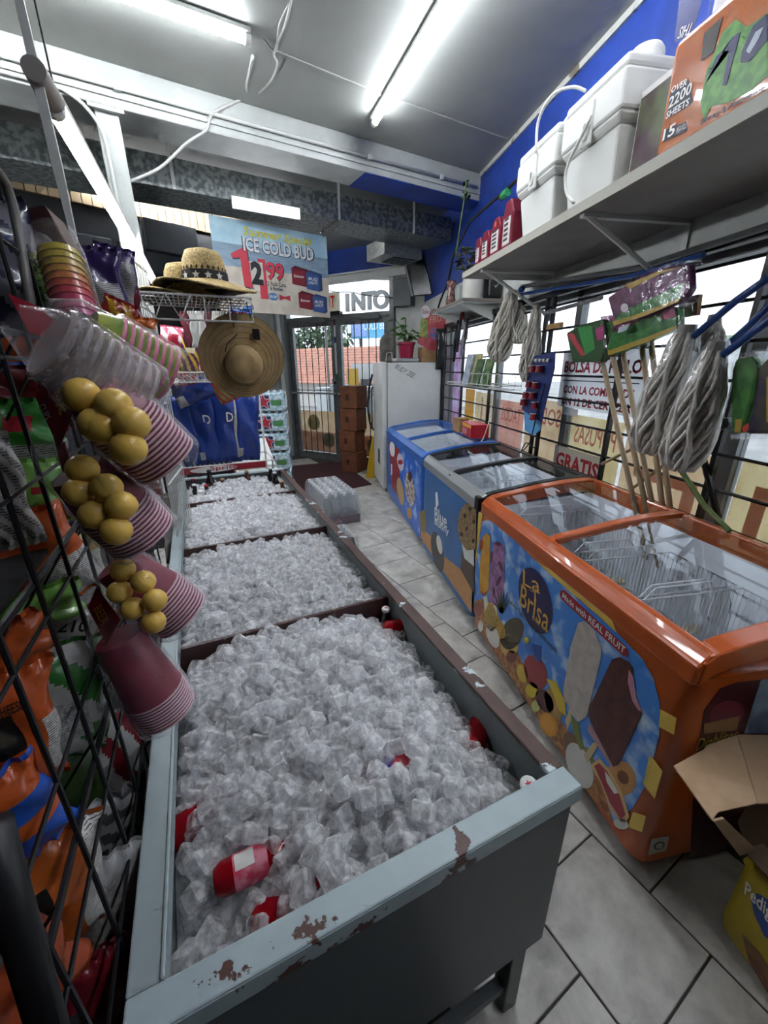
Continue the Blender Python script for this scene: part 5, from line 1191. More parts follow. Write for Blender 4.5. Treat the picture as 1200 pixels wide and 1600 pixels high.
# rack of green packets hooked on the grille
wr_ = thing('wire_tray', onx(740, 603, 1.6), 'small white wire tray hooked on the grille with seed packets', 'tray')
p0, p1 = onx(716, 599, 1.62), onx(802, 603, 1.62); ya, yb = p0.y, p1.y; zt = 1.42
MB().tube([(1.50, yb, zt+.03), (1.50, ya, zt+.03), (1.69, ya, zt+.03), (1.69, yb, zt+.03)], .005, 5, closed=True).build('rim_wire', CHROME, wr_)
MB().tube([(1.50, yb, zt+.12), (1.50, (ya+yb)/2, zt+.12)], .004, 5).build('front_wire', CHROME, wr_)
for k in range(12): y_ = yb+(ya-yb)*k/11; MB().tube([(1.50, y_, zt+(.12 if k < 6 else .03)), (1.50, y_, zt), (1.69, y_, zt), (1.69, y_, zt+.1)], .003, 4).build('cross_wire', CHROME, wr_)
for i, (f, m_, l_) in enumerate(((.35, mat('packet_green', '#2c5a2a', .35, noise='#7a8f5a', nscale=18), 'green packet standing in the wire tray, nearer'), (.55, mat('packet_green2', '#244d24', .35, noise='#5f7a4a', nscale=18), 'dark green packet in the middle of the wire tray'), (.8, mat('packet_blue', '#8fa3b5', .3, noise='#c4cfd8', nscale=16), 'pale blue wrapped packet at the far end of the wire tray'), (.68, mat('packet_yellow', '#a8a05a', .35, noise='#d0c890', nscale=16), 'yellowish packet behind in the wire tray'))):
    y_ = yb+(ya-yb)*f; tag(MB().obox(V(1.54+.02*i, y_-.1, zt+.004), V(.02, .2, 0), V(.02, -.002, 0), V(.05, 0, .24+.05*(i > 1))).build('seed_packet', m_, bevel=.004), l_, 'packet')
hk = thing('hanging_wrapped_goods', onx(718, 555, 1.62), 'dark wrapped goods with a red clip hanging by the window corner', 'goods')
for k, (x, y0, y1, cc) in enumerate(((712, 500, 565, '#1c1d22'), (717, 490, 550, '#2a2b30'), (724, 505, 556, '#8f959a'), (727, 498, 545, '#3a2a30'))):
    MB().tube([onx(x+4, y0, 1.6+.01*k), onx(x, (y0+y1)/2, 1.6+.01*k), onx(x-3, y1, 1.6+.01*k)], [.012, .022, .014], 7).build('wrapped_item', P(cc, .25), hk, smooth=True)
MB().tube([onx(724, 480, 1.62), onx(722, 500, 1.62)], .018, 6).build('red_clip', P('#7d1a24', .3), hk)
cable([onx(770, 600, 1.58), onx(767, 640, 1.58), onx(762, 665, 1.5), onx(755, 685, 1.45), onx(751, 690, 1.42)], .004, CABLE, 'thin white lead dropping to the far freezer')
cable([onx(852, 600, 1.58), onx(838, 650, 1.58), onx(828, 690, 1.57), onx(815, 705, 1.57), onx(822, 692, 1.56), onx(835, 700, 1.55)], .004, BCABLE, 'black lead looped under the card of cups')
# ------------------------------------------------ carton and yellow sack at the lower right
yb_ = thing('yellow_sack', V(1.3, .35, 0), 'yellow pet food sack with blue badge standing at the right edge', 'sack')
YSM = mat('sack_yellow', '#b09a26', .45, noise='#a08a20', nscale=6, bump=.2, bscale=14)
MB().box(1.10, 1.64, .02, .53, .0, .325).build('sack', YSM, yb_, bevel=.05, seg=4, smooth=True); MB().prism([V(1.12, .515, .27), V(1.16, .50, .33), V(1.6, .50, .33), V(1.6, .515, .27)], V(0, .02, .01)).build('folded_top', YSM, yb_, bevel=.006)
skp = lambda px, m, nm, l: [MB().prism([hit(a, b, (1.1, 0, 0), (1, 0, 0))+V(-.001-.0006*l, 0, 0) for a, b in px], V(-.0005, 0, 0)).build(nm, m, yb_)]
skp([(1174, 1405), (1184, 1395), (1200, 1405), (1215, 1440), (1215, 1480), (1195, 1462), (1180, 1430)], P('#23468f', .4), 'blue_badge', 1)
A, B = hit(1164, 1389, (1.097, 0, 0), (1, 0, 0)), hit(1235, 1462, (1.097, 0, 0), (1, 0, 0))
text('Pedigree', (A+B)/2, B-A, V(-1, 0, 0).cross((B-A).normalized()), .055, P('#e9e4dc', .4), yb_, width=(B-A).length, off=.02)
skp([(1160, 1458), (1185, 1485), (1215, 1530), (1215, 1575), (1172, 1505)], P('#6d4a38', .5, noise='#8a6244', nscale=40), 'printed_dog_food', 1)
ct = thing('open_carton', V(1.35, .55, .34), 'torn brown cardboard carton with open flaps on the yellow sack', 'carton')
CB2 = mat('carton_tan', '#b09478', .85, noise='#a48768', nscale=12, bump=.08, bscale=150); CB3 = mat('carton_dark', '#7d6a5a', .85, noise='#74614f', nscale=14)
th = V(0, 0, .004)
zf = .585
MB().prism([onz(a, b, zf) for a, b in ((1052, 1198), (1100, 1172), (1122, 1270), (1112, 1283))]+[], th).build('flap', CB2, ct)
MB().prism([onz(a, b, zf) for a, b in ((1100, 1172), (1104, 1166), (1152, 1149), (1172, 1200), (1184, 1256), (1158, 1262), (1122, 1270))], th).build('flap', CB2, ct)
MB().prism([onz(a, b, zf+.002) for a, b in ((1152, 1149), (1205, 1150), (1230, 1210), (1230, 1256), (1184, 1257))], th).build('flap', mat('carton_mid', '#9c8064', .85), ct)
w1, w2 = onz(1112, 1283, zf), onz(1150, 1345, .34)
MB().prism([onz(1112, 1280, zf), onz(1128, 1276, zf), V(1.14, .525, .335), V(1.08, .525, .335)], V(0, -.005, 0)).build('side', CB2, ct)
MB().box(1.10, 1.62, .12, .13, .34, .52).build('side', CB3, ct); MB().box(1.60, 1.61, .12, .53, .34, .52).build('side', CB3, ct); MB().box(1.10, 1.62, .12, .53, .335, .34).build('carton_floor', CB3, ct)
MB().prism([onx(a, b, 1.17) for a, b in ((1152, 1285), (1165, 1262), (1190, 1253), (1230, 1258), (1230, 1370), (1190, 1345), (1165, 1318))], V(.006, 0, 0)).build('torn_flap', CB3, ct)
# ============================================================ LEFT SNACK RACK
def at(px, py, d): r = ray(px, py); return CAM + r*(d/r.dot(_FW))
RU = -.772
RKM = mat('rack_black', '#131417', .45)
rk = thing('snack_rack', T(RU, .4, 0), 'tall black wire rack full of snack bags, nearest on the left', 'rack')
for k in range(14):
    t = -.22+.115*k; MB().tube([T(RU, t, .05), T(RU, t, 1.78)], .0032, 6).build('upright_wire', RKM, rk)
for k in range(11):
    z = .22+.155*k; MB().tube([T(RU, -.25, z), T(RU, 1.3, z)], .0028, 5).build('cross_wire', RKM, rk)
for k in range(5):        # sloping pocket wires of the baskets
    z = .45+.3*k
    for j in range(9):
        t = -.2+.13*j; MB().tube([T(RU-.005, t, z), T(RU-.12, t+.02, z-.17), T(RU-.3, t+.02, z-.17)], .0026, 5).build('basket_wire', RKM, rk)
    MB().tube([T(RU-.005, -.25, z), T(RU-.005, .96, z)], .0045, 6).build('basket_rail', RKM, rk)
MB().tube([onu(-12, 1290, -.735), onu(28, 1440, -.735), onu(80, 1620, -.735)], .012, 10).build('base_tube', RKM, rk, smooth=True)
fp = [onu(-8, 262, -.77), onu(8, 285, -.77), onu(20, 320, -.77), onu(30, 370, -.77), onu(40, 430, -.77), onu(52, 500, -.77)]
MB().tube(fp, .007, 8).build('top_tube', mat('rack_grey', '#6c6a66', .4), rk, smooth=True)
MB().obox(T(RU-.42, -.5, .02), UD*.01, TD*1.85, UPZ*1.85).build('back_panel', mat('rack_back', '#0c0c0e', .8), rk)
for z in (.1, .75, 1.3): MB().obox(T(RU-.42, -.5, z), UD*.36, TD*1.82, UPZ*.008).build('shelf_tray', mat('rack_back', '#0c0c0e', .8), rk)
# ---- snack bags
def print_mat(name, base='#b9b7b2', ink='#3a3a3c', scale=95, rot=0):
    if name in MATS: return MATS[name]
    m = bpy.data.materials.new(name); m.use_nodes = True; nt = m.node_tree; b = nt.nodes['Principled BSDF']; b.inputs['Roughness'].default_value = .35
    uv = nd(nt, 'ShaderNodeUVMap') ; tc = nd(nt, 'ShaderNodeTexCoord'); wv = nd(nt, 'ShaderNodeTexWave', bands_direction='Z'); wv.inputs['Scale'].default_value = scale; wv.inputs['Distortion'].default_value = 2; wv.inputs['Detail'].default_value = 2; wv.inputs['Detail Scale'].default_value = 4
    ns = nd(nt, 'ShaderNodeTexNoise'); ns.inputs['Scale'].default_value = 160; nt.links.new(tc.outputs['Object'], wv.inputs['Vector']); nt.links.new(tc.outputs['Object'], ns.inputs['Vector'])
    mu = nd(nt, 'ShaderNodeMath', operation='MULTIPLY'); nt.links.new(wv.outputs['Fac'], mu.inputs[0]); nt.links.new(ns.outputs['Fac'], mu.inputs[1])
    r = nd(nt, 'ShaderNodeValToRGB'); r.color_ramp.elements[0].position = .34; r.color_ramp.elements[1].position = .42; r.color_ramp.elements[0].color = lin(base); r.color_ramp.elements[1].color = lin(ink)
    nt.links.new(mu.outputs[0], r.inputs['Fac']); nt.links.new(r.outputs['Color'], b.inputs['Base Color'])
    MATS[name] = m; return m
FINE = print_mat('fine_print'); FINE2 = print_mat('fine_print_grey', '#8d8c8a', '#2c2c2e', 70)
def bagm(c): return mat('foil_'+c.strip('#'), c, .28, bump=.25, bscale=28, coat=.3) if isinstance(c, str) else c
def bag(pos, w, h, label, pattern, mats, yaw=None, tilt=0.0, roll=0.0, d=None, seed=0, name='snack_bag', cat='snack bag', group=None, face=None, texts=()):
    """pillow bag standing at pos (centre); pattern(u,v) gives the material number"""
    rr = random.Random(seed); d = d or w*.22; pos = Vector(pos)
    n = face if face is not None else (CAM-pos); n = Vector((n.x, n.y, 0)).normalized()
    if yaw: n = Matrix.Rotation(yaw, 3, 'Z') @ n
    n = (n+UPZ*tilt).normalized(); x = UPZ.cross(n).normalized(); y = n.cross(x)
    if roll: x, y = x*math.cos(roll)+y*math.sin(roll), y*math.cos(roll)-x*math.sin(roll)
    ph = [rr.uniform(0, 6.3) for _ in range(6)]
    def sf(u, v, s):
        a = abs(2*v-1); b = abs(2*u-1)
        th = d*max(0, 1-a**3)**.6*max(0, 1-b**4)**.5
        wr = .010*(math.sin(9*u+ph[0]+5*v)*math.sin(7*v+ph[1])+.6*math.sin(17*u+ph[2])*(a**2)+.5*math.sin(13*v+ph[3]+4*u))*(w/.16)
        nar = 1-.10*(1-a)**1.5
        ed = .006*math.sin(26*u+ph[4])*(a > .92)
        return pos + x*((u-.5)*w*nar+.004*math.sin(11*v+ph[5])) + y*((v-.5)*h) + n*(s*(th+wr*.6*(1-a**4))+ed)
    t = thing(name, pos-y*(h/2), label, cat, group)
    ma = [bagm(c) for c in mats]
    fo = MB().grid(lambda u, v: sf(u, v, 1), 24, 32, pattern).build('front', ma, t, smooth=True)
    MB().grid(lambda u, v: sf(1-u, v, -1), 14, 18, lambda u, v: pattern(1-u, v)).build('back', ma, t, smooth=True)
    for v0 in (0, 1):
        MB().grid(lambda u, v: sf(u, v0, 0)+n*(.002*math.sin(60*u))+y*((v-.5)*.014), 14, 1).build('crimp', ma[0], t)
    for (s, u, v, hh, wd, m) in texts: text(s, sf(u, v, 1)+n*.004, x, y, hh, m, fo, width=wd, off=.015)
    return t
def stripes(*bands):      # (upper limit of v, material number)
    def f(u, v):
        for lim, m in bands:
            if v < lim: return m
        return bands[-1][1]
    return f
def panel(base, *rects):
    def f(u, v):
        for (u0, u1, v0, v1, m) in rects:
            if u0 < u < u1 and v0 < v < v1: return m
        return base(u, v) if callable(base) else base
    return f
def diag(n, a, b, k=1.0):
    return lambda u, v: (a if int((u*k+v)*n) % 2 else b)
def pb(px, py, wpx, hpx, u, label, pat, mats, **k):
    p = onu(px, py, u); dd_ = (p-CAM).dot(_FW); s = dd_/FPX
    return bag(p, wpx*s*1.25, hpx*s*1.15, label, pat, mats, **k)
GRN, LIME, ORA, BLU, REDB, SIL, MAR, NVY, WHT, YLW = '#2f6f2c', '#6fa04a', '#b4501f', '#1f4fa8', '#8c1a24', '#9a9a98', '#4d1620', '#141833', '#b5b4b0', '#b39a34'
BK = P('#17171a', .4); WT = P('#d8d6d2', .4)
snack = (
 (35, 678, 85, 85, -.86, 'green snack bag with a dark oval emblem, upper of two', panel(stripes((.38, 1), (1, 0)), (.35, .65, .6, .8, 2)), (GRN, FINE2, REDB), dict(tilt=-.1)),
 (52, 768, 80, 80, -.85, 'green snack bag with small emblem, lower of two', panel(stripes((.3, 1), (1, 0)), (.5, .7, .5, .62, 2)), (LIME, FINE2, REDB), dict(roll=-.1)),
 (4, 770, 50, 150, -.84, 'white bag with black print at the left edge', diag(7, 1, 0), (WHT, FINE2), dict()),
 (58, 880, 110, 130, -.86, 'orange bag folded over a white printed bag', panel(stripes((.5, 1), (1, 0)), (0, .35, .3, .6, 0)), (ORA, FINE), dict(roll=.25)),
 (40, 962, 120, 60, -.85, 'lime green bag lying across the basket', panel(0, (.5, 1, .0, .3, 1)), (LIME, FINE), dict()),
 (90, 1002, 85, 95, -.83, 'white bag with large printed number on its nutrition panel', panel(0, (.0, 1, .0, .7, 1)), (WHT, FINE), dict(roll=-.45, texts=(('210', .55, .84, .022, .04, BK),))),
 (22, 1005, 75, 60, -.83, 'small orange foil bag above the cheese bag', panel(0), (ORA, FINE), dict(roll=.2)),
 (88, 1100, 115, 175, -.84, 'white bag with green diagonal stripes', panel(diag(5, 0, 1, .55), (.15, .8, .25, .55, 2)), (GRN, WHT, FINE), dict(roll=-.25)),
 (22, 1145, 90, 190, -.82, 'orange bag with a black cheese badge', panel(0, (.2, .55, .40, .72, 1), (.78, 1, .1, .6, 2), (.3, .48, .47, .65, 3)), ('#a8481c', '#141414', FINE, YLW), dict(roll=-.1, texts=(('WITH CHEESE!', .4, .78, .014, .05, BK),))),
 (18, 1280, 100, 150, -.83, 'blue and orange bag low at the left edge', panel(stripes((.35, 0), (.5, 1), (.75, 0), (1, 1))), (BLU, ORA), dict(roll=.15)),
 (75, 1405, 120, 190, -.84, 'orange bag with a black and yellow flame logo', panel(0, (.1, .45, .45, .75, 1), (.16, .36, .5, .7, 2), (.8, 1, .0, 1, 3)), ('#a4501e', '#141414', YLW, FINE), dict(roll=-.2)),
 (165, 1430, 75, 190, -.82, 'silver-white printed bag close to the tank', panel(1, (0, 1, .85, 1, 0)), (SIL, FINE), dict(roll=-.25)),
 (158, 1545, 85, 130, -.82, 'red foil bag at the bottom by the tank', panel(0), ('#6d1420', FINE), dict(roll=-.2)),
 (40, 1540, 110, 150, -.84, 'red-orange bag at the bottom left corner', panel(0, (.2, .6, .3, .45, 1)), ('#8c3a1c', '#8a8478'), dict(roll=.2)),
 (140, 1150, 60, 200, -.87, 'maroon bag with a pale label strip', panel(0, (.3, .9, .2, .75, 1)), (MAR, FINE2), dict(roll=-.1)),
 (178, 1190, 70, 150, -.83, 'silver bag with red scrolls beside the cups', panel(diag(4, 0, 1), (.0, .4, .3, .6, 2)), (WHT, '#7d1f28', FINE2), dict(roll=-.2)),
 (165, 1310, 70, 130, -.84, 'silver striped bag under the red scroll bag', panel(diag(9, 0, 1, .2)), (SIL, '#4a4a4c'), dict(roll=-.1)),
 (125, 905, 60, 130, -.88, 'beige bag with a nutrition panel behind the wires', panel(1, (0, 1, .8, 1, 0)), ('#8f7a3c', FINE), dict()),
 (40, 625, 90, 80, -.87, 'dark red bag above the green ones', panel(0, (.5, .8, .2, .5, 1)), ('#5a1018', WHT), dict()),
 (30, 560, 70, 70, -.88, 'orange and blue packet behind the wires', panel(stripes((.45, 1), (1, 0))), (ORA, BLU), dict()),
 (15, 420, 90, 150, -.84, 'crumpled navy and clear bag at the top left', panel(diag(4, 0, 1)), (NVY, '#6f6f78'), dict(roll=.2)),
 (60, 450, 60, 110, -.86, 'crumpled grey film bag beside the tumblers', panel(0), ('#4a4a4e',), dict(roll=-.2)),
 (100, 1250, 90, 140, -.9, 'dark green bag deep in the rack', panel(0), ('#2a3a1c',), dict()),
 (95, 800, 60, 90, -.9, 'blue bag deep in the rack beside the cups', panel(0), ('#1a2f66',), dict()),
)
for i, (px, py, wp, hp_, u, lab, pat, ms, kw) in enumerate(snack): pb(px, py, wp, hp_, u, lab, pat, ms, seed=20+i, **kw)
# bags low between rack and tank, further along
for i, (px, py, wp, hp_, u, lab, cc) in enumerate(((222, 770, 45, 60, -.86, 'white bag with brown print behind the cup packs', (WHT, '#6a3a2a')), (235, 820, 40, 70, -.88, 'pale grey bag behind the lower cup pack', (SIL, '#5a4a4a')), (205, 860, 50, 80, -.9, 'dim white bag low beside the tank', ('#7d7a78', '#3a2a2a')))):
    pb(px, py, wp, hp_, u, lab, diag(3, 0, 1), cc, seed=60+i)

# ---- cup-game packs hanging on the rack
CUPR = mat('cup_maroon', '#7d2038', .4); CUPW = mat('cup_rim', '#c9a9b4', .45); BALL = mat('ball_yellow', '#dcb85e', .3, noise='#d6ae50', nscale=25); CARDR = mat('header_red', '#8c1c2c', .4, noise='#7a1826', nscale=8)
PFILM = clear('pack_film', '#fbfbfc', .015, .1, bump=.5, bscale=40)
def header(t, px, d, m=CARDR, txt=None):
    pts = [at(a, b, dd_) for a, b, dd_ in px]
    nn = (pts[1]-pts[0]).cross(pts[2]-pts[0]).normalized(); nn = nn if nn.dot(CAM-pts[0]) > 0 else -nn
    hcard = MB().prism(pts, -nn*.0015).build('header_card', m, t)
    if txt:
        c_ = sum(pts, V(0, 0, 0))/len(pts); e = (pts[-1]-pts[0]).normalized()
        for s, off, hh, wd, mm in txt: text(s, c_+nn*.001+nn.cross(e)*off, e, nn.cross(e), hh, mm, hcard, width=wd, off=.02)
def cup_stack(t, a, b, r0, r1, n, m, rimm, film=True, gap=.006, fm=None):
    """nested cups: closed ends at a, mouths at b"""
    a, b = Vector(a), Vector(b); d = (b-a).normalized(); L = (b-a).length; Lc = L-gap*n
    MB().lathe([(r0*.96, 0), (r0, .003), (r1*.97, Lc)], 24, a, d).build('cup', m, t, smooth=True, autos=.6)
    for k in range(n):
        z = Lc+gap*k; MB().lathe([(r1*.95, z-gap*.3), (r1, z), (r1*1.03, z+gap*.28), (r1, z+gap*.56), (r1*.93, z+gap*.6)], 24, a, d, m=[1, 0, 0, 1], caps=False).build('cup', [rimm, m], t, smooth=True)
    MB().lathe([(r1*.93, L-gap*.4), (r0*.8, L-.05)], 24, a, d, caps=False).build('cup', m, t, smooth=True)
    if film: MB().lathe([(r0*.5, -.05), (r0*1.1, -.02), (r0*1.18, .02), (r1*1.10, Lc), (r1*1.12, L+.003), (r1*.7, L+.02)], 18, a, d, caps=False).build('clear_bag', fm or PFILM, t, smooth=True)
def ball(t, px, py, d, r=.0195):
    MB().lathe([(r*math.sin(k*PI/8), -r*math.cos(k*PI/8)) for k in range(9)], 16, at(px, py, d)).build('ball', BALL, t, smooth=True)
ht = (('GAME', .012, .016, .03, P('#d9c24a', .4)), ('CUPS', -.012, .01, .022, P('#d8d0cf', .4)))
A = thing('cup_game_pack', at(180, 690, .52), 'pack of maroon cups and yellow balls, upper of the three with balls', 'cup pack', 'cup game packs')
cup_stack(A, at(142, 612, .49), at(262, 722, .57), .033, .046, 13, CUPR, CUPW)
for x, y in ((128, 618), (152, 664), (178, 634), (206, 662), (163, 668), (201, 701)): ball(A, x, y, .452)
header(A, ((54, 618, .50), (80, 583, .50), (112, 645, .49), (92, 702, .49)), .5, txt=ht)
B = thing('cup_game_pack', at(170, 790, .55), 'pack of maroon cups and yellow balls, middle one', 'cup pack', 'cup game packs')
cup_stack(B, at(120, 735, .52), at(226, 838, .60), .034, .047, 10, CUPR, CUPW)
for x, y in ((129, 733), (124, 769), (167, 762), (190, 790), (148, 804), (182, 829)): ball(B, x, y, .478, .0175)
header(B, ((88, 702, .56), (100, 690, .56), (118, 745, .55), (104, 765, .55)), .5)
Cc = thing('cup_game_pack', at(220, 930, .66), 'pack of maroon cups and yellow balls, lowest of the three with balls', 'cup pack', 'cup game packs')
cup_stack(Cc, at(180, 880, .64), at(288, 962, .71), .034, .047, 11, CUPR, CUPW)
for x, y in ((192, 890), (224, 909), (187, 925), (242, 938), (208, 951), (240, 972)): ball(Cc, x, y, .59, .0170)
header(Cc, ((137, 950, .63), (150, 918, .63), (188, 968, .62), (166, 1006, .62)), .5, txt=(('BEER', .0, .016, .03, P('#c9a43a', .4)),))
Dd = thing('cup_game_pack', at(240, 1070, .7), 'pack of plain maroon cups hanging lowest over the tank rim', 'cup pack', 'cup game packs')
cup_stack(Dd, at(185, 995, .65), at(262, 1112, .72), .035, .048, 9, CUPR, CUPW)
header(Dd, ((158, 1006, .64), (165, 1004, .64), (190, 1060, .64), (184, 1062, .64)), .5)
CLR = clear('clear_cup', '#efe9e8', .16, .15); YC = mat('yellow_cup', '#b5b53c', .3, noise='#7d9a34', nscale=14); PK = mat('pink_rim', '#c46a80', .4)
Ee = thing('clear_cup_pack', at(150, 580, .5), 'pack of clear plastic cups hanging above the yellow balls', 'cup pack')
cup_stack(Ee, at(98, 545, .47), at(222, 618, .55), .034, .045, 9, CLR, clear('clear_rim', '#d8cfce', .38, .15), gap=.012)
header(Ee, ((12, 458, .50), (62, 480, .51), (130, 545, .52), (46, 520, .50)), .5, txt=(('', 0, .01, .02, WT),) if False else None)
Ff = thing('coloured_cup_pack', at(190, 560, .53), 'pack of yellow-green cups with pink rims behind the clear ones', 'cup pack')
cup_stack(Ff, at(135, 522, .56), at(262, 588, .65), .036, .046, 8, YC, PK, gap=.011)
header(Ff, ((40, 470, .56), (125, 508, .57), (128, 516, .57), (60, 487, .56)), .5, m=P('#b9a3a4', .4))
# ---- neon tumblers in film on the rack
def tumblers(px0, px1, d, r, cols, label):
    t = thing('tumbler_stack', at(*px1, d), label, 'cup stack'); a, b = at(*px0, d), at(*px1, d); dd_ = (b-a); L = dd_.length; dn = dd_.normalized(); n = len(cols)
    for k, c_ in enumerate(cols):
        z = L*k/n; MB().lathe([(r*.90, z), (r*.90, z+L/n*.78), (r*.97, z+L/n*.8), (r*.97, z+L/n*.98)], 20, a, dn).build('tumbler', mat('neon_'+c_.strip('#'), c_, .25, coat=.4), t, smooth=True, autos=.5)
    MB().lathe([(r*.9, -.04), (r*1.1, 0), (r*1.13, L), (r*.8, L+.01)], 14, a, dn, caps=False).build('film', PFILM, t, smooth=True)
tumblers((93, 398), (124, 506), .66, .033, ('#b8a22c', '#b8a22c', '#b9992c', '#c08a2c', '#c0702c', '#bf5030', '#bf3a44', '#bd2f58', '#bb2f66', '#b83474'), 'stack of see-through tumblers fading from yellow to pink')
tumblers((66, 410), (92, 492), .72, .028, ('#9aa02c', '#8aa02c', '#7a9f2c', '#6a9a2c', '#5f942c', '#568e2c', '#4c8a2c', '#4a862c'), 'stack of green tumblers left of the pink ones')
# ---- carton on top of the rack
bxp = [at(34, 328, .75), at(70, 320, .75), at(109, 389, .75), at(57, 398, .75)]
cb_ = thing('brown_carton', bxp[3], 'brown printed carton tilted on top of the snack rack', 'box')
nn = (bxp[1]-bxp[0]).cross(bxp[3]-bxp[0]).normalized(); nn = nn if nn.dot(CAM-bxp[0]) < 0 else -nn
MB().prism(bxp, nn*.045).build('carton', mat('carton_brown', '#5a4034', .7, noise='#4f372c', nscale=12), cb_, bevel=.003)
e1 = (bxp[1]-bxp[0]).normalized(); e2 = (bxp[3]-bxp[0])
MB().prism([bxp[0], bxp[1], bxp[1].lerp(bxp[2], .38), bxp[0].lerp(bxp[3], .38)], -nn*.001).build('dark_print', P('#3a1a1c', .6), cb_)
for k, f in enumerate((.52, .66, .8)): text(('ICHI', 'CUPS', 'PACK')[k], bxp[0]+e2*f+(bxp[2]-bxp[3])*.5-nn*.001, (bxp[2]-bxp[3]), -e2, .012, P('#241812', .6), cb_, width=.035)
# ---- purple bags and cards beside the tumblers
bag(at(160, 455, 1.05), .11, .19, 'purple foil bag behind the tumblers', panel(0, (.1, .9, .05, .6, 1)), ('#2c1a4f', FINE2), seed=80)
bag(at(183, 450, 1.15), .10, .2, 'purple and red foil bag with pale panel', panel(stripes((.45, 2), (1, 0)), (.35, .95, .25, .85, 1)), ('#2c1a4f', FINE2, '#8c1f24'), seed=81, roll=-.15)
bag(at(203, 485, 1.25), .07, .13, 'flat maroon card hung by the white wire panel', panel(0), ('#5c1428',), seed=82, d=.004)
bag(at(180, 500, 1.0), .07, .09, 'red and yellow candy bag in front of the maroon card', diag(4, 0, 1), ('#8c2a24', '#b58a2c'), seed=83, roll=-.4)
bag(at(215, 520, 1.1), .10, .07, 'orange and blue candy bag under the white wire panel', panel(stripes((.4, 1), (.7, 2), (1, 0))), ('#b8602c', '#1f3f86', WHT), seed=84, roll=-.1)
bag(at(190, 528, .98), .07, .09, 'yellow candy bag under the orange one', diag(3, 0, 1), ('#b5902c', '#8c2a2c'), seed=85, roll=.4)

# ---- white wire panel and hat shelf
wp_ = thing('white_wire_panel', at(215, 560, 1.7), 'upright white wire panel beside the hats', 'wire panel')
TP = 1.0
for k in range(11):
    f = k/10; tp_ = at(188+40*f, 388+30*f, 1.5+.35*f); MB().tube([tp_, V(tp_.x, tp_.y, .02)], .0032, 5).build('upright_wire', CHROME, wp_)
ta_, tb2 = at(188, 388, 1.5), at(228, 418, 1.85)
for z in (.1, .6, 1.1, 1.5, 1.85, ta_.z-.005): MB().tube([V(ta_.x, ta_.y, z), V(tb2.x, tb2.y, z)], .004, 5).build('cross_wire', CHROME, wp_)
MB().tube([at(190, 445, 1.4), at(186, 410, 1.4), at(191, 402, 1.4), at(198, 406, 1.4), at(201, 440, 1.4)], .007, 7).build('hook', BLACKM, wp_, smooth=True)
hsf = thing('hat_shelf', at(300, 470, 1.65), 'white wire shelf carrying straw hats', 'shelf')
q = [at(215, 457, 1.5), at(392, 462, 1.62), at(352, 490, 1.95), at(240, 487, 1.9)]
zz_ = (q[0].z+q[1].z)/2
q = [onz(214, 456, zz_), onz(392, 466, zz_), onz(350, 452+22, zz_-.0), onz(235, 474, zz_)]
f0, f1 = q[0], q[1]; bk_ = TD*.34
MB().tube([f0, f1, f1+bk_, f0+bk_], .005, 6, closed=True).build('rim_wire', CHROME, hsf)
for k in range(1, 24):
    p = f0.lerp(f1, k/24); MB().tube([p, p+bk_], .0025, 4).build('deck_wire', CHROME, hsf)
for k in range(3): p = f0+bk_*(k+1)/4; MB().tube([p, p+(f1-f0)], .003, 4).build('deck_wire', CHROME, hsf)
zig = []
for k in range(5):
    p = f0.lerp(f1, k/9); zig.append(p-UPZ*(0 if k % 2 == 0 else .09)-TD*.01)
MB().tube(zig, .0042, 6).build('zigzag_lip', CHROME, hsf, smooth=True)
MB().tube([f0-UPZ*.09, f1-UPZ*.09], .004, 6).build('lower_wire', CHROME, hsf)
for k in (5, 7, 9): p = f0.lerp(f1, k/9); MB().tube([p, p-UPZ*.09], .003, 5).build('lip_wire', CHROME, hsf)
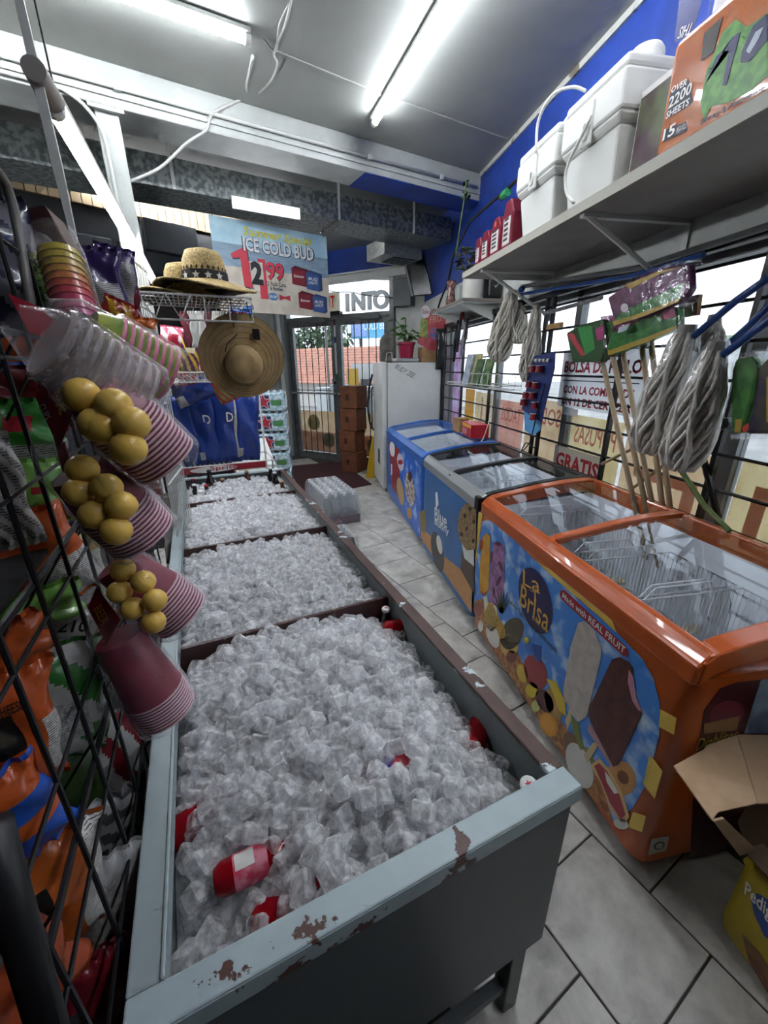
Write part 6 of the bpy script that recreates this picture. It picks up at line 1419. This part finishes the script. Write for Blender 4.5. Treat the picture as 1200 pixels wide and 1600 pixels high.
# ---- hats
STRAW = mat('straw', '#c9b27c', .8, noise='#a38a54', nscale=120, bump=.6, bscale=180); HBAND = P('#15181d', .6)
def straw_hat(c_, r, label, band=True, crown_r=None, h=None, rz=0):
    t = thing('straw_hat', c_, label, 'hat', 'straw hats on the wire shelf'); cr_ = crown_r or r*.47; h = h or r*.82
    def brim(i, j):
        a = 2*PI*i; rr_ = cr_+(r-cr_)*j; z = .012-.05*j*r/.17*.55+.018*math.sin(2*a)*j*j
        return c_+V(math.cos(a)*rr_*1.05, math.sin(a)*rr_, z+.03)
    MB().grid(brim, 40, 5, closed_u=True).build('brim', STRAW, t, smooth=True)
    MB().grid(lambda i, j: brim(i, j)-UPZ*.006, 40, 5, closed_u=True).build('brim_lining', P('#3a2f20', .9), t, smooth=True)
    MB().lathe([(cr_, .03), (cr_*.98, h*.35), (cr_*.9, h*.75), (cr_*.74, h*.95), (cr_*.45, h), (0, h*.93)], 30, c_).build('crown', STRAW, t, smooth=True)
    MB().tube([brim(k/40, 1) for k in range(40)], .004, 5, closed=True).build('brim_edge', STRAW, t)
    for k in range(26):
        a = 2*PI*k/26; pz = c_+V(math.cos(a)*cr_*.965, math.sin(a)*cr_*.965, h*.52); s_ = V(-math.sin(a), math.cos(a), 0)
        o_ = V(math.cos(a), math.sin(a), 0)*.0015
        MB().prism([pz-s_*.006+o_, pz-UPZ*.009+o_, pz+s_*.006+o_, pz+UPZ*.009+o_], o_*.3).build('vent_hole', P('#4a3a20', .9), t)
    if band:
        hbo = MB().lathe([(cr_*1.015, .034), (cr_*1.0, .075)], 30, c_, caps=False).build('hat_band', HBAND, t, smooth=True)
        x, y = V(1, 0, 0), V(0, 1, 0)
        for a in (-1.25, -1.75, -2.3, -.75):
            dirv = V(math.cos(a), math.sin(a), 0); sd_ = V(-dirv.y, dirv.x, 0); cc0 = c_+dirv*(cr_*1.02)+UPZ*.054
            MB().prism([cc0+sd_*(rr_*math.sin(th_))+UPZ*(rr_*math.cos(th_)) for th_, rr_ in [(k*PI/5, .016 if k % 2 == 0 else .007) for k in range(10)]], dirv*.001).build('band_star', WT, hbo)
    return t
hc = (f0+f1)/2+TD*.16+UPZ*.004+UD*.05
straw_hat(hc-UD*.085+TD*.06, .175, 'straw hat with slotted crown under the starred one', band=False)
straw_hat(hc+UD*.0+UPZ*.028-TD*.005, .195, 'straw hat with black band of white stars on top')
th_ = thing('tan_bucket_hat', at(380, 620, 1.9), 'wide tan cloth hat hanging under the straw hats', 'hat')
hc2 = at(379, 557, 1.85); hn_ = (CAM-hc2).normalized(); hx = UPZ.cross(hn_).normalized(); hy_ = hn_.cross(hx)
TAN = mat('tan_cloth', '#ab9065', .85, noise='#9d835a', nscale=20, bump=.15, bscale=250)
HR = .186; CRC = hx*.005-hy_*.035
def brim2(i, j):
    a = 2*PI*i; rr_ = .082+(HR-.082)*j; base = hx*math.cos(a)*rr_+hy_*math.sin(a)*rr_*.98
    return hc2+base*1.0+CRC*(1-j)+hn_*(.02*(1-j)+.012*math.sin(2*a+.6)*j)
MB().grid(brim2, 40, 8, closed_u=True).build('brim', TAN, th_, smooth=True)
for j in (.25, .42, .6, .78, 1): MB().tube([brim2(k/40, j)+hn_*.0006 for k in range(40)], .0011, 4, closed=True).build('brim_stitch', P('#7d6644', .9), th_)
MB().lathe([(.085, .018), (.083, .05), (.07, .085), (.04, .098), (0, .1)], 28, hc2+CRC, hn_).build('crown', TAN, th_, smooth=True)
MB().lathe([(.0865, .02), (.0855, .045)], 28, hc2+CRC, hn_, caps=False).build('mesh_band', P('#a89a78', .8), th_, smooth=True)
MB().prism([hc2+hx*a+hy_*b+hn_*.03 for a, b in ((.055, .115), (.085, .115), (.085, .07), (.055, .07))], hn_*.002).build('tag', BK, th_)
MB().tube([hc2+hx*-.01+hy_*.095+hn_*.03, hc2-hx*.06+hy_*.05+hn_*.05, hc2-hx*.07+hy_*.02+hn_*.05], .0025, 5).build('cord', BLACKM, th_)
MB().tube([hc2+hy_*.18, f0.lerp(f1, .86)-UPZ*.09], .0025, 5).build('hanging_cord', BLACKM, th_)
# price tag and cords of the straw hats
tag(MB().prism([at(375, 462, 1.6), at(392, 470, 1.6), at(396, 476, 1.6), at(380, 469, 1.6)], V(.001, .001, 0)).build('price_tag', WT), 'white price tag dangling from the straw hats', 'tag')
for i, xs_ in enumerate(((360, 470, 366, 512), (385, 472, 392, 498))): MB().tube([at(xs_[0], xs_[1], 1.66), at(xs_[2], xs_[3], 1.68)], .002, 5).build('chin_cord', BLACKM, bpy.data.objects['straw_hat.001'])
# hanging packaged goods behind the shelf
for i, (x, c1) in enumerate(((292, '#7d3a48'), (305, '#b8b8b4'), (318, '#c9cac6'), (330, '#5a2a34'), (341, '#c0beb4'), (353, '#8f8f8a'))):
    p = at(x, 515, 2.2); hk_ = bag(p, .05, .17, ['wine red', 'pale grey', 'white', 'dark red', 'cream', 'grey'][i]+' slim packet hanging below the hat shelf', panel(0), (c1,), seed=90+i, d=.006, name='hanging_packet', cat='packet', group='slim packets under the hats'); pe_ = f0.lerp(f1, .4+.08*i)+bk_; MB().tube([p+UPZ*.08, pe_], .002, 4).build('hanging_cord', CHROME, hk_)
bag(at(372, 500, 2.25), .09, .07, 'purple candy bag beside the slim packets', diag(4, 0, 1), ('#6a2a56', '#c9a9b8'), seed=97)
bag(at(378, 487, 2.3), .13, .05, 'blue box of sweets under the banner', panel(0), ('#1f4a86',), seed=98, d=.02)
# ============================================================ END RACK, ENTRANCE, BANNER
# red and yellow candy bags above the blue bags
for i, (x, y, w_, h_, rl) in enumerate(((240, 548, .16, .16, .5), (272, 540, .14, .2, -.1), (298, 552, .13, .22, -.2), (330, 560, .12, .2, -.35), (345, 600, .12, .22, .35), (290, 585, .12, .12, .1), (250, 590, .12, .12, .2))):
    bag(at(x, y, 2.35+.04*i), w_, h_, ['red and yellow candy bag furthest left in the heap', 'pink and white candy bag at the top of the heap', 'yellow striped candy bag in the heap', 'red-topped candy bag touching the tan hat', 'red and green candy bag hanging below the tan hat', 'small pink candy bag in the middle of the heap', 'small red candy bag low in the heap'][i],
        panel(diag(4+i % 3, 0, 1, .6+.2*i), (.3, .7, .5, .8, 2)), (('#a8243a', '#b59a3a', '#cfc5c0'), ('#c0506a', '#d8cfcc', '#a8243a'), ('#b59a3a', '#5a2a4a', '#c9c0a0'), ('#a8242f', '#d0ccc8', '#8a8a3a'), ('#a8242f', '#6f7f3a', '#c8c0bc'), ('#bf5a70', '#d8cfcc', '#a8243a'), ('#9c2030', '#c9b46a', '#c9c0a0'))[i], seed=110+i, roll=rl, name='candy_bag', cat='candy bag')
cbk = thing('candy_basket', T(-.45, 2.2, 0), 'white wire basket stand holding the heap of candy bags', 'basket')
cz = 1.53; ua, ub, tc0, tc1 = -.74, -.24, 2.2, 2.62
for z in (cz, cz+.05): MB().tube([T(ua, tc0, z), T(ub, tc0, z), T(ub, tc1, z), T(ua, tc1, z)], .004, 5, closed=True).build('rim_wire', CHROME, cbk)
for k in range(1, 14): u = ua+(ub-ua)*k/14; MB().tube([T(u, tc0, cz+.05), T(u, tc0, cz), T(u, tc1, cz), T(u, tc1, cz+.05)], .0025, 4).build('basket_wire', CHROME, cbk)
for u, t in ((ua-.06, tc0), (ua-.06, tc1)): MB().tube([T(u, t, .02), T(u, t, cz+.2)], .009, 8).build('post', CHROME, cbk); MB().tube([T(u, t, cz), T(ua, t, cz)], .006, 5).build('arm', CHROME, cbk)
er = thing('end_rack', T(-.4, 3.05, 0), 'white wire rack stand at the far end of the tank', 'rack')
for u in (-.72, -.06):
    MB().tube([T(u, 2.93, 0), T(u, 2.93, .93)], .008, 8).build('post', CHROME, er); MB().tube([T(u, 3.3, 0), T(u, 3.3, 1.5)], .008, 8).build('post', CHROME, er)
for z in (.905,):
    MB().tube([T(-.73, 2.92, z), T(-.05, 2.92, z), T(-.05, 3.3, z), T(-.73, 3.3, z)], .007, 6, closed=True).build('shelf_frame', CHROME, er)
    for k in range(1, 20): u = -.73+.68*k/20; MB().tube([T(u, 2.92, z), T(u, 3.3, z)], .003, 4).build('shelf_wire', CHROME, er)
pr_ = thing('price_rail', T(-.4, 2.9, .85), 'red and white printed rail along the shelf over the tank end', 'price rail')
MB().obox(T(-.74, 2.912, .855), UD*.62, TD*.004, UPZ*.05).build('strip', P('#8c1826', .4), pr_)
MB().prism([T(-.50+.17*math.cos(a), 2.9105, .88+.024*math.sin(a)) if abs(math.cos(a)) < 2 else None for a in [k*PI/12 for k in range(24)]], -TD*.0008).build('oval', P('#d4cfcd', .4), pr_)
text('Sprite', T(-.43, 2.909, .882), UD, UPZ, .04, P('#a01f2c', .4), pr_, width=.2, off=.01)
# blue chip bags: a row standing on the shelf, two more behind and above
DB = '#1b357d'
for i, (px, py, hh, ww, rl, lab) in enumerate(((318, 655, .50, .19, .05, 'blue chip bag, second from the left on the end rack'), (352, 650, .52, .2, -.05, 'blue chip bag in the middle of the end rack with white letter'), (384, 652, .52, .19, -.08, 'blue chip bag at the right end of the end rack'), (290, 660, .5, .16, .1, 'blue chip bag furthest left on the end rack'))):
    pq = ont(px, py, 2.98); pq.z = .915+hh/2
    bag(pq, ww, hh, lab, panel(0, *(((.78, .98, .05, .95, 1),) if i == 1 else ((.1, .3, .05, .2, 1),))), (DB, FINE), seed=130+i, roll=rl, face=-TD, name='chip_bag', cat='chip bag', group='blue chip bags on the end rack', texts=(('D', .62, .66, .07, .05, WT),) if i in (0, 1) else ())
bag(ont(300, 600, 2.85), .30, .24, 'blue chip bag leaning on top of the row, lettering sideways', panel(0, (.12, .32, .55, .85, 1), (.0, .22, .0, .3, 2)), (DB, FINE, WHT), seed=136, roll=.35, face=-TD, name='chip_bag', cat='chip bag', group='blue chip bags on the end rack', texts=(('Doritos', .72, .62, .06, .12, P('#8d93a5', .4)),))
bag(ont(235, 620, 2.75), .2, .34, 'blue chip bag with silver corner behind the cup packs', panel(0, (.0, .3, .35, .6, 1)), (DB, SIL), seed=137, roll=-.2, face=-TD, name='chip_bag', cat='chip bag', group='blue chip bags on the end rack')
# dark wire side of the lower rack left of the tank
sw = thing('grey_wire_panel', T(-.8, 1.9, 0), 'grey wire panel standing between rack and tank', 'wire panel')
for k in range(12):
    f = k/11; MB().tube([at(252+26*f, 772-6*f, 1.75+.4*f), at(262+12*f, 890-20*f, 1.75+.4*f)], .0035, 4).build('upright_wire', P('#6a6660', .5), sw)
for f in (.05, .95): MB().tube([at(252+10*f, 772+118*f, 1.75), at(278-4*f, 766+104*f, 2.15)], .005, 5).build('cross_wire', P('#6a6660', .5), sw)
# red cooler with white lid beyond the tank
rc = thing('red_cooler', at(417, 745, 3.6), 'red cooler with white open lid beyond the tank', 'cooler')
c0 = onz(400, 742, .45); x0, y0 = T(-.26, 3.35, 0).x, T(-.26, 3.35, 0).y
def rb(u0, u1, t0, t1, z0, z1, m, nm): return MB().obox(T(u0, t0, z0), UD*(u1-u0), TD*(t1-t0), UPZ*(z1-z0)).build(nm, m, rc, bevel=.012)
rb(-.30, .04, 3.34, 3.95, 0, .66, P('#9c1a2c', .4), 'body'); rb(-.31, .05, 3.33, 3.96, .66, .73, P('#cfd0cc', .4), 'collar')
MB().prism([T(-.30, 3.40, .73), T(.04, 3.40, .73), T(.04, 3.9, .9), T(-.30, 3.9, .9)], UPZ*.035).build('lid', P('#c3c5c1', .4), rc, bevel=.008)
# stacked cases of bottled water
WBOT = mat('water_case', '#7fa0ae', .2, noise='#c2d2d6', nscale=30, ndetail=5, coat=.4); WNAV = P('#22264f', .35); WRED = P('#9c2f3c', .35); WGRN = P('#4a7d4a', .35)
wx = onz(402, 760, 0)
ws = ony(425, 640, 4.75)
for k in range(6):
    z0 = .02+k*.225
    c_ = thing('water_case', V(-.62, 4.85, z0), ['bottom', 'second', 'third', 'fourth', 'fifth', 'top'][k]+' case in the stack of bottled water by the entrance', 'case', 'stacked water cases')
    o_ = V(ony(398, 640, 4.75).x-.12, 4.75, z0); ww = ony(447, 640, 4.75).x-ony(398, 640, 4.75).x+.12
    wrp = MB().box(o_.x, o_.x+ww, 4.75, 5.2, z0, z0+.2).build('shrink_wrap', WBOT, c_, bevel=.02)
    for a in range(6):
        for b in range(2): MB().cyl(V(o_.x+ww*(a+.5)/6, 4.80+.1*b, z0+.2), V(o_.x+ww*(a+.5)/6, 4.80+.1*b, z0+.222), .017, .017, 8).build('bottle_cap', P('#c9d4d8'), c_)
    MB().box(o_.x+.0, o_.x+ww*.62, 4.748, 4.7492, z0+.03, z0+.17).build('navy_band', WNAV, wrp)
    sc_ = V(o_.x+ww*.48, 4.7475, z0+.10)
    MB().prism([sc_+V(rr_*math.sin(a), 0, rr_*math.cos(a)) for a, rr_ in [(q*PI/5, .10 if q % 2 == 0 else .042) for q in range(10)]], V(0, -.0008, 0)).build('star_print', WT, wrp)
    MB().prism([sc_+V(0, -.001, 0)+V(rr_*math.sin(a), 0, rr_*math.cos(a)) for a, rr_ in [(q*PI/5, .086 if q % 2 == 0 else .036) for q in range(10)]], V(0, -.0008, 0)).build('star_print', WRED, wrp)
    MB().box(o_.x+ww*.66, o_.x+ww*.9, 4.748, 4.7492, z0+.06, z0+.12).build('green_print', WGRN, wrp)
# door mat
tag(MB().prism([onz(a, b, .002) for a, b in ((447, 729), (532, 722), (581, 757), (478, 778))], UPZ*.008).build('door_mat', mat('maroon_mat', '#43191f', .95, noise='#3a151b', nscale=60, bump=.2, bscale=300)), 'flat maroon door mat inside the entrance', 'mat')
# shrink-wrapped bottle packs on the floor beside the tank
def bottle_pack(o_, ex, ey, nx, ny, label, capc, bodyc, basec, h=.30, p=.082, lowh=.09):
    t = thing('bottle_pack', o_, label, 'bottle pack'); ex, ey = Vector(ex).normalized(), Vector(ey).normalized()
    gm = clear('pet_clear', '#e6ecee', .16, .08) if bodyc is None else bodyc
    for a in range(nx):
        for b in range(ny):
            c_ = Vector(o_)+ex*(p*(a+.5))+ey*(p*(b+.5))
            MB().lathe([(p*.44, 0), (p*.47, .02), (p*.47, h*.55), (p*.42, h*.66), (p*.2, h*.86), (p*.17, h*.92)], 12, c_).build('bottle', gm, t, smooth=True)
            MB().cyl(c_+UPZ*h*.9, c_+UPZ*h, p*.19, p*.19, 10).build('bottle_cap', P(capc, .4), t)
    MB().obox(Vector(o_)-ex*.004-ey*.004, ex*(p*nx+.008), ey*(p*ny+.008), UPZ*lowh).build('wrap_base', basec, t, bevel=.01)
    q = [Vector(o_)-ex*.006-ey*.006, Vector(o_)+ex*(p*nx+.006)-ey*.006, Vector(o_)+ex*(p*nx+.006)+ey*(p*ny+.006), Vector(o_)-ex*.006+ey*(p*ny+.006)]
    mb = MB(); ctr = sum(q, V(0, 0, 0))/4; lv = []
    for z, s in ((.0, 1), (h*.6, 1.0), (h*.92, .93), (h*1.02, .86)): lv.append(mb.vs([ctr+(k-ctr)*s+UPZ*z for k in q]))
    for i in range(3):
        for k in range(4): mb.face((lv[i]+k, lv[i]+(k+1) % 4, lv[i+1]+(k+1) % 4, lv[i+1]+k))
    mb.face([lv[3]+k for k in range(4)]); mb.build('shrink_film', clear('shrink', '#f6f7f8', .10, .1, bump=.9, bscale=24), t)
    return t
o1 = onz(494, 815, 0)
bottle_pack(V(.10, 4.0, .0), UD, TD, 4, 8, 'shrink-wrapped pack of clear bottles on the floor by the tank', '#c9ccd0', None, P('#4a1c30', .4), h=.34, p=.1)
text('Cola', V(.10, 4.0, .05)+UD*.12-TD*.007, UD, UPZ, .05, P('#c9a9b0', .4), bpy.data.objects['bottle_pack'], width=.14)
bottle_pack(V(.20, 3.02, .0), UD, TD, 2, 5, 'pack of dark bottles in a pink tray, close to the tank side', '#3a2a30', mat('dark_pet', '#2a1c20', .2, coat=.4), P('#9c4a62', .4, noise='#c08a9a', nscale=20), h=.26, p=.075, lowh=.10)

# ------------------------------------------------ refrigerator
fg = thing('refrigerator', V(1.3, 5.4, 0), 'tall white refrigerator beside the entrance', 'refrigerator')
FRW = mat('fridge_white', '#c9cbc8', .4, noise='#bfc1be', nscale=3)
MB().box(1.0, 1.69, 5.1, 5.8, .06, 1.65).build('body', FRW, fg, bevel=.012); MB().box(.93, .992, 5.1, 5.8, .06, 1.66).build('door', FRW, fg, bevel=.014)
MB().box(.992, 1.0, 5.11, 5.79, .07, 1.64).build('door_seal', P('#6c6e6e'), fg); MB().tube([(.915, 5.72, .75), (.895, 5.72, .8), (.895, 5.72, 1.3), (.915, 5.72, 1.35)], .012, 8).build('handle', P('#2a2b2d'), fg)
MB().box(.928, .9295, 5.3, 5.45, .35, .55).build('door_sticker', P('#2f3436'), fg)
for y in (5.15, 5.72): MB().cyl((1.03, y, .03), (1.06, y, .03), .03, .03, 12).build('caster', BLACKM, fg)
a_, b_ = ony(618, 572, 5.1), ony(648, 588, 5.1); text('RUDY ZEE', (a_+b_)/2-V(0, .001, 0), b_-a_, V(0, -1, 0).cross((b_-a_).normalized()), .06, P('#4a4d50'), fg, width=(b_-a_).length, shear=.3)
FT = 1.66
tr_ = thing('foil_tray', V(1.27, 5.3, FT), 'silver foil tray under the potted plant', 'tray')
MB().prism([V(1.13, 5.18, FT), V(1.42, 5.18, FT), V(1.42, 5.45, FT), V(1.13, 5.45, FT)], UPZ*.045).build('tray', mat('foil', '#a9acae', .3, metal=.7), tr_, bevel=.01)
pp_ = thing('potted_plant', V(1.28, 5.3, FT+.046), 'leafy plant in a magenta pot on the refrigerator', 'plant')
MB().lathe([(.085, 0), (.105, .15), (.115, .16), (.115, .185), (.1, .185)], 22, V(1.28, 5.31, FT+.046)).build('pot', P('#94163c', .4), pp_, smooth=True, autos=.6)
r_ = random.Random(9); PLF = mat('plant_leaf', '#4f7a34', .5, noise='#35592a', nscale=14)
for k in range(16):
    a = r_.uniform(0, 2*PI); hh = r_.uniform(.08, .3); p0 = V(1.28, 5.31, FT+.2); p1 = p0+V(math.cos(a)*.06, math.sin(a)*.06, hh*.7); p2 = p0+V(math.cos(a)*.13, math.sin(a)*.1, hh)
    MB().tube([p0, p1, p2], .004, 5).build('stem', P('#5a7a3c'), pp_)
    for q_ in (p1, p2): mb = MB(); leaf(mb, q_, V(math.cos(a+r_.uniform(-.6, .6)), math.sin(a+r_.uniform(-.6, .6)), .15), .13, .035, droop=.35); mb.build('leaf', PLF, pp_)
tag(MB().box(1.45, 1.68, 5.18, 5.36, FT, FT+.17).build('cardboard_box', CARD), 'small cardboard box on the refrigerator', 'box')
ps = thing('pink_display_sign', V(1.58, 5.2, FT+.1), 'pink display board with a round badge leaning above the refrigerator', 'sign')
SY = 5.17
py_ = lambda px, m, nm, l: MB().prism([ony(a, b, SY)-V(0, .0008*l, 0) for a, b in px], V(0, -.0006 if l else .006, 0)).build(nm, m, ps)
py_([(652, 536), (660, 508), (666, 492), (678, 483), (692, 484), (699, 492), (697, 515), (690, 550), (672, 547)], mat('sign_pink', '#a83a48', .45, noise='#b55a5c', nscale=14), 'board', 0)
py_(ell(665, 487, 7, 10), P('#d8d2d2'), 'round_badge', 2); py_([(658, 497), (668, 500), (668, 528), (655, 525)], P('#a8a05a', .5, noise='#6f8f4a', nscale=20), 'figure_print', 1); py_(ell(679, 521, 8, 10), P('#3f6fae', .5, noise='#a06a8a', nscale=20), 'figure_print', 1)
text('Sale', ony(665, 487, SY)-V(0, .003, 0), (1, 0, 0), UPZ, .05, P('#7a2a4a'), ps, width=.09); text('FRUT', ony(684, 498, SY)-V(0, .002, 0), (1, 0, .15), UPZ, .07, P('#c9a08a'), ps, width=.2, off=.01)
bag(V(1.66, 5.06, 1.80), .13, .45, 'black plastic bag hanging beside the refrigerator top', panel(0), ('#1c1f1e',), seed=150, face=V(-.3, -1, 0), name='black_bag', cat='bag', d=.05)
tag(MB().prism([ony(a, b, 5.2) for a, b in ((595, 565), (595, 530), (603, 520), (614, 522), (617, 535), (612, 565))], V(0, .1, 0)).build('dark_parcel', P('#4a4740', .6, noise='#6a6860', nscale=12), bevel=.01), 'dark wrapped parcel at the front edge of the refrigerator top', 'parcel')
tag(MB().tube([ony(a, b, 5.17) for a, b in ((603, 564), (604, 552), (612, 550), (613, 563))], .006, 6).build('wire_stand', P('#b9b8a8')), 'small pale wire stand on the refrigerator', 'stand')
# cartons stacked at the door, yellow floor sign, hose
BOXB = mat('carton_rust', '#7a4a30', .8, noise='#6d4029', nscale=12)
bxo = onz(567, 733, 0)
for k in range(4):
    p0 = D(1.42, 0, .32); z0 = .005+k*.335; sh_ = (.0, -.03, .01, .03)[k]
    t = thing('brown_case', p0+UPZ*z0, ['bottom', 'second', 'third', 'top'][k]+' brown carton of the stack at the entrance door', 'box', 'cartons by the door')
    MB().obox(p0+UPZ*z0+DD*sh_, DD*.3, DN*.3, UPZ*.325).build('carton', BOXB, t, bevel=.004); MB().obox(p0+UPZ*(z0+.12)+DD*(sh_+.1)+DN*.3005, DD*.06, DN*.001, UPZ*.09).build('print', P('#3f2418'), t)
yw = thing('floor_sign', V(.86, 5.95, 0), 'folded yellow floor sign leaning by the refrigerator', 'floor sign')
MB().prism([ony(a, b, 5.9) for a, b in ((582, 680), (585, 690), (585, 748), (572, 748))], V(0, .03, 0)).build('panel', P('#c9a21f', .4), yw)
cable([ony(582, 585, 5.95), ony(577, 605, 5.95), ony(575, 635, 5.95), ony(577, 655, 5.95), ony(581, 670, 5.95)], .016, BCABLE, 'black hose hanging at the side of the refrigerator door', 'hose')

# ------------------------------------------------ beer banner under the duct
BA = math.radians(25); bx_ = V(math.cos(BA), math.sin(BA), 0); bn = V(math.sin(BA), -math.cos(BA), 0)
b00 = hit(326, 334, G(0, db+.15, 0), GY)
def onb(px, py): return hit(px, py, b00, bn)
cTL, cTR, cBR, cBL = onb(325, 333), onb(510, 371), onb(512, 496), onb(328, 484)
bz1, bz0 = (cTL.z+cTR.z)/2, (cBL.z+cBR.z)/2; wB = (cTR-cTL).dot(bx_); hB = bz1-bz0
bo = V(cTL.x, cTL.y, bz0)
bnr = thing('hanging_banner', bo, 'printed beer price banner hanging below the air duct', 'banner')
def bq(a0, a1, b0_, b1, m, nm, lay): return MB().obox(bo+bx_*(wB*a0)+UPZ*(hB*b0_)+bn*(.001*lay), bx_*(wB*(a1-a0)), bn*.0008, UPZ*(hB*(b1-b0_))).build(nm, m, bnr)
bq(0, 1, .0, .50, mat('banner_sand', '#a9a193', .5, noise='#b8b0a2', nscale=8), 'sheet', 0)
bq(0, 1, .50, .74, mat('banner_sea', '#6f8798', .5, noise='#7f95a3', nscale=9, stretch=(1, 1, 5)), 'sheet', 0); bq(0, 1, .74, 1, mat('banner_sky', '#8fb2c2', .5, noise='#a4c2cc', nscale=5), 'sheet', 0)
bt = lambda s, a, b, h_, w_, m, lay=3, **k: text(s, bo+bx_*(wB*a)+UPZ*(hB*b)+bn*(.001*lay), bx_, UPZ, hB*h_, m, bnr, width=wB*w_, **k)
BYL = P('#c2b92a', .5); BRD = P('#b5303f', .5); BNV = P('#2a2c3c', .5); BGR = P('#c3c7c9', .5)
bt('Summer Special', .55, .885, .12, .60, BYL, 5, off=.02, shear=.25)
bt('ICE COLD BUD', .553, .757, .165, .64, BNV, 2, off=.07); bt('ICE COLD BUD', .55, .76, .155, .62, BGR, 4, off=.03)
one = lambda dx, dy, l: [bo+bx_*(wB*(x+dx))+UPZ*(hB*(y+dy))+bn*(.001*l) for x, y in ((.215, .29), (.285, .28), (.265, .71), (.228, .71), (.135, .635), (.14, .585), (.205, .605))]
MB().prism(one(.008, -.012, 1), bn*.0008).build('price_shadow', BNV, bnr); MB().prism(one(0, 0, 2), bn*.0008).build('price_figure', BRD, bnr)
bq(.27, .40, .26, .58, P('#b9b5ac', .5), 'price_patch', 1); bq(.345, .41, .17, .62, BRD, 'old_price', 2); bq(.28, .385, .33, .58, P('#b5b1a8', .5), 'price_patch', 3); bt('2', .33, .455, .26, .10, P('#141416', .5), 5, off=.05)
bt('99', .493, .497, .22, .165, BNV, 2, off=.06); bt('99', .49, .50, .21, .155, BRD, 4, off=.03)
bt('12 Pack Cans', .49, .355, .052, .175, BNV, 3, off=.01); bt('& Bottles', .49, .30, .045, .115, BNV, 3, off=.01)
def logo_box(a, b, w_, h_, m, m2, txt, lay):
    o2 = lambda x, y, l=lay: bo+bx_*(wB*x)+UPZ*(hB*y)+bn*(.001*l)
    MB().prism([o2(a, b), o2(a+w_*.8, b-h_*.08), o2(a+w_*.8, b+h_*.8), o2(a, b+h_*.86)], bn*.0008).build('pack_print', m, bnr); MB().prism([o2(a+w_*.8, b-h_*.08), o2(a+w_, b), o2(a+w_, b+h_*.86), o2(a+w_*.8, b+h_*.8)], bn*.0008).build('pack_print', m2, bnr)
    MB().prism([o2(a, b+h_*.86), o2(a+w_*.8, b+h_*.8), o2(a+w_, b+h_*.86), o2(a+w_*.25, b+h_)], bn*.0008).build('pack_print', m2, bnr)
    for i, s in enumerate(txt): text(s, o2(a+w_*.42, b+h_*(.45-.2*i+.1*(len(txt)-1)), lay+1.5), bx_, UPZ, hB*h_*.16, WT, bnr, width=wB*w_*.6, off=.01, shear=.2)
R1, R2, B1, B2 = P('#6d1f25', .4), P('#4d161b', .4), P('#35507f', .4), P('#273a60', .4)
logo_box(.64, .38, .16, .22, R1, R2, ('Budweiser',), 3); logo_box(.775, .34, .155, .23, B1, B2, ('BUD', 'LIGHT'), 6); logo_box(.69, .10, .15, .21, R1, R2, ('Budweiser',), 3); logo_box(.825, .07, .145, .22, B1, B2, ('BUD', 'LIGHT'), 6)
MB().prism([bo+bx_*(wB*(.455+.045*math.cos(k*PI/10)))+UPZ*(hB*(.205+.045*math.sin(k*PI/10)))+bn*.003 for k in range(20)], bn*.0008).build('oval_logo', P('#4a6f95', .4), bnr); bt('BUD LIGHT', .455, .205, .03, .07, WT, 5, off=.01)
MB().prism([bo+bx_*(wB*x)+UPZ*(hB*y)+bn*.003 for x, y in ((.51, .24), (.56, .215), (.61, .24), (.61, .17), (.56, .195), (.51, .17))], bn*.0008).build('bow_tie_logo', P('#a02f38', .4), bnr)
for f in (.03, .97): MB().tube([bo+bx_*(wB*f)+UPZ*(hB*.985), bo+bx_*(wB*f)+UPZ*(hB*.985)+V(0, 0, max(.02, dz0-(bo.z+hB*.985)))], .003, 5).build('hanging_cord', BLACKM, bnr)
